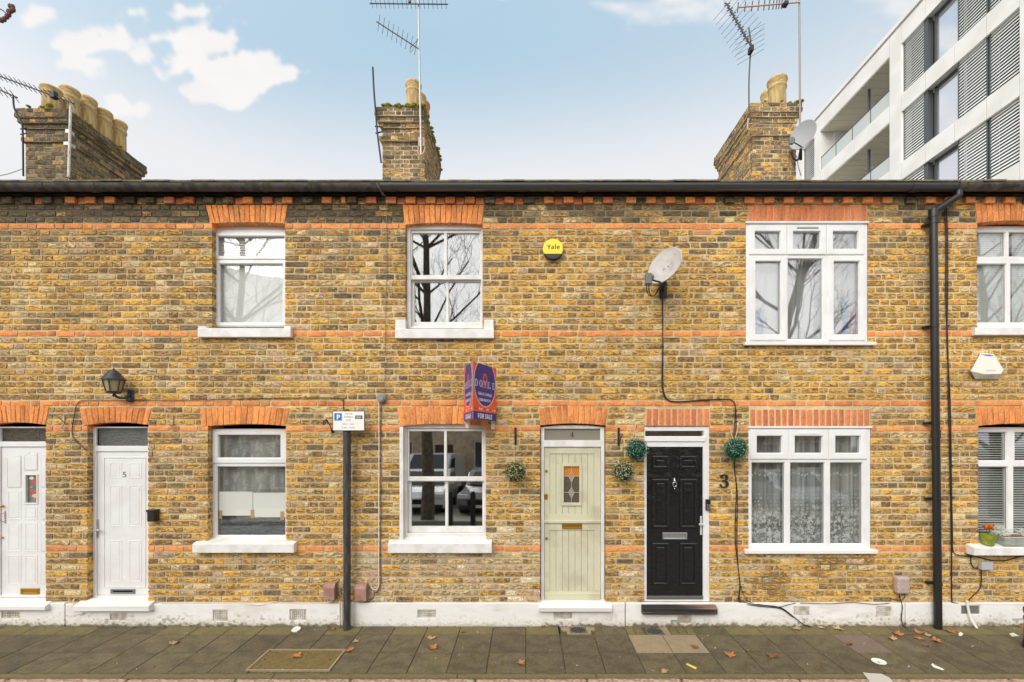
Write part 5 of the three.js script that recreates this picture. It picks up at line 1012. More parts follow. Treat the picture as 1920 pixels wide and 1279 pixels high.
// ---- topiary balls
function ball(px, py, rpx, label, cols, seed, hookTop) {
  const z = .15, r = rngOf(seed), R0 = rpx / FOC * (DIST - z), t = thing('topiary_ball', label, 'topiary ball', [X(px, z), Y(py, z), z], null);
  part('core', new THREE.IcosahedronGeometry(R0 * .84, 3), std(col(...cols[2]), .95), t);
  const pos = [], colr = [], idx = [], v = new THREE.Vector3(), u = new THREE.Vector3(), w = new THREE.Vector3(), c = new THREE.Color();
  const N = 1150;
  for (let k = 0; k < N; k++) {
    const y = 1 - 2 * (k + .5) / N, a = k * 2.39996, s = Math.sqrt(1 - y * y); v.set(Math.cos(a) * s, y, Math.sin(a) * s);
    const rad = R0 * (.93 + .1 * fbm(v.x * 4 + seed, v.y * 4 + v.z * 3, 2, 3)) * R(.86, 1.06, r); u.set(r() - .5, r() - .5, r() - .5).cross(v).normalize(); w.crossVectors(v, u); const tl = R(.2, .9, r);
    const L = R(.010, .017, r), wd = L * .45, b = pos.length / 3, cc = v.clone().multiplyScalar(rad), tip = cc.clone().addScaledVector(u, L).addScaledVector(v, L * tl);
    pos.push(cc.x, cc.y, cc.z); for (const sg of [1, -1]) pos.push(cc.x + u.x * L * .5 + w.x * wd * sg + v.x * L * tl * .6, cc.y + u.y * L * .5 + w.y * wd * sg + v.y * L * tl * .6, cc.z + u.z * L * .5 + w.z * wd * sg + v.z * L * tl * .6); pos.push(tip.x, tip.y, tip.z);
    idx.push(b, b + 1, b + 3, b, b + 3, b + 2);
    const q = r(), base = q < .42 ? cols[0] : q < .8 ? cols[1] : cols[2]; c.setRGB(...rgb(...base)); const k2 = R(.75, 1.25, r); for (let n = 0; n < 4; n++) colr.push(c.r * k2, c.g * k2, c.b * k2);
  }
  const g = new THREE.BufferGeometry(); g.setAttribute('position', new THREE.Float32BufferAttribute(pos, 3)); g.setAttribute('color', new THREE.Float32BufferAttribute(colr, 3)); g.setIndex(idx); g.computeVertexNormals();
  tag(part('foliage', g, M.leafV ??= std(new THREE.Color(1, 1, 1), .55, { vertexColors: true, side: 2 }), t), null, null, null, 'stuff');
  part('chain', [tube([[0, R0 * .9, 0], [0, R0 * .9 + hookTop, .01]], .0022, 4, 5)], M.aerial, t);
}
ball(966, 884.5, 19.5, 'faded yellow-green topiary ball hanging left of the sage door', [[178, 176, 122], [100, 112, 62], [36, 46, 22]], 5, .2);
ball(1168.5, 884.5, 19.8, 'faded olive topiary ball hanging low, right of the sage door', [[184, 180, 140], [106, 114, 74], [40, 48, 28]], 6, .2);
ball(1194, 843.5, 20.5, 'teal-green topiary ball at the top left of the black door', [[112, 160, 132], [34, 94, 68], [12, 46, 33]], 7, .05);
ball(1380, 842.5, 21, 'teal-green topiary ball between the black door and wide window', [[108, 156, 130], [32, 96, 70], [10, 48, 35]], 8, .05);
{ // little letter box, door bell, numeral
  const t = thing('letter_box', 'small black plastic letter box right of white door 5', 'letter box');
  part('body', box(X(278, .05), X(293, .05), Y(978, .05), Y(957.5, .05), .0, .075, .012), M.black, t); part('lid', box(X(277, .05), X(293.5, .05), Y(959.5, .05), Y(955.5, .05), .0, .082, .006), M.black, t);
  const b = thing('door_bell', 'black and silver video doorbell on the black door frame', 'doorbell');
  part('body', box(X(1324, .01), X(1332.5, .01), Y(957, .01), Y(936.5, .01), -.018, .012, .005), M.black, b); part('face', box(X(1325, .013), X(1332, .013), Y(956, .013), Y(946, .013), .0122, .0145, .002), M.chrome, b);
  const ringG = new THREE.TorusGeometry(.012, .0025, 8, 20); part('button', at(ringG, X(1327.5, .015), Y(950, .015), .0155), M.black, b);
  tag(part('house_number', text('3', 'droid_serif_bold', .155, .012, X(1357.5), Y(902), .002), M.wrought), 'large black serif numeral three on the brickwork right of the black door', 'house number');
}
// ---- alarm boxes
{
  const z = .05, t = thing('alarm_box', 'round yellow alarm box with black lower rim high on the wall', 'alarm box', [X(1037, z), Y(466.5, z), 0]), ra = 19 / FOC * (DIST - z);
  const s = new THREE.Shape(); s.absarc(0, 0, ra, 0, Math.PI * 2); const g = extrude(s, .006, .055, .012, 4, 48); part('case', g, std(col(252, 222, 60), .4), t);
  const rim = new THREE.Shape(); rim.absarc(0, 0, ra + .004, Math.PI * 1.16, Math.PI * 1.84); rim.closePath(); part('strobe_window', extrude(rim, .004, .058, .004, 2, 24), M.black, t);
  const lb = canvasTex(256, 128, (c, w, h) => { c.fillStyle = 'rgb(252,222,60)'; c.fillRect(0, 0, w, h); c.fillStyle = '#2e2a1e'; c.font = 'bold 92px sans-serif'; c.textAlign = 'center'; c.textBaseline = 'middle'; c.fillText('Yale', w / 2, h / 2); });
  const pl = new THREE.PlaneGeometry(.205, .1025); part('lettering', at(pl, .006, .018, .0562), std(new THREE.Color(1, 1, 1), .4, { map: lb }), t);
}
{
  const z = .05, t = thing('alarm_box', 'white angular alarm box with blue top edge at the right', 'alarm box'), m = std(col(236, 231, 220), .45), p = (a, b, zz) => [X(a, zz), Y(b, zz), zz];
  const F = .075, B = .004;
  const v = [p(1837, 664.5, F), p(1866, 667, F), p(1881, 694, F), p(1878, 700, F), p(1845.5, 702, F), p(1840.5, 695, F), p(1820.5, 696.5, F * .7), p(1829.5, 709.5, B + .01)].flat();
  const outl = [[1838, 662], [1864, 664], [1882, 693], [1872, 711], [1829, 711], [1819, 696]];
  const pos = [], idx = [];
  const top = [[1838, 664], [1865, 667.5], [1881.5, 693.5], [1877.5, 701], [1845.5, 701.5], [1820.5, 696]]; 
  top.forEach(([a, b]) => pos.push(...p(a, b, F))); outl.forEach(([a, b]) => pos.push(...p(a, b, B)));
  for (let k = 1; k < 5; k++) idx.push(0, k + 1, k); for (let k = 0; k < 6; k++) { const a = k, b = (k + 1) % 6; idx.push(a, b, a + 6, b, b + 6, a + 6); }
  const g = new THREE.BufferGeometry(); g.setAttribute('position', new THREE.Float32BufferAttribute(pos, 3)); g.setAttribute('uv', new THREE.Float32BufferAttribute(new Float32Array(24), 2)); g.setIndex(idx); const gg = g.toNonIndexed(); gg.computeVertexNormals(); part('case', gg, phys(m.color, .45, { side: 2 }), t);
  part('top_edge', extrude(shapeOf([[X(1839, F), Y(664.5, F)], [X(1852, F), Y(667.8, F)], [X(1863.5, F), Y(667.6, F)], [X(1858, F), Y(664.8, F)]]), F - .001, F + .003, .001), std(col(96, 128, 190), .5), t);
  const lb = canvasTex(256, 48, (c, w, h) => { c.fillStyle = 'rgb(236,231,220)'; c.fillRect(0, 0, w, h); c.fillStyle = '#8a90a0'; c.font = 'bold 34px sans-serif'; c.textAlign = 'center'; c.textBaseline = 'middle'; c.fillText('British Gas', w / 2, h / 2); });
  const pl = new THREE.PlaneGeometry(.15, .028); part('lettering', at(pl, X(1858, F), Y(694.5, F), F + .001), std(new THREE.Color(1, 1, 1), .5, { map: lb }), t);
  const bt = canvasTex(256, 48, (c, w, h) => { c.fillStyle = 'rgb(222,214,196)'; c.fillRect(0, 0, w, h); c.fillStyle = '#4a463e'; for (const [x, y, ww] of [[30, 28, 90], [132, 28, 20], [160, 26, 80], [110, 10, 110]]) c.fillRect(x, y, ww, 6); });
  const b2 = new THREE.PlaneGeometry(.16, .03); b2.rotateX(.75); part('lettering', at(b2, X(1857, F), Y(706, .045), .05), std(new THREE.Color(1, 1, 1), .5, { map: bt }), t);
}
// ---- satellite dishes
function dish(label, pos, n, dia, mat, armTo, extra) {
  const t = thing('satellite_dish', label, 'satellite dish', pos), q = new THREE.Quaternion(), N = new THREE.Vector3(...n).normalize(), upv = new THREE.Vector3(0, 1, 0), xa = upv.clone().cross(N).normalize(), ya = N.clone().cross(xa); q.setFromRotationMatrix(new THREE.Matrix4().makeBasis(xa, ya, N));
  const prof = []; for (let k = 0; k <= 14; k++) { const r = k / 14; prof.push([r * dia / 2, r * r * dia * .11]); } prof.push([dia / 2 + .008, dia * .11 + .002], [dia / 2 + .009, dia * .11 - .008], [dia / 2 - .004, dia * .11 - .012]); for (let k = 13; k >= 0; k--) { const r = k / 14; prof.push([r * dia / 2, r * r * dia * .11 - .005]); }
  const g = lathe(prof, 48); g.rotateX(Math.PI / 2); g.scale(1, 1.1, 1); g.applyQuaternion(q); part('reflector', g, mat, t);
  const L = (x, y, z) => new THREE.Vector3(x, y, z).applyQuaternion(q).toArray(), lnb = armTo;
  part('arm', rod(L(0, -dia * .5, .0), lnb, .011, .009, 8), M.wrought, t);
  const A = new THREE.Vector3(...lnb), dir = new THREE.Vector3(...L(0, 0, 0)).add(new THREE.Vector3(...pos)).clone(); 
  const toC = A.clone().multiplyScalar(-1).normalize();
  part('feed_horn', rod(lnb, A.clone().addScaledVector(toC, .07).toArray(), .024, .03, 18), M.grey2 ??= std(col(110, 112, 112), .5), t);
  part('converter', box(A.x - .035, A.x + .03, A.y - .06, A.y + .055, A.z - .025, A.z + .03, .008), M.grey2, t);
  part('mount', extra.mount, M.wrought, t);
  if (extra.loops) part('cable_loop', extra.loops, M.cable, t);
  if (extra.bolts) part('bolt', extra.bolts.map(([a, b]) => at(new THREE.SphereGeometry(.006, 8, 6), ...L(a, b, .012))), M.black, t);
  return t;
}
M.dish = std(new THREE.Color(1, 1, 1), .5, { map: rep(wornTex(rgb(190, 185, 180), rgb(170, 163, 156), .5, 6, 4, .03), 1) });
{
  const z = .30, P = [X(1249.5, z), Y(502, z), z], rel = (a, b, zz) => [X(a, zz) - P[0], Y(b, zz) - P[1], zz - z];
  dish('white satellite dish on the brick wall above the black door', P, [-.70, .36, .62], .40, M.dish, rel(1216, 523, .52), {
    mount: [rod(rel(1243, 545, .01), rel(1243, 540, .10), .016), rod(rel(1243, 541, .10), rel(1252, 512, .24), .016), box(...[rel(1236, 560, .0)[0], rel(1250, 560, .0)[0], rel(1240, 560, 0)[1], rel(1240, 530, 0)[1]], -z + .002, -z + .014)],
    loops: [tube([rel(1213, 530, .5), rel(1213, 545, .48), rel(1219, 555, .4), rel(1228, 553, .3), rel(1235, 540, .2), rel(1243, 530, .12), rel(1246, 535, .06)], .005, 40, 6), tube([rel(1217, 530, .5), rel(1217, 545, .48), rel(1222, 555, .4), rel(1230, 552, .3), rel(1237, 540, .18), rel(1242, 545, .03)], .005, 40, 6)], bolts: [[.03, .0], [-.02, -.02], [.02, -.15], [-.02, -.15]],
  });
}
// ---- parking sign on its post
{
  const z = .152, t = thing('parking_sign', 'black signpost with white permit parking plate by the party wall', 'sign'), a = X(622.8, z), b = X(684, z), T = Y(770, z), B = Y(808.5, z);
  part('post', rod([X(650.5, .10), PAV(.1) - .02, .10], [X(651, .10), T - .02, .10], .040, .040, 20), std(new THREE.Color(1, 1, 1), .45, { map: rep(wornTex(rgb(50, 48, 47), rgb(78, 76, 76), .45, 8, 6, .1), 3) }), t);
  part('post_cap', at(new THREE.SphereGeometry(.0405, 18, 8, 0, 6.3, 0, 1.57), X(651, .10), T - .02, .10), M.black, t);
  const tex = canvasTex(1024, 640, (g, w, h) => {
    g.fillStyle = '#efebe5'; g.fillRect(0, 0, w, h); g.fillStyle = '#2f6fb5'; g.fillRect(40, 62, 250, 250);
    g.fillStyle = '#f6f4f0'; g.font = 'bold 230px sans-serif'; g.textAlign = 'center'; g.textBaseline = 'middle'; g.fillText('P', 170, 192);
    g.fillStyle = '#3a3634'; g.font = '84px sans-serif'; g.fillText('Permit', 510, 80); g.fillText('holders', 510, 182); g.fillText('only', 510, 286); g.fillText('Mon - Sun', 500, 430); g.fillText('9 am - 9 pm', 500, 548);
    g.fillStyle = '#282625'; g.fillRect(730, 138, 240, 118); g.fillStyle = '#f0ede8'; g.font = 'bold 92px sans-serif'; g.fillText('GS1', 850, 200);
  });
  part('plate', box(a, b, B, T, z - .012, z - .003, .006), M.black, t);
  const face = new THREE.PlaneGeometry(b - a - .018, T - B - .018); part('face', at(face, (a + b) / 2, (T + B) / 2, z - .0022), std(new THREE.Color(1, 1, 1), .4, { map: tex }), t);
}
// ---- for-sale board: two printed panels in a V on two battens
{
  const t = thing('for_sale_board', 'purple and orange V-shaped for-sale board above the ground floor sash window', 'sign');
  const tex = canvasTex(512, 768, (g, w, h) => {
    g.fillStyle = '#ee5a34'; g.fillRect(0, 0, w, h); g.fillStyle = '#3b3180'; g.fillRect(0, 655, w, 113);
    g.fillStyle = '#3b3180'; g.beginPath(); g.ellipse(w / 2, 250, 236, 330, 0, 0, 7); g.fill(); g.lineWidth = 9; g.strokeStyle = '#f2e6e2'; g.stroke();
    g.strokeStyle = '#e8613c'; g.lineWidth = 20; g.beginPath(); g.moveTo(205, 330); g.bezierCurveTo(205, 60, 305, 60, 305, 330); g.stroke();
    g.fillStyle = '#e9e4ee'; g.textAlign = 'center'; g.textBaseline = 'middle'; g.font = '112px serif'; const s = 'DOYLE'; for (let k = 0; k < 5; k++) { g.save(); g.translate(68 + k * 94, 270); g.scale(.82, 1.12); g.fillText(s[k], 0, 0); g.restore(); }
    g.font = 'bold 56px serif'; g.fillText('Sales & Lettings', w / 2, 405, 300); g.font = 'bold 52px sans-serif'; g.fillText('0208 840 8171', w / 2, 490, 260);
    g.font = 'bold 40px sans-serif'; g.fillStyle = '#f4ece8'; g.fillText('doyle', 170, 615); g.fillText('and', 310, 615); g.fillText('.co.uk', 450, 615, 90); g.fillStyle = '#8c2a3c'; g.fillText('www.', 66, 615, 90); g.fillText('sales', 244, 615, 80); g.fillText('lettings', 375, 615, 88);
    g.fillStyle = '#f3f0f2'; g.font = 'bold 92px sans-serif'; g.fillText('FOR SALE', w / 2, 715, 320);
  });
  const m = std(new THREE.Color(1, 1, 1), .42, { map: tex });
  const panel = (pA, zA, pB, zB, tA, fA, tB, fB) => { // outer edge A to edge B
    const A = [X(pA, zA), zA], Bq = [X(pB, zB), zB], th = .005; const nx = -(Bq[1] - A[1]), nz = Bq[0] - A[0], l = Math.hypot(nx, nz);
    const T0 = Y(tA, zA), F0 = Y(fA, zA), g = new THREE.BoxGeometry(l, T0 - F0, th); const ms = [M.boardEdge ??= std(col(222, 214, 206), .6), M.boardEdge, M.boardEdge, M.boardEdge, m, M.boardEdge];
    g.rotateY(Math.atan2(-(Bq[1] - A[1]), Bq[0] - A[0])); g.translate((A[0] + Bq[0]) / 2, (T0 + F0) / 2, (A[1] + Bq[1]) / 2); return [g, ms];
  };
  const apex = [886.6, .50];
  const [g1, m1] = panel(apex[0], apex[1], 930, .05, 677.5, 786, 0, 0), [g2, m2] = panel(870.5, .05, apex[0] - .4, apex[1], 694, 786, 0, 0);
  g2.computeBoundingBox(); g1.computeBoundingBox(); const b1 = g1.boundingBox, b2 = g2.boundingBox, sc = (b1.max.y - b1.min.y) / (b2.max.y - b2.min.y); g2.translate(0, -b2.min.y, 0); g2.scale(1, sc, 1); g2.translate(0, b1.min.y, 0);
  const P1 = part('panel', g1, m1, t), P2 = part('panel', g2, m2, t);
  part('corner_strip', rod([X(...apex), b1.min.y, apex[1]], [X(...apex), b1.max.y + .01, apex[1]], .006), M.steel, t);
  M.batten = std(new THREE.Color(1, 1, 1), .8, { map: rep(wornTex(rgb(226, 208, 176), rgb(196, 172, 132), .5, 6, 2, .1), 4) });
  part('batten', box(X(872.5, .07), X(879.5, .07), Y(803, .07), b1.min.y + .3, .03, .06, .003), M.batten, t); part('batten', box(X(920, .07), X(927, .07), Y(805, .07), b1.min.y + .3, .015, .045, .003), M.batten, t);
}
// ---- pots on the right-hand sill
{
  const sy = Y(1026, .07) + .018, z = .03;
  const t = thing('flower_pot', 'lime green pot with orange primula on the right-hand window sill', 'flower pot', [X(1852.5, z), sy, z]), rB = .052, rT = .078, hp = .125;
  part('pot', lathe([[0, 0], [rB, 0], [rB + .004, .006], [rT, hp], [rT - .006, hp], [rT - .012, hp - .02]], 28), std(new THREE.Color(1, 1, 1), .5, { map: rep(wornTex(rgb(142, 152, 44), rgb(116, 126, 40), .5, 6, 4, .1), 3) }), t);
  part('soil', lathe([[0, hp - .012], [rT - .01, hp - .018]], 20), LM.brown, t);
  part('stem', [rod([0, hp - .02, 0], [.01, hp + .05, .01], .004), rod([0, hp - .02, 0], [-.02, hp + .06, .0], .003)], std(col(80, 100, 40), .8), t);
  const fr = rngOf(9); for (const [x, y, q] of [[-.035, .085, .03], [.015, .075, .036], [.03, .095, .026], [0, .1, .024]]) { const pts = []; for (let k = 0; k < 14; k++) { const g = new THREE.SphereGeometry(q * .5, 7, 5); g.scale(1, .35, 1); g.rotateX(fr() * 3); g.rotateZ(fr() * 3); pts.push(at(g, x + R(-.6, .6, fr) * q, hp + y + R(-.5, .5, fr) * q, R(-.6, .6, fr) * q)); } part('flower', pts, M.orangeFlower ??= std(col(190, 98, 28), .7), t); }
  const p = thing('planter', 'grey-green trough of silver foliage on the right-hand window sill', 'planter', [X(1874, .05), sy, .0]);
  const L = .52, w0 = .15, hh = .095; const trough = (x0, x1, z0, z1, e) => { const g = new THREE.BoxGeometry(1, 1, 1), q = g.attributes.position; for (let k = 0; k < q.count; k++) { const tp = q.getY(k) > 0; q.setXYZ(k, (q.getX(k) > 0 ? x1 + (tp ? e : 0) : x0 - (tp ? e : 0)), tp ? hh : 0, (q.getZ(k) > 0 ? z1 + (tp ? e : 0) : z0 - (tp ? e : 0))); } g.computeVertexNormals(); return g; };
  part('trough', trough(.03, L, -.05, .085, .022), std(new THREE.Color(1, 1, 1), .6, { map: rep(wornTex(rgb(176, 184, 172), rgb(150, 156, 142), .5, 6, 14, .06), 2) }), p);
  part('rim', ring([.004, L + .026, -.112, .076], [.018, L + .01, -.098, .062], 0, .008, .002).rotateX(-Math.PI / 2).translate(0, hh - .002, 0), std(col(196, 202, 190), .6), p);
  part('soil', box(.012, L + .016, hh - .01, hh + .012, -.07, .098, .006), LM.brown, p);
  M.silver = std(col(206, 212, 200), .8, { side: 2 });
  for (const [ox, s, sd] of [[.045, .15, 3], [.36, .12, 5]]) { const r = rngOf(sd), list = []; for (let k = 0; k < 70; k++) { const a = r() * 6.28, el = R(.1, 1.4, r), l = s * R(.5, 1.05, r), d = new THREE.Vector3(Math.cos(a) * Math.cos(el), Math.sin(el), Math.sin(a) * Math.cos(el) * .6), e = d.clone().multiplyScalar(l); e.y -= l * .25 * Math.cos(el); const m1 = d.clone().multiplyScalar(l * .55); list.push(tube([[0, 0, 0], m1.toArray(), e.toArray()], .0038, 5, 4)); for (let q = 0; q < 4; q++) { const b = d.clone().multiplyScalar(l * (.45 + q * .14)), f = new THREE.Vector3(R(-1, 1, r), R(-.3, 1, r), R(-1, 1, r)).multiplyScalar(.03); list.push(rod(b.toArray(), b.add(f).toArray(), .0036, .0022, 4)); } } part('foliage', merge(list).translate(ox, hh, .01), M.silver, p); }
}

// ================================================================== CHIMNEYS
M.pot = std(new THREE.Color(1, 1, 1), .8, { map: rep(wornTex(rgb(208, 182, 128), rgb(168, 140, 92), .55, 8, 31, .06), 3), bumpMap: rep(grain, 4), bumpScale: .001 });
M.potRed = std(new THREE.Color(1, 1, 1), .8, { map: rep(wornTex(rgb(196, 132, 90), rgb(160, 112, 76), .5, 8, 32, .08), 3) });
M.flaunch = std(new THREE.Color(1, 1, 1), .95, { map: rep(wornTex(rgb(118, 108, 84), rgb(120, 116, 50), .6, 10, 33, .3), 3), bumpMap: rep(grain, 6), bumpScale: .006 });
M.moss = std(new THREE.Color(1, 1, 1), .95, { map: rep(wornTex(rgb(128, 124, 40), rgb(168, 160, 60), .5, 16, 34, .5), 5) });
M.lead = std(col(206, 204, 200), .55, { metalness: .2 });
M.chMortar = std(new THREE.Color(1, 1, 1), .95, { map: rep(wornTex([.64, .54, .39], [.30, .24, .17], .45, 6, 41, .2), 1.2) });
const potGeo = (r, h) => lathe([[0, 0], [r * .94, 0], [r * .90, h * .70], [r * .92, h * .74], [r * 1.0, h * .755], [r * 1.0, h * .79], [r * .92, h * .81], [r * .95, h * .90], [r * 1.06, h * .93], [r * 1.08, h * .97], [r * 1.02, h], [r * .84, h], [r * .82, h * .8], [r * .8, 0]], 28);
function chimney(label, x0, x1, z0, z1, top, cap, pots, mossy, seed, tone, sideSeen, bed) {
  const t = thing('chimney_stack', label, 'chimney', [0, 0, 0]), r = rngOf(seed), zf = z0, base = 6.2, ph = .0795;
  const n = Math.floor((top - base) / ph), heap = new Heap(); let shown = 0;
  // courses from the top: [overhang]
  const over = (k) => k === 0 ? cap[0] * .92 : k === 1 ? cap[0] : k === 2 ? cap[0] * .72 : k === 3 ? cap[0] * .30 : k === 6 ? cap[0] * .42 : k === 5 ? .0 : 0;
  for (let k = 0; k < n; k++) {
    const y1 = top - k * ph, y0 = y1 - ph + .014, o = over(k), oL = o * cap[1], oR = o * cap[2], A = x0 - oL, B = x1 + oR, F = z0 + o, K = z1 - o;
    part('mortar_course', box(A + .007, B - .007, y0 - .014, y1 - .002, K + .007, F - .007), bed, t);
    const w = tone(k), seen = y1 > 6.80;
    for (const side of ['front', sideSeen, 'other', 'back']) {
      const len = side === 'front' || side === 'back' ? B - A : F - K; let p = (k & 1) ? -.055 : 0, half = (k & 1) === 1;
      p = 0; if (k & 1) half = true; else half = false; let first = true;
      while (p < len - .02) {
        let ww = half ? .105 : .215; if (first && (k & 1)) ww = .16; first = false; if (p + ww > len - .06) ww = len - p; const a = p, b = Math.min(len, p + ww);
        const cell = pick(pickFrom(w, r), r), g = brickGeo([[a + (a > 0 ? .007 : 0), y0], [b - (b < len ? .007 : 0), y0], [b - (b < len ? .007 : 0), y1 - .002], [a + (a > 0 ? .007 : 0), y1 - .002]], R(-.003, .003, r), .06, cell, b - a < .16, r);
        if (side === 'front') g.translate(A, 0, F); else if (side === 'right') { g.rotateY(Math.PI / 2); g.translate(B, 0, F); } else if (side === 'left') { g.rotateY(-Math.PI / 2); g.translate(A, 0, K); }
        else if (side === 'back') { g.rotateY(Math.PI); g.translate(B, 0, K); } else { if (sideSeen === 'right') { g.rotateY(-Math.PI / 2); g.translate(A, 0, K); } else { g.rotateY(Math.PI / 2); g.translate(B, 0, F); } }
        if (seen && (side === 'front' || side === sideSeen) && shown < 300) { part('brick', g, M.brick, t); shown++; } else heap.add(g, new THREE.Matrix4());
        p = b; half = !half;
      }
    }
  }
  tag(part('brickwork', heap.geo(), M.brick, t), null, null, null, 'stuff');
  // mortar flaunching domed over the cap
  const fo = cap[0] * .9, fg = new THREE.BoxGeometry(x1 - x0 + fo * (cap[1] + cap[2]), .16, z0 - z1 + 2 * fo, 14, 1, 22), fp = fg.attributes.position;
  for (let k = 0; k < fp.count; k++) if (fp.getY(k) > .0) { const u = fp.getX(k) / (x1 - x0 + fo * 2) * 2, v = fp.getZ(k) / (z0 - z1 + 2 * fo) * 2, e = Math.max(Math.abs(u), Math.abs(v)); fp.setY(k, -.07 + (1 - Math.pow(e, 2.6)) * .13 * (fp.getY(k) > .05 ? 1 : .5) + .03 * (fbm(u * 4 + seed, v * 6, 3, 3) - .5)); }
  fg.computeVertexNormals(); part('flaunching', metreUV(fg.translate((x0 + x1) / 2 + fo * (cap[2] - cap[1]) / 2, top + .066, (z0 + z1) / 2)), M.flaunch, t);
  if (mossy) { // cushions of moss along the edge of the cap
    const list = []; for (let k = 0; k < mossy; k++) { const q = r(), edge = q < .45; const x = edge ? mix(x0 - fo + .1, x1 + fo * cap[2], Math.pow(r(), .8)) : x1 + fo * cap[2] + R(-.04, .02, r), z = edge ? z0 + fo + R(-.1, .01, r) : mix(z0, z1, r()); const s = R(.012, .038, r), g = new THREE.IcosahedronGeometry(s, 1), p = g.attributes.position; for (let i = 0; i < p.count; i++) { const f = 1 + .5 * (HASH[(i * 31 + k * 77) & 65535] - .5); p.setXYZ(i, p.getX(i) * f * 1.4, p.getY(i) * f * .7, p.getZ(i) * f * 1.3); } list.push(at(g, x, top + .01 + R(-.02, .045, r) - (edge ? 0 : r() < .35 ? R(.05, .4, r) : 0), z)); }
    tag(part('moss', list, M.moss, t), null, null, null, 'stuff');
  }
  pots.forEach(([x, z, rad, h, m]) => part('chimney_pot', potGeo(rad, h).translate(x, top + .02, z), m, t));
  const b = EAVE + .566 * (.13 - z0); part('flashing', [box(x0 - .02, x1 + .02, b - .04, b + .05, z0 + .002, z0 + .012, .003)], M.lead, t);
  const sx = sideSeen === 'right' ? x1 : x0; const fl = []; for (let k = 0; k < 6; k++) { const z = z0 - k * .2, y = EAVE + .566 * (.13 - z); fl.push(sideSeen === 'right' ? box(sx + .002, sx + .014, y - .1, y + .10, z - .2, z, .002) : box(sx - .014, sx - .002, y - .1, y + .10, z - .2, z, .002)); } part('step_flashing', fl, M.lead, t);
  return t;
}
const CZ = -2.87, xz = (p, z = CZ) => X(p, z), yz = (p, z = CZ) => Y(p, z);
const sooty = (k) => (k < 7 ? { soot: 3, dark: 1, brown: .3 } : { brown: .6, dark: 1.6, soot: 2.8 });
chimney('sooty chimney stack with five buff pots at the left', xz(47.5), xz(127.5), CZ, CZ - 1.52, 8.13, [.10, 1, .85], [0, 1, 2, 3, 4].map((k) => [-8.72 + k * .012, CZ - .16 - k * .33, .145, [.52, .76, .84, .83, .84][k], M.pot]), 20, 3, sooty, 'right', M.chSoot = std(new THREE.Color(1, 1, 1), .95, { map: rep(wornTex([.36, .30, .21], [.13, .105, .07], .6, 6, 42, .2), 1.2) }));
chimney('chimney stack with mossy cap in the middle of the roofline', xz(717), xz(796.5), CZ, CZ - 1.45, 8.15, [.11, 1, .08], [[-2.10, CZ - .3, .14, .70, M.pot], [-2.12, CZ - .8, .14, .86, M.pot], [-2.14, CZ - 1.25, .14, 1.05, M.potRed]], 130, 7, (k) => (k < 3 ? { soot: 2, dark: 1.2 } : { brown: 1.3, yellow: .2, dark: 1.5, soot: .7 }), 'right', M.chMortar);
chimney('pale-jointed chimney stack with two cream pots beside the roof dish', xz(1411), xz(1493), CZ, CZ - 1.45, 8.25, [.075, 1, 1], [[4.74, CZ - .38, .165, .74, M.pot], [4.93, CZ - 1.0, .16, .98, M.pot]], 26, 11, (k) => (k < 3 ? { soot: 1, brown: 1.2, dark: .8 } : { yellow: .4, brown: 1.6, dark: 1.3, pale: .2, soot: .3 }), 'left', M.chMortar);

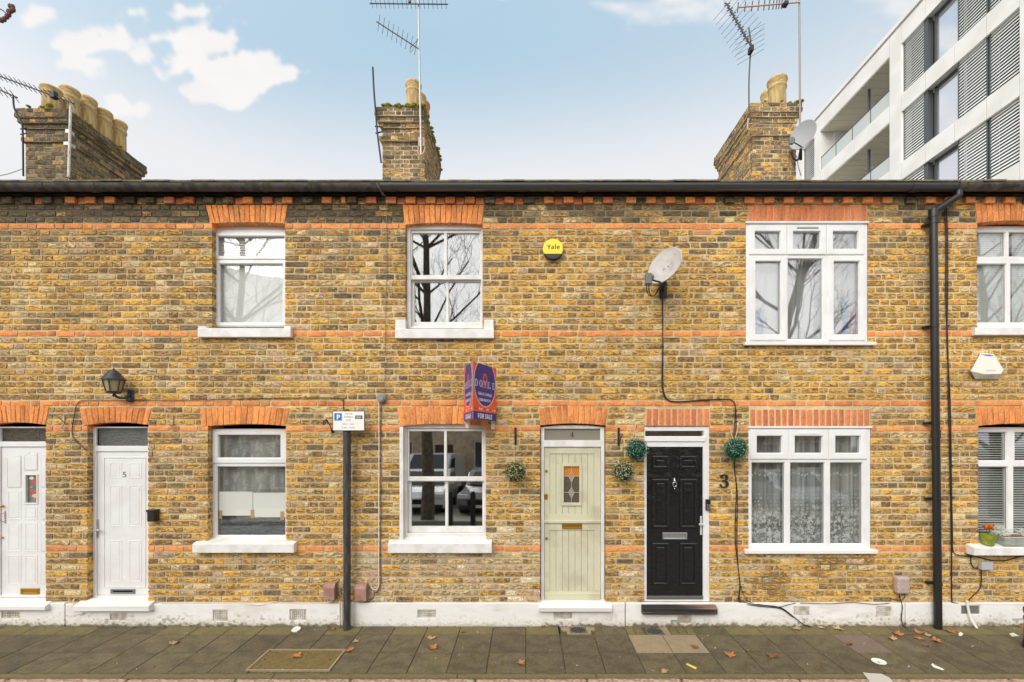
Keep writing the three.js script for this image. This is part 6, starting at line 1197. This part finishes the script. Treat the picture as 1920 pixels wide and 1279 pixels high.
// ================================================================== AERIALS
function aerial(label, pos0, build) { const t = thing('tv_aerial', label, 'aerial'); build((n, g, m = M.aerial) => part(n, g, m, t)); return t; }
const at3 = (p, q, z) => [X(p, z), Y(q, z), z];
function yagi(add, A, B, n, dirV, len, r = .008, er = .004) { // boom with cross elements
  add('boom', rod(A, B, r)); const list = [];
  for (let k = 0; k < n; k++) { const u = (k + .5) / n, c = [0, 1, 2].map((i) => mix(A[i], B[i], u)), l = typeof len === 'function' ? len(u) : len, d = dirV; list.push(rod(c.map((v, i) => v - d[i] * l / 2), c.map((v, i) => v + d[i] * l / 2), er, er, 5)); }
  tag(add('element', list), null, null, null, 'stuff');
}
{
  const z = CZ + .15;
  aerial('tall mast with two television aerials on the middle chimney', 0, (add) => {
    add('mast', rod(at3(789.5, 290, z), at3(783.5, -40, z), .018, .014, 8), std(col(170, 168, 166), .4, { metalness: .5 }));
    yagi(add, at3(693, 6.5, z + .03), at3(840, 8, z + .03), 18, [.05, .45, .89], .13, .010);
    add('boom_clip', box(at3(766, 6, z)[0], at3(771, 6, z)[0], at3(766, 7, z)[1], at3(766, 0, z)[1], z, z + .04));
    yagi(add, at3(706, 40.5, z + .02), at3(784, 91, z + .02), 9, [.40, .52, .75], .24, .010);
    add('stay', [rod(at3(769, 90, z), at3(784, 74, z), .005), rod(at3(770, 99, z), at3(779, 85, z), .003)]);
    add('bracket', [box(at3(783, 268, z)[0], at3(795, 268, z)[0], at3(783, 272, z)[1], at3(783, 254, z)[1], z - .1, z - .03, .01), tube([at3(782, 283, z), at3(786, 290, z), at3(793, 288, z), at3(797, 276, z - .05)], .012, 16, 6)], M.rust);
  });
  aerial('thin bent black pole strapped to the left of the middle chimney', 0, (add) => { add('mast', tube([at3(698.8, 126, z), at3(701, 170, z), at3(704.6, 214, z), at3(707.5, 250, z), at3(714.6, 305, z)], .016, 24, 7), M.wrought); add('bracket', [rod(at3(703, 237, z), at3(718, 238, z), .012), rod(at3(704, 250, z), at3(716, 247, z), .012)], M.wrought); });
  aerial('bushy many-rod aerial on a thin mast at the right chimney corner', 0, (add) => {
    add('mast', tube([at3(1404.5, 215, z), at3(1404.5, 150, z), at3(1407.5, 84, z), at3(1404, 52, z)], .013, 20, 7));
    const A = at3(1362, 6, z + .1), B = at3(1410, 90, z + .1); add('boom', rod(A, B, .012)); const el = [], dc = [];
    for (let k = 0; k < 9; k++) { const c = [0, 1, 2].map((i) => mix(A[i], B[i], (k + .3) / 9.5)); for (const s of [-1, 1]) { dc.push(rod([c[0] - .055, c[1] - .030 * s, c[2]], [c[0] + .055, c[1] + .030 * s, c[2]], .008, .008, 5)); el.push(rod([c[0] - .16, c[1] - .09, c[2] - .2 * s], [c[0] + .16, c[1] + .09, c[2] + .2 * s], .003, .003, 4)); } }
    for (let k = 0; k < 6; k++) { const y = 45 + k * 9.4; el.push(rod(at3(1378 + k * .8, y + 30, z + .25), at3(1434 - k * .2, y - .5, z - .1), .004, .004, 4)); }
    tag(add('director', dc), null, null, null, 'stuff'); tag(add('element', el), null, null, null, 'stuff');
    add('clamp', box(B[0] - .03, B[0] + .03, B[1] - .05, B[1] + .05, z, z + .12, .01), M.wrought);
    add('bracket', [tube([at3(1403, 222, z), at3(1402, 240, z), at3(1406, 244, z)], .014, 10, 6), rod(at3(1403, 232, z), at3(1450, 234, z), .008)], M.rust);
  });
  aerial('tallest mast at the right edge of the right chimney with sideways boom aerial', 0, (add) => {
    add('mast', rod(at3(1500.5, 285, z), at3(1498.5, -45, z), .017, .015, 8), std(col(142, 128, 122), .5, { metalness: .3 }));
    const A = at3(1383, 14, z + .04), B = at3(1500, 4, z + .02); add('boom', rod(A, B, .013), M.rust); const list = [];
    for (const px of [1383.5, 1397, 1410, 1422, 1433, 1442.5, 1450, 1456, 1461, 1466]) { const u = (px - 1383) / 117, c = [0, 1, 2].map((i) => mix(A[i], B[i], u)); list.push(rod([c[0], c[1] - .07, c[2] - .02], [c[0], c[1] + .07, c[2] + .02], .010, .010, 5)); } tag(add('element', list), null, null, null, 'stuff');
    add('dipole', box(at3(1466, 12, z)[0], at3(1474, 12, z)[0], at3(1466, 16, z)[1], at3(1466, 9, z)[1], z, z + .09, .01), M.wrought);
  });
  const zl = CZ + .2;
  aerial('pale pole with long boom aerial at the right corner of the left chimney', 0, (add) => {
    add('mast', rod(at3(128.5, 332, zl), at3(132.5, 192, zl), .020, .020, 8), std(new THREE.Color(1, 1, 1), .5, { map: rep(wornTex(rgb(214, 208, 202), rgb(150, 142, 132), .4, 8, 6, .1), 3) }));
    yagi(add, at3(-8, 140, zl + .05), at3(139, 194, zl + .05), 16, [.0, .42, .9], (u) => .16, .012, .006);
    add('dipole', box(at3(104, 184, zl)[0], at3(112, 184, zl)[0], at3(104, 190, zl)[1], at3(104, 177, zl)[1], zl + .02, zl + .1, .01), M.wrought);
    add('bracket', [box(at3(122, 244, zl)[0], at3(129, 244, zl)[0], at3(122, 249, zl)[1], at3(122, 242, zl)[1], zl - .1, zl), box(at3(121, 270, zl)[0], at3(131, 270, zl)[0], at3(121, 273, zl)[1], at3(121, 267, zl)[1], zl - .1, zl + .02)], M.galv);
  });
  aerial('dark kinked pole and short aerial at the left edge of the frame', 0, (add) => {
    add('mast', tube([at3(24.5, 178, zl), at3(26, 200, zl), at3(32, 215, zl), at3(40, 230, zl), at3(42.5, 250, zl), at3(43.5, 330, zl)], .014, 40, 7), M.wrought);
    yagi(add, at3(-20, 160, zl), at3(32, 183, zl), 5, [.1, .5, .86], .2, .014, .006);
    add('bracket', [rod(at3(38, 242, zl), at3(50, 240, zl), .01), rod(at3(38, 252, zl), at3(50, 250, zl), .01)], M.wrought);
  });
  tag(part('cable', tube([at3(-10, 331, zl), at3(15, 326, zl), at3(41, 317, zl)], .006, 12, 5), M.cableGrey), 'thin overhead wire at the left edge beneath the aerials', 'cable');
  const P = at3(1507, 255, CZ + .3);
  const rel = (a, b, dz) => { const q = at3(a, b, CZ + .3 + dz); return [q[0] - P[0], q[1] - P[1], dz]; };
  dish('grey see-through satellite dish on the side of the right chimney', P, [-.80, .12, .55], .43, std(col(150, 152, 154), .6), rel(1484, 264, .18), { mount: [tube([rel(1508, 262, -.1), rel(1500, 285, -.15), rel(1497, 300, -.2), rel(1488, 297, -.25), rel(1484, 285, -.3)], .016, 24, 7), rod(rel(1502, 270, -.05), rel(1502, 300, -.2), .02)], loops: [tube([rel(1494, 292, -.1), rel(1497, 312, -.1), rel(1502, 330, -.1)], .006, 12, 5)] });
}

// ================================================================== THE MODERN BLOCK behind, its long side running straight away from the street
{
  const t = thing('apartment_building', 'white modern apartment block with louvred shutters and balconies behind the right chimney', 'building');
  const BX = 19.5, zOf = (p) => DIST - BX * FOC / (p - PX);                 // depth along the long side where a sight line meets it
  const clad = std(new THREE.Color(1, 1, 1), .6, { map: rep(wornTex([.82, .80, .77], [.74, .72, .68], .4, 4, 9, .02), .25) }), soffitM = std(col(246, 240, 220), .8), dk = std(col(78, 82, 84), .5), slatM = std(col(240, 241, 238), .45);
  const roofY = 24.0, fl = [23.03, 19.5, 15.97, 12.44, 8.91, 5.38], st = 3.53, hOpen = 2.63;   // heads of the storeys
  const zNear = zOf(1990), bays = { lou0: [1505, 1527], bal: [1537.5, 1668], lou1: [1690, 1730], glass: [1741, 1790], lou2: [1791, 1847], lou3: [1850, 1912] };
  const B = (z0, z1, y0, y1, x0, x1, r = 0) => box(x0, x1, y0, y1, Math.min(z0, z1), Math.max(z0, z1), r);
  const zEnd = zOf(1497), zfar = -34;
  // bands and piers of the frame, butted together
  const piers = [[1497, 1505], [1527, 1537.5], [1668, 1690], [1912, 1990]];
  part('wall', [B(zEnd, zNear, 0, roofY - .02, BX + 3.0, BX + 14), B(zEnd, zNear, 0, 5.38 - 2.63 - .9, BX, BX + 2.99)], clad, t);
  const cutsZ = [1497, 1527, 1537.5, 1602, 1668, 1690, 1735, 1790, 1850, 1912, 1990].map(zOf);
  fl.forEach((y, k) => { const top = k ? fl[k - 1] - hOpen : roofY; for (let q = 0; q < cutsZ.length - 1; q++) part('cladding_panel', B(cutsZ[q] + .012, cutsZ[q + 1] - .012, y, top, BX, BX + .08), clad, t); part('floor_band', B(zEnd, zNear, y + .002, top - .002, BX + .081, BX + (k ? .9 : 2.95)), clad, t); });
  part('parapet', [B(zEnd, zNear, roofY + .12, roofY + .34, BX - .06, BX + .5), B(zEnd, zNear, roofY + .003, roofY + .117, BX + .05, BX + .4)], clad, t);
  fl.forEach((y) => piers.forEach(([a, b]) => part('pier', B(zOf(a), zOf(b), y - hOpen, y, BX + .002, BX + .9), clad, t)));
  fl.forEach((y, k) => {
    const y0 = y - hOpen;
    for (const n of ['lou0', 'lou1', 'lou2', 'lou3']) { // louvred shutters
      const [a, b] = bays[n], za = zOf(a), zb = zOf(b);
      const w = part('louvre_panel', [B(za, za + .06, y0, y, BX + .12, BX + .2), B(zb - .06, zb, y0, y, BX + .12, BX + .2)], dk, t);
      part('backing', B(za, zb, y0, y, BX + .55, BX + .6), M.darkGlass ??= std(col(88, 92, 86), .25), w);
      if (k < 3) for (let q = 0; q < 19; q++) { const g = new THREE.BoxGeometry(.115, .012, zb - za - .12); g.rotateZ(1.02); part('slat', at(g, BX + .14, y0 + (q + .5) * hOpen / 19, (za + zb) / 2), slatM, w); }
    }
    { const [a, b] = bays.glass, za = zOf(a), zb = zOf(b), w = part('window', [B(zOf(1730), zOf(1736), y0, y, BX + .1, BX + .35), B(za, za + .12, y0, y, BX + .3, BX + .42), B(zb - .08, zb, y0, y, BX + .3, BX + .42), B(za, zb, y - .1, y, BX + .3, BX + .419), B(za, zb, y0, y0 + .08, BX + .3, BX + .419)], dk, t);
      const p = new THREE.PlaneGeometry(zb - za, hOpen); p.rotateY(-Math.PI / 2); part('pane', at(p, BX + .36, (y0 + y) / 2, (za + zb) / 2), phys(col(228, 230, 236), .04, { metalness: .8 }), w); }
    { // balcony: planked soffit, back wall, glass balustrade
      const [a, b] = bays.bal, za = zOf(a), zb = zOf(b), N = 11, L = zb - za;
      const s = part('balcony', [B(za + .01, zb - .01, y0 - .3, y0 - .003, BX + .91, BX + 2.95), B(za, za + .1, y0, y - .06, BX + .91, BX + 2.4)], clad, t);
      part('back_wall', B(za + .11, zb, y0, y - .06, BX + 2.6, BX + 2.7), std(col(120, 122, 116), .4), s);
      if (k < 3) for (let q = 0; q < N; q++) part('soffit_board', B(za + q * L / N + .012, za + (q + 1) * L / N - .012, y - .05, y - .002, BX + .03, BX + 2.58), soffitM, s);
      part('screen', B(zOf(1612) - .05, zOf(1612) + .05, y0, y - .06, BX + .5, BX + .6), dk, s); part('screen', B(zOf(1612) - .02, zOf(1612) + .02, y0, y - 1.0, BX + .62, BX + 2.5), std(col(150, 152, 138), .5), s);
      part('handrail', B(za, zb, y0 + .86, y0 + .90, BX + .06, BX + .12), dk, s);
      const nb = 4; for (let q = 0; q < nb; q++) { part('post', B(za + q * L / nb - .02, za + q * L / nb + .02, y0, y0 + .86, BX + .07, BX + .11), dk, s); part('glass_panel', B(za + q * L / nb + .03, za + (q + 1) * L / nb - .03, y0 + .06, y0 + .85, BX + .08, BX + .092), M.frost ??= phys(col(222, 226, 224), .35, { transmission: .35, thickness: 0 }), s); }
      if (k === 0) part('wall_light', B(zOf(1550), zOf(1550) + .12, y0 + 1.1, y0 + 1.35, BX + 1.4, BX + 1.5), M.black, s);
    }
  });
}

// ================================================================== ACROSS THE STREET (seen in the window glass)
M.bark = std(new THREE.Color(1, 1, 1), .95, { map: rep(wornTex(rgb(84, 74, 64), rgb(120, 110, 90), .5, 10, 3, .3), 1.5), bumpMap: rep(blotch, 3), bumpScale: .02 });
function tree(label, x, z, h, r0, seed, lean = 0, extra) {
  const t = thing('bare_tree', label, 'tree', [x, -.1, z]), r = rngOf(seed), limbs = [], twigs = [], V = THREE.Vector3;
  const grow = (p, d, l, rad, depth) => {
    const n = 3, seg = l / n; let q = p.clone(), dir = d.clone(), ra = rad;
    for (let k = 0; k < n; k++) {
      dir.add(new V(R(-.22, .22, r), R(-.06, .18, r), R(-.22, .22, r))).normalize();
      const e = q.clone().addScaledVector(dir, seg), rb = Math.max(.004, ra * .8);
      twigs.push(rod(q.toArray(), e.toArray(), ra, rb, depth < 3 ? 6 : 3)); q = e; ra = rb;
      if (depth < 6) { const m = depth < 4 ? 2 : 1; for (let i = 0; i < m; i++) if (r() < .72) grow(q, dir.clone().add(new V(R(-1, 1, r), R(-.35, .6, r), R(-1, 1, r)).multiplyScalar(.85)).normalize(), l * R(.42, .66, r), ra * R(.45, .62, r), depth + 1 + (depth < 4 && r() < .35 ? 1 : 0)); }
    }
  };
  let q = new V(0, 0, 0), ra = r0; const dir = new V(lean, 1, 0).normalize(), N = 9, seg = h * .82 / N;
  for (let k = 0; k < N; k++) {
    const e = q.clone().addScaledVector(dir.clone().add(new V(R(-.06, .06, r), 0, R(-.06, .06, r))).normalize(), seg), rb = ra * .87; limbs.push(rod(q.toArray(), e.toArray(), ra, rb, 12)); q = e; ra = rb;
    if (k > 0) { const m = k < 2 ? 2 : 4; for (let i = 0; i < m; i++) { const a = R(0, 6.28, r); grow(q, new V(Math.cos(a), R(.35, 1.0, r), Math.sin(a) * .8).normalize(), h * R(.16, .27, r), ra * R(.3, .5, r), 2); } }
  }
  part('trunk', limbs, M.bark, t); part('branches', twigs, M.bark, t);
  return t;
}
tree('bare street tree mirrored in the sage house windows', -2.95, 8.0, 15, .21, 5);
tree('bare street tree mirrored in the window over door 5', -9.0, 8.2, 13, .19, 11, .05);
tree('bare street tree mirrored in the upper wide window', 6.2, 8.2, 14, .22, 23, .30);
tree('bare street tree mirrored far right', 14.5, 8.4, 11, .2, 31, -.05);
{ // one near tree stands left of the view; a twig of it hangs into the top left corner
  const z = 1.2, t = tree('dark twig of a bare tree reaching in at the top left corner', -12.4, z, 11, .16, 41), rel = (p, q, dz = 0) => [X(p, z + dz) + 12.4, Y(q, z + dz) + .1, dz];
  part('branches', [tube([[0, 4.4, 0], [2.2, 5.3, 0], [4.6, 5.5, 0], rel(-120, 60)], .03, 24, 7), tube([rel(-120, 60), rel(-40, 45), rel(2, 39), rel(14, 30), rel(19, 20), rel(20, 10)], .011, 40, 6), tube([rel(-30, 6), rel(0, 17), rel(10, 24), rel(14, 30)], .005, 20, 5), tube([rel(18, 22), rel(23, 15), rel(25, 12)], .009, 8, 5), tube([rel(-120, 60), rel(-60, 20), rel(-30, 6)], .008, 10, 5)], std(col(92, 62, 56), .9), t);
  const buds = []; for (const [p, q] of [[3, 38], [8, 36], [13, 31], [17, 27], [16, 22], [21, 20], [19, 12], [24, 13], [25, 18]]) { const g = new THREE.SphereGeometry(.017, 7, 5); g.scale(1, 1.5, 1); buds.push(at(g, ...rel(p, q))); } part('bud', buds, std(col(104, 66, 60), .9), t);
}
{ const t = thing('bollard', 'black street bollard just cut off by the right edge', 'bollard', [X(1937, .55), PAV(.55), .55]); part('post', lathe([[0, -.02], [.075, -.02], [.078, .05], [.07, .10], [.066, .36], [.074, .39], [.074, .42], [.05, .46], [0, .48]], 24), M.black, t); part('band', lathe([[.068, .30], [.0725, .305], [.0725, .33], [.068, .335]], 24), M.aerial, t); }
for (const [x, w] of [[-3.5, 'left of the tree trunk'], [-2.15, 'just right of the tree trunk'], [-1.5, 'further right of the tree trunk']]) { const t = thing('bollard', 'black wooden bollard mirrored in the lower sash window ' + w, 'bollard', [x, -.17, 7.3]); part('post', [box(-.07, .07, 0, .95, -.07, .07, .012), box(-.055, .055, .95, 1.0, -.055, .055, .02)], M.black, t); }
// parked cars and houses opposite
function car(label, x, z, paint, van = false) {
  const t = thing('parked_car', label, van ? 'van' : 'car', [x, -.17, z]), L = van ? 4.9 : 4.0, W = van ? 1.9 : 1.7, H = van ? 2.0 : 1.46, p = phys(paint, .28, { clearcoat: 1, clearcoatRoughness: .05 });
  const prof = van ? [[0, .3], [.05, .75], [.55, 1.08], [1.0, 1.25], [1.65, 1.95], [2.0, 2.0], [L - .1, 1.95], [L, .4]] : [[0, .28], [.02, .62], [.25, .8], [1.15, .93], [1.75, 1.38], [2.1, 1.46], [3.1, 1.42], [3.7, 1.0], [L, .92], [L, .3]];
  const body = extrude(shapeOf(prof), -W / 2, W / 2, .09, 4); body.rotateY(-Math.PI / 2); part('body', body, p, t);          // nose towards the terrace
  const ws = van ? [[.98, 1.26], [1.62, 1.92]] : [[1.17, .96], [1.74, 1.38]];
  const a = ws[0], b = ws[1], q = shapeOf([[-W / 2 + .16, 0], [W / 2 - .16, 0], [W / 2 - .26, Math.hypot(b[0] - a[0], b[1] - a[1])], [-W / 2 + .26, Math.hypot(b[0] - a[0], b[1] - a[1])]]), wg = extrude(q, 0, .012); wg.rotateY(Math.PI); wg.rotateX(-Math.atan2(b[0] - a[0], b[1] - a[1]) * -1); part('windscreen', wg.translate(0, a[1] + .01, a[0] - .02), phys(col(26, 30, 32), .06), t);
  for (const s of [-1, 1]) { part('side_window', extrude(shapeOf(van ? [[1.25, 1.2], [1.75, 1.75], [2.3, 1.78], [2.3, 1.2]] : [[1.35, .98], [1.8, 1.34], [3.05, 1.32], [3.45, 1.0]]), -.006, .006).rotateY(-Math.PI / 2).translate(s * (W / 2 + .002), 0, 0), phys(col(28, 32, 34), .06), t);
    part('headlight', box(s * .66 - .17, s * .66 + .17, .62, .76, -.02, .1, .03), phys(col(225, 226, 224), .1), t); part('mirror', box(s * (W / 2 + .08) - .09, s * (W / 2 + .08) + .09, .95 + (van ? .25 : 0), 1.1 + (van ? .25 : 0), 1.35, 1.45, .03), p, t);
    for (const zz of [.78, L - .78]) { const w = new THREE.CylinderGeometry(.31, .31, .2, 24); w.rotateZ(Math.PI / 2); const m = part('wheel', at(w, s * (W / 2 - .08), .31, zz), M.cable, t); const rr = new THREE.CylinderGeometry(.19, .19, .21, 20); rr.rotateZ(Math.PI / 2); part('rim', at(rr, s * (W / 2 - .07), .31, zz), M.steel, m); } }
  part('grille', box(-.5, .5, .42, .58, -.03, .05, .02), M.dark, t); part('number_plate', box(-.26, .26, .34, .43, -.05, -.02, .004), std(col(224, 222, 214), .4), t); part('bumper', box(-W / 2 + .05, W / 2 - .05, .26, .42, -.02, .2, .05), M.black, t);
  t.rotation.y = R(-.12, .12); return t;
}
car('white car mirrored at the left of the lower sash window', -3.45, 8.9, col(226, 226, 224)); car('dark grey car mirrored at the right of the lower sash window', -1.35, 8.7, col(96, 98, 102)); car('white van mirrored in the lower sash window behind the white car', -4.3, 12.6, col(224, 224, 222), true); car('silver car mirrored in the wide lower window', 9.2, 8.8, col(150, 154, 158)); car('red car mirrored at the left of the wide lower window', 6.3, 9.0, col(150, 40, 40));
for (const [k, x] of [-12, -4, 4, 12].entries()) {
  const t = thing('terraced_house', ['brown brick house across the street mirrored beyond the left windows', 'brown brick house across the street mirrored behind the white van', 'brown brick house across the street mirrored behind the black door', 'brown brick house across the street mirrored beyond the right windows'][k], 'house', [x, 0, 17], 'houses across the street');
  const bw = M.oppBrick ??= std(new THREE.Color(1, 1, 1), .9, { map: rep(wornTex(rgb(206, 186, 156), rgb(180, 156, 126), .5, 8, 3, .3), .8) });
  const s = rect(-3.99, 3.99, 0, 5.4); for (const [a, b, c, d] of [[-2.8, -1.6, 1, 2.4], [-2.8, -1.6, 3.6, 4.9], [1.4, 2.6, 1, 2.4], [1.4, 2.6, 3.6, 4.9], [-.5, .4, .1, 2.2]]) hole(s, a, b, c, d);
  part('wall', [extrude(s, 0, .3), box(-3.99, 3.99, 0, 5.4, .301, 6)], bw, t);
  const rf = extrude(shapeOf([[-.3, 5.4], [6.3, 5.4], [3, 7.4]]), -3.99, 3.99); rf.rotateY(-Math.PI / 2); part('roof', rf, M.slate, t);
  for (const [a, b, c, d] of [[-2.8, -1.6, 1, 2.4], [-2.8, -1.6, 3.6, 4.9], [1.4, 2.6, 1, 2.4], [1.4, 2.6, 3.6, 4.9]]) { const w = part('window', ring([a, b, c, d], [a + .08, b - .08, c + .08, d - .08], .08, .14), M.paint, t); part('pane', box(a + .08, b - .08, c + .08, d - .08, .11, .12), phys(col(60, 66, 70), .08), w); }
  part('door', box(-.5, .4, .1, 2.2, .08, .14), std(col(70, 40, 36), .5), t);
}

renderer.render(scene, camera);
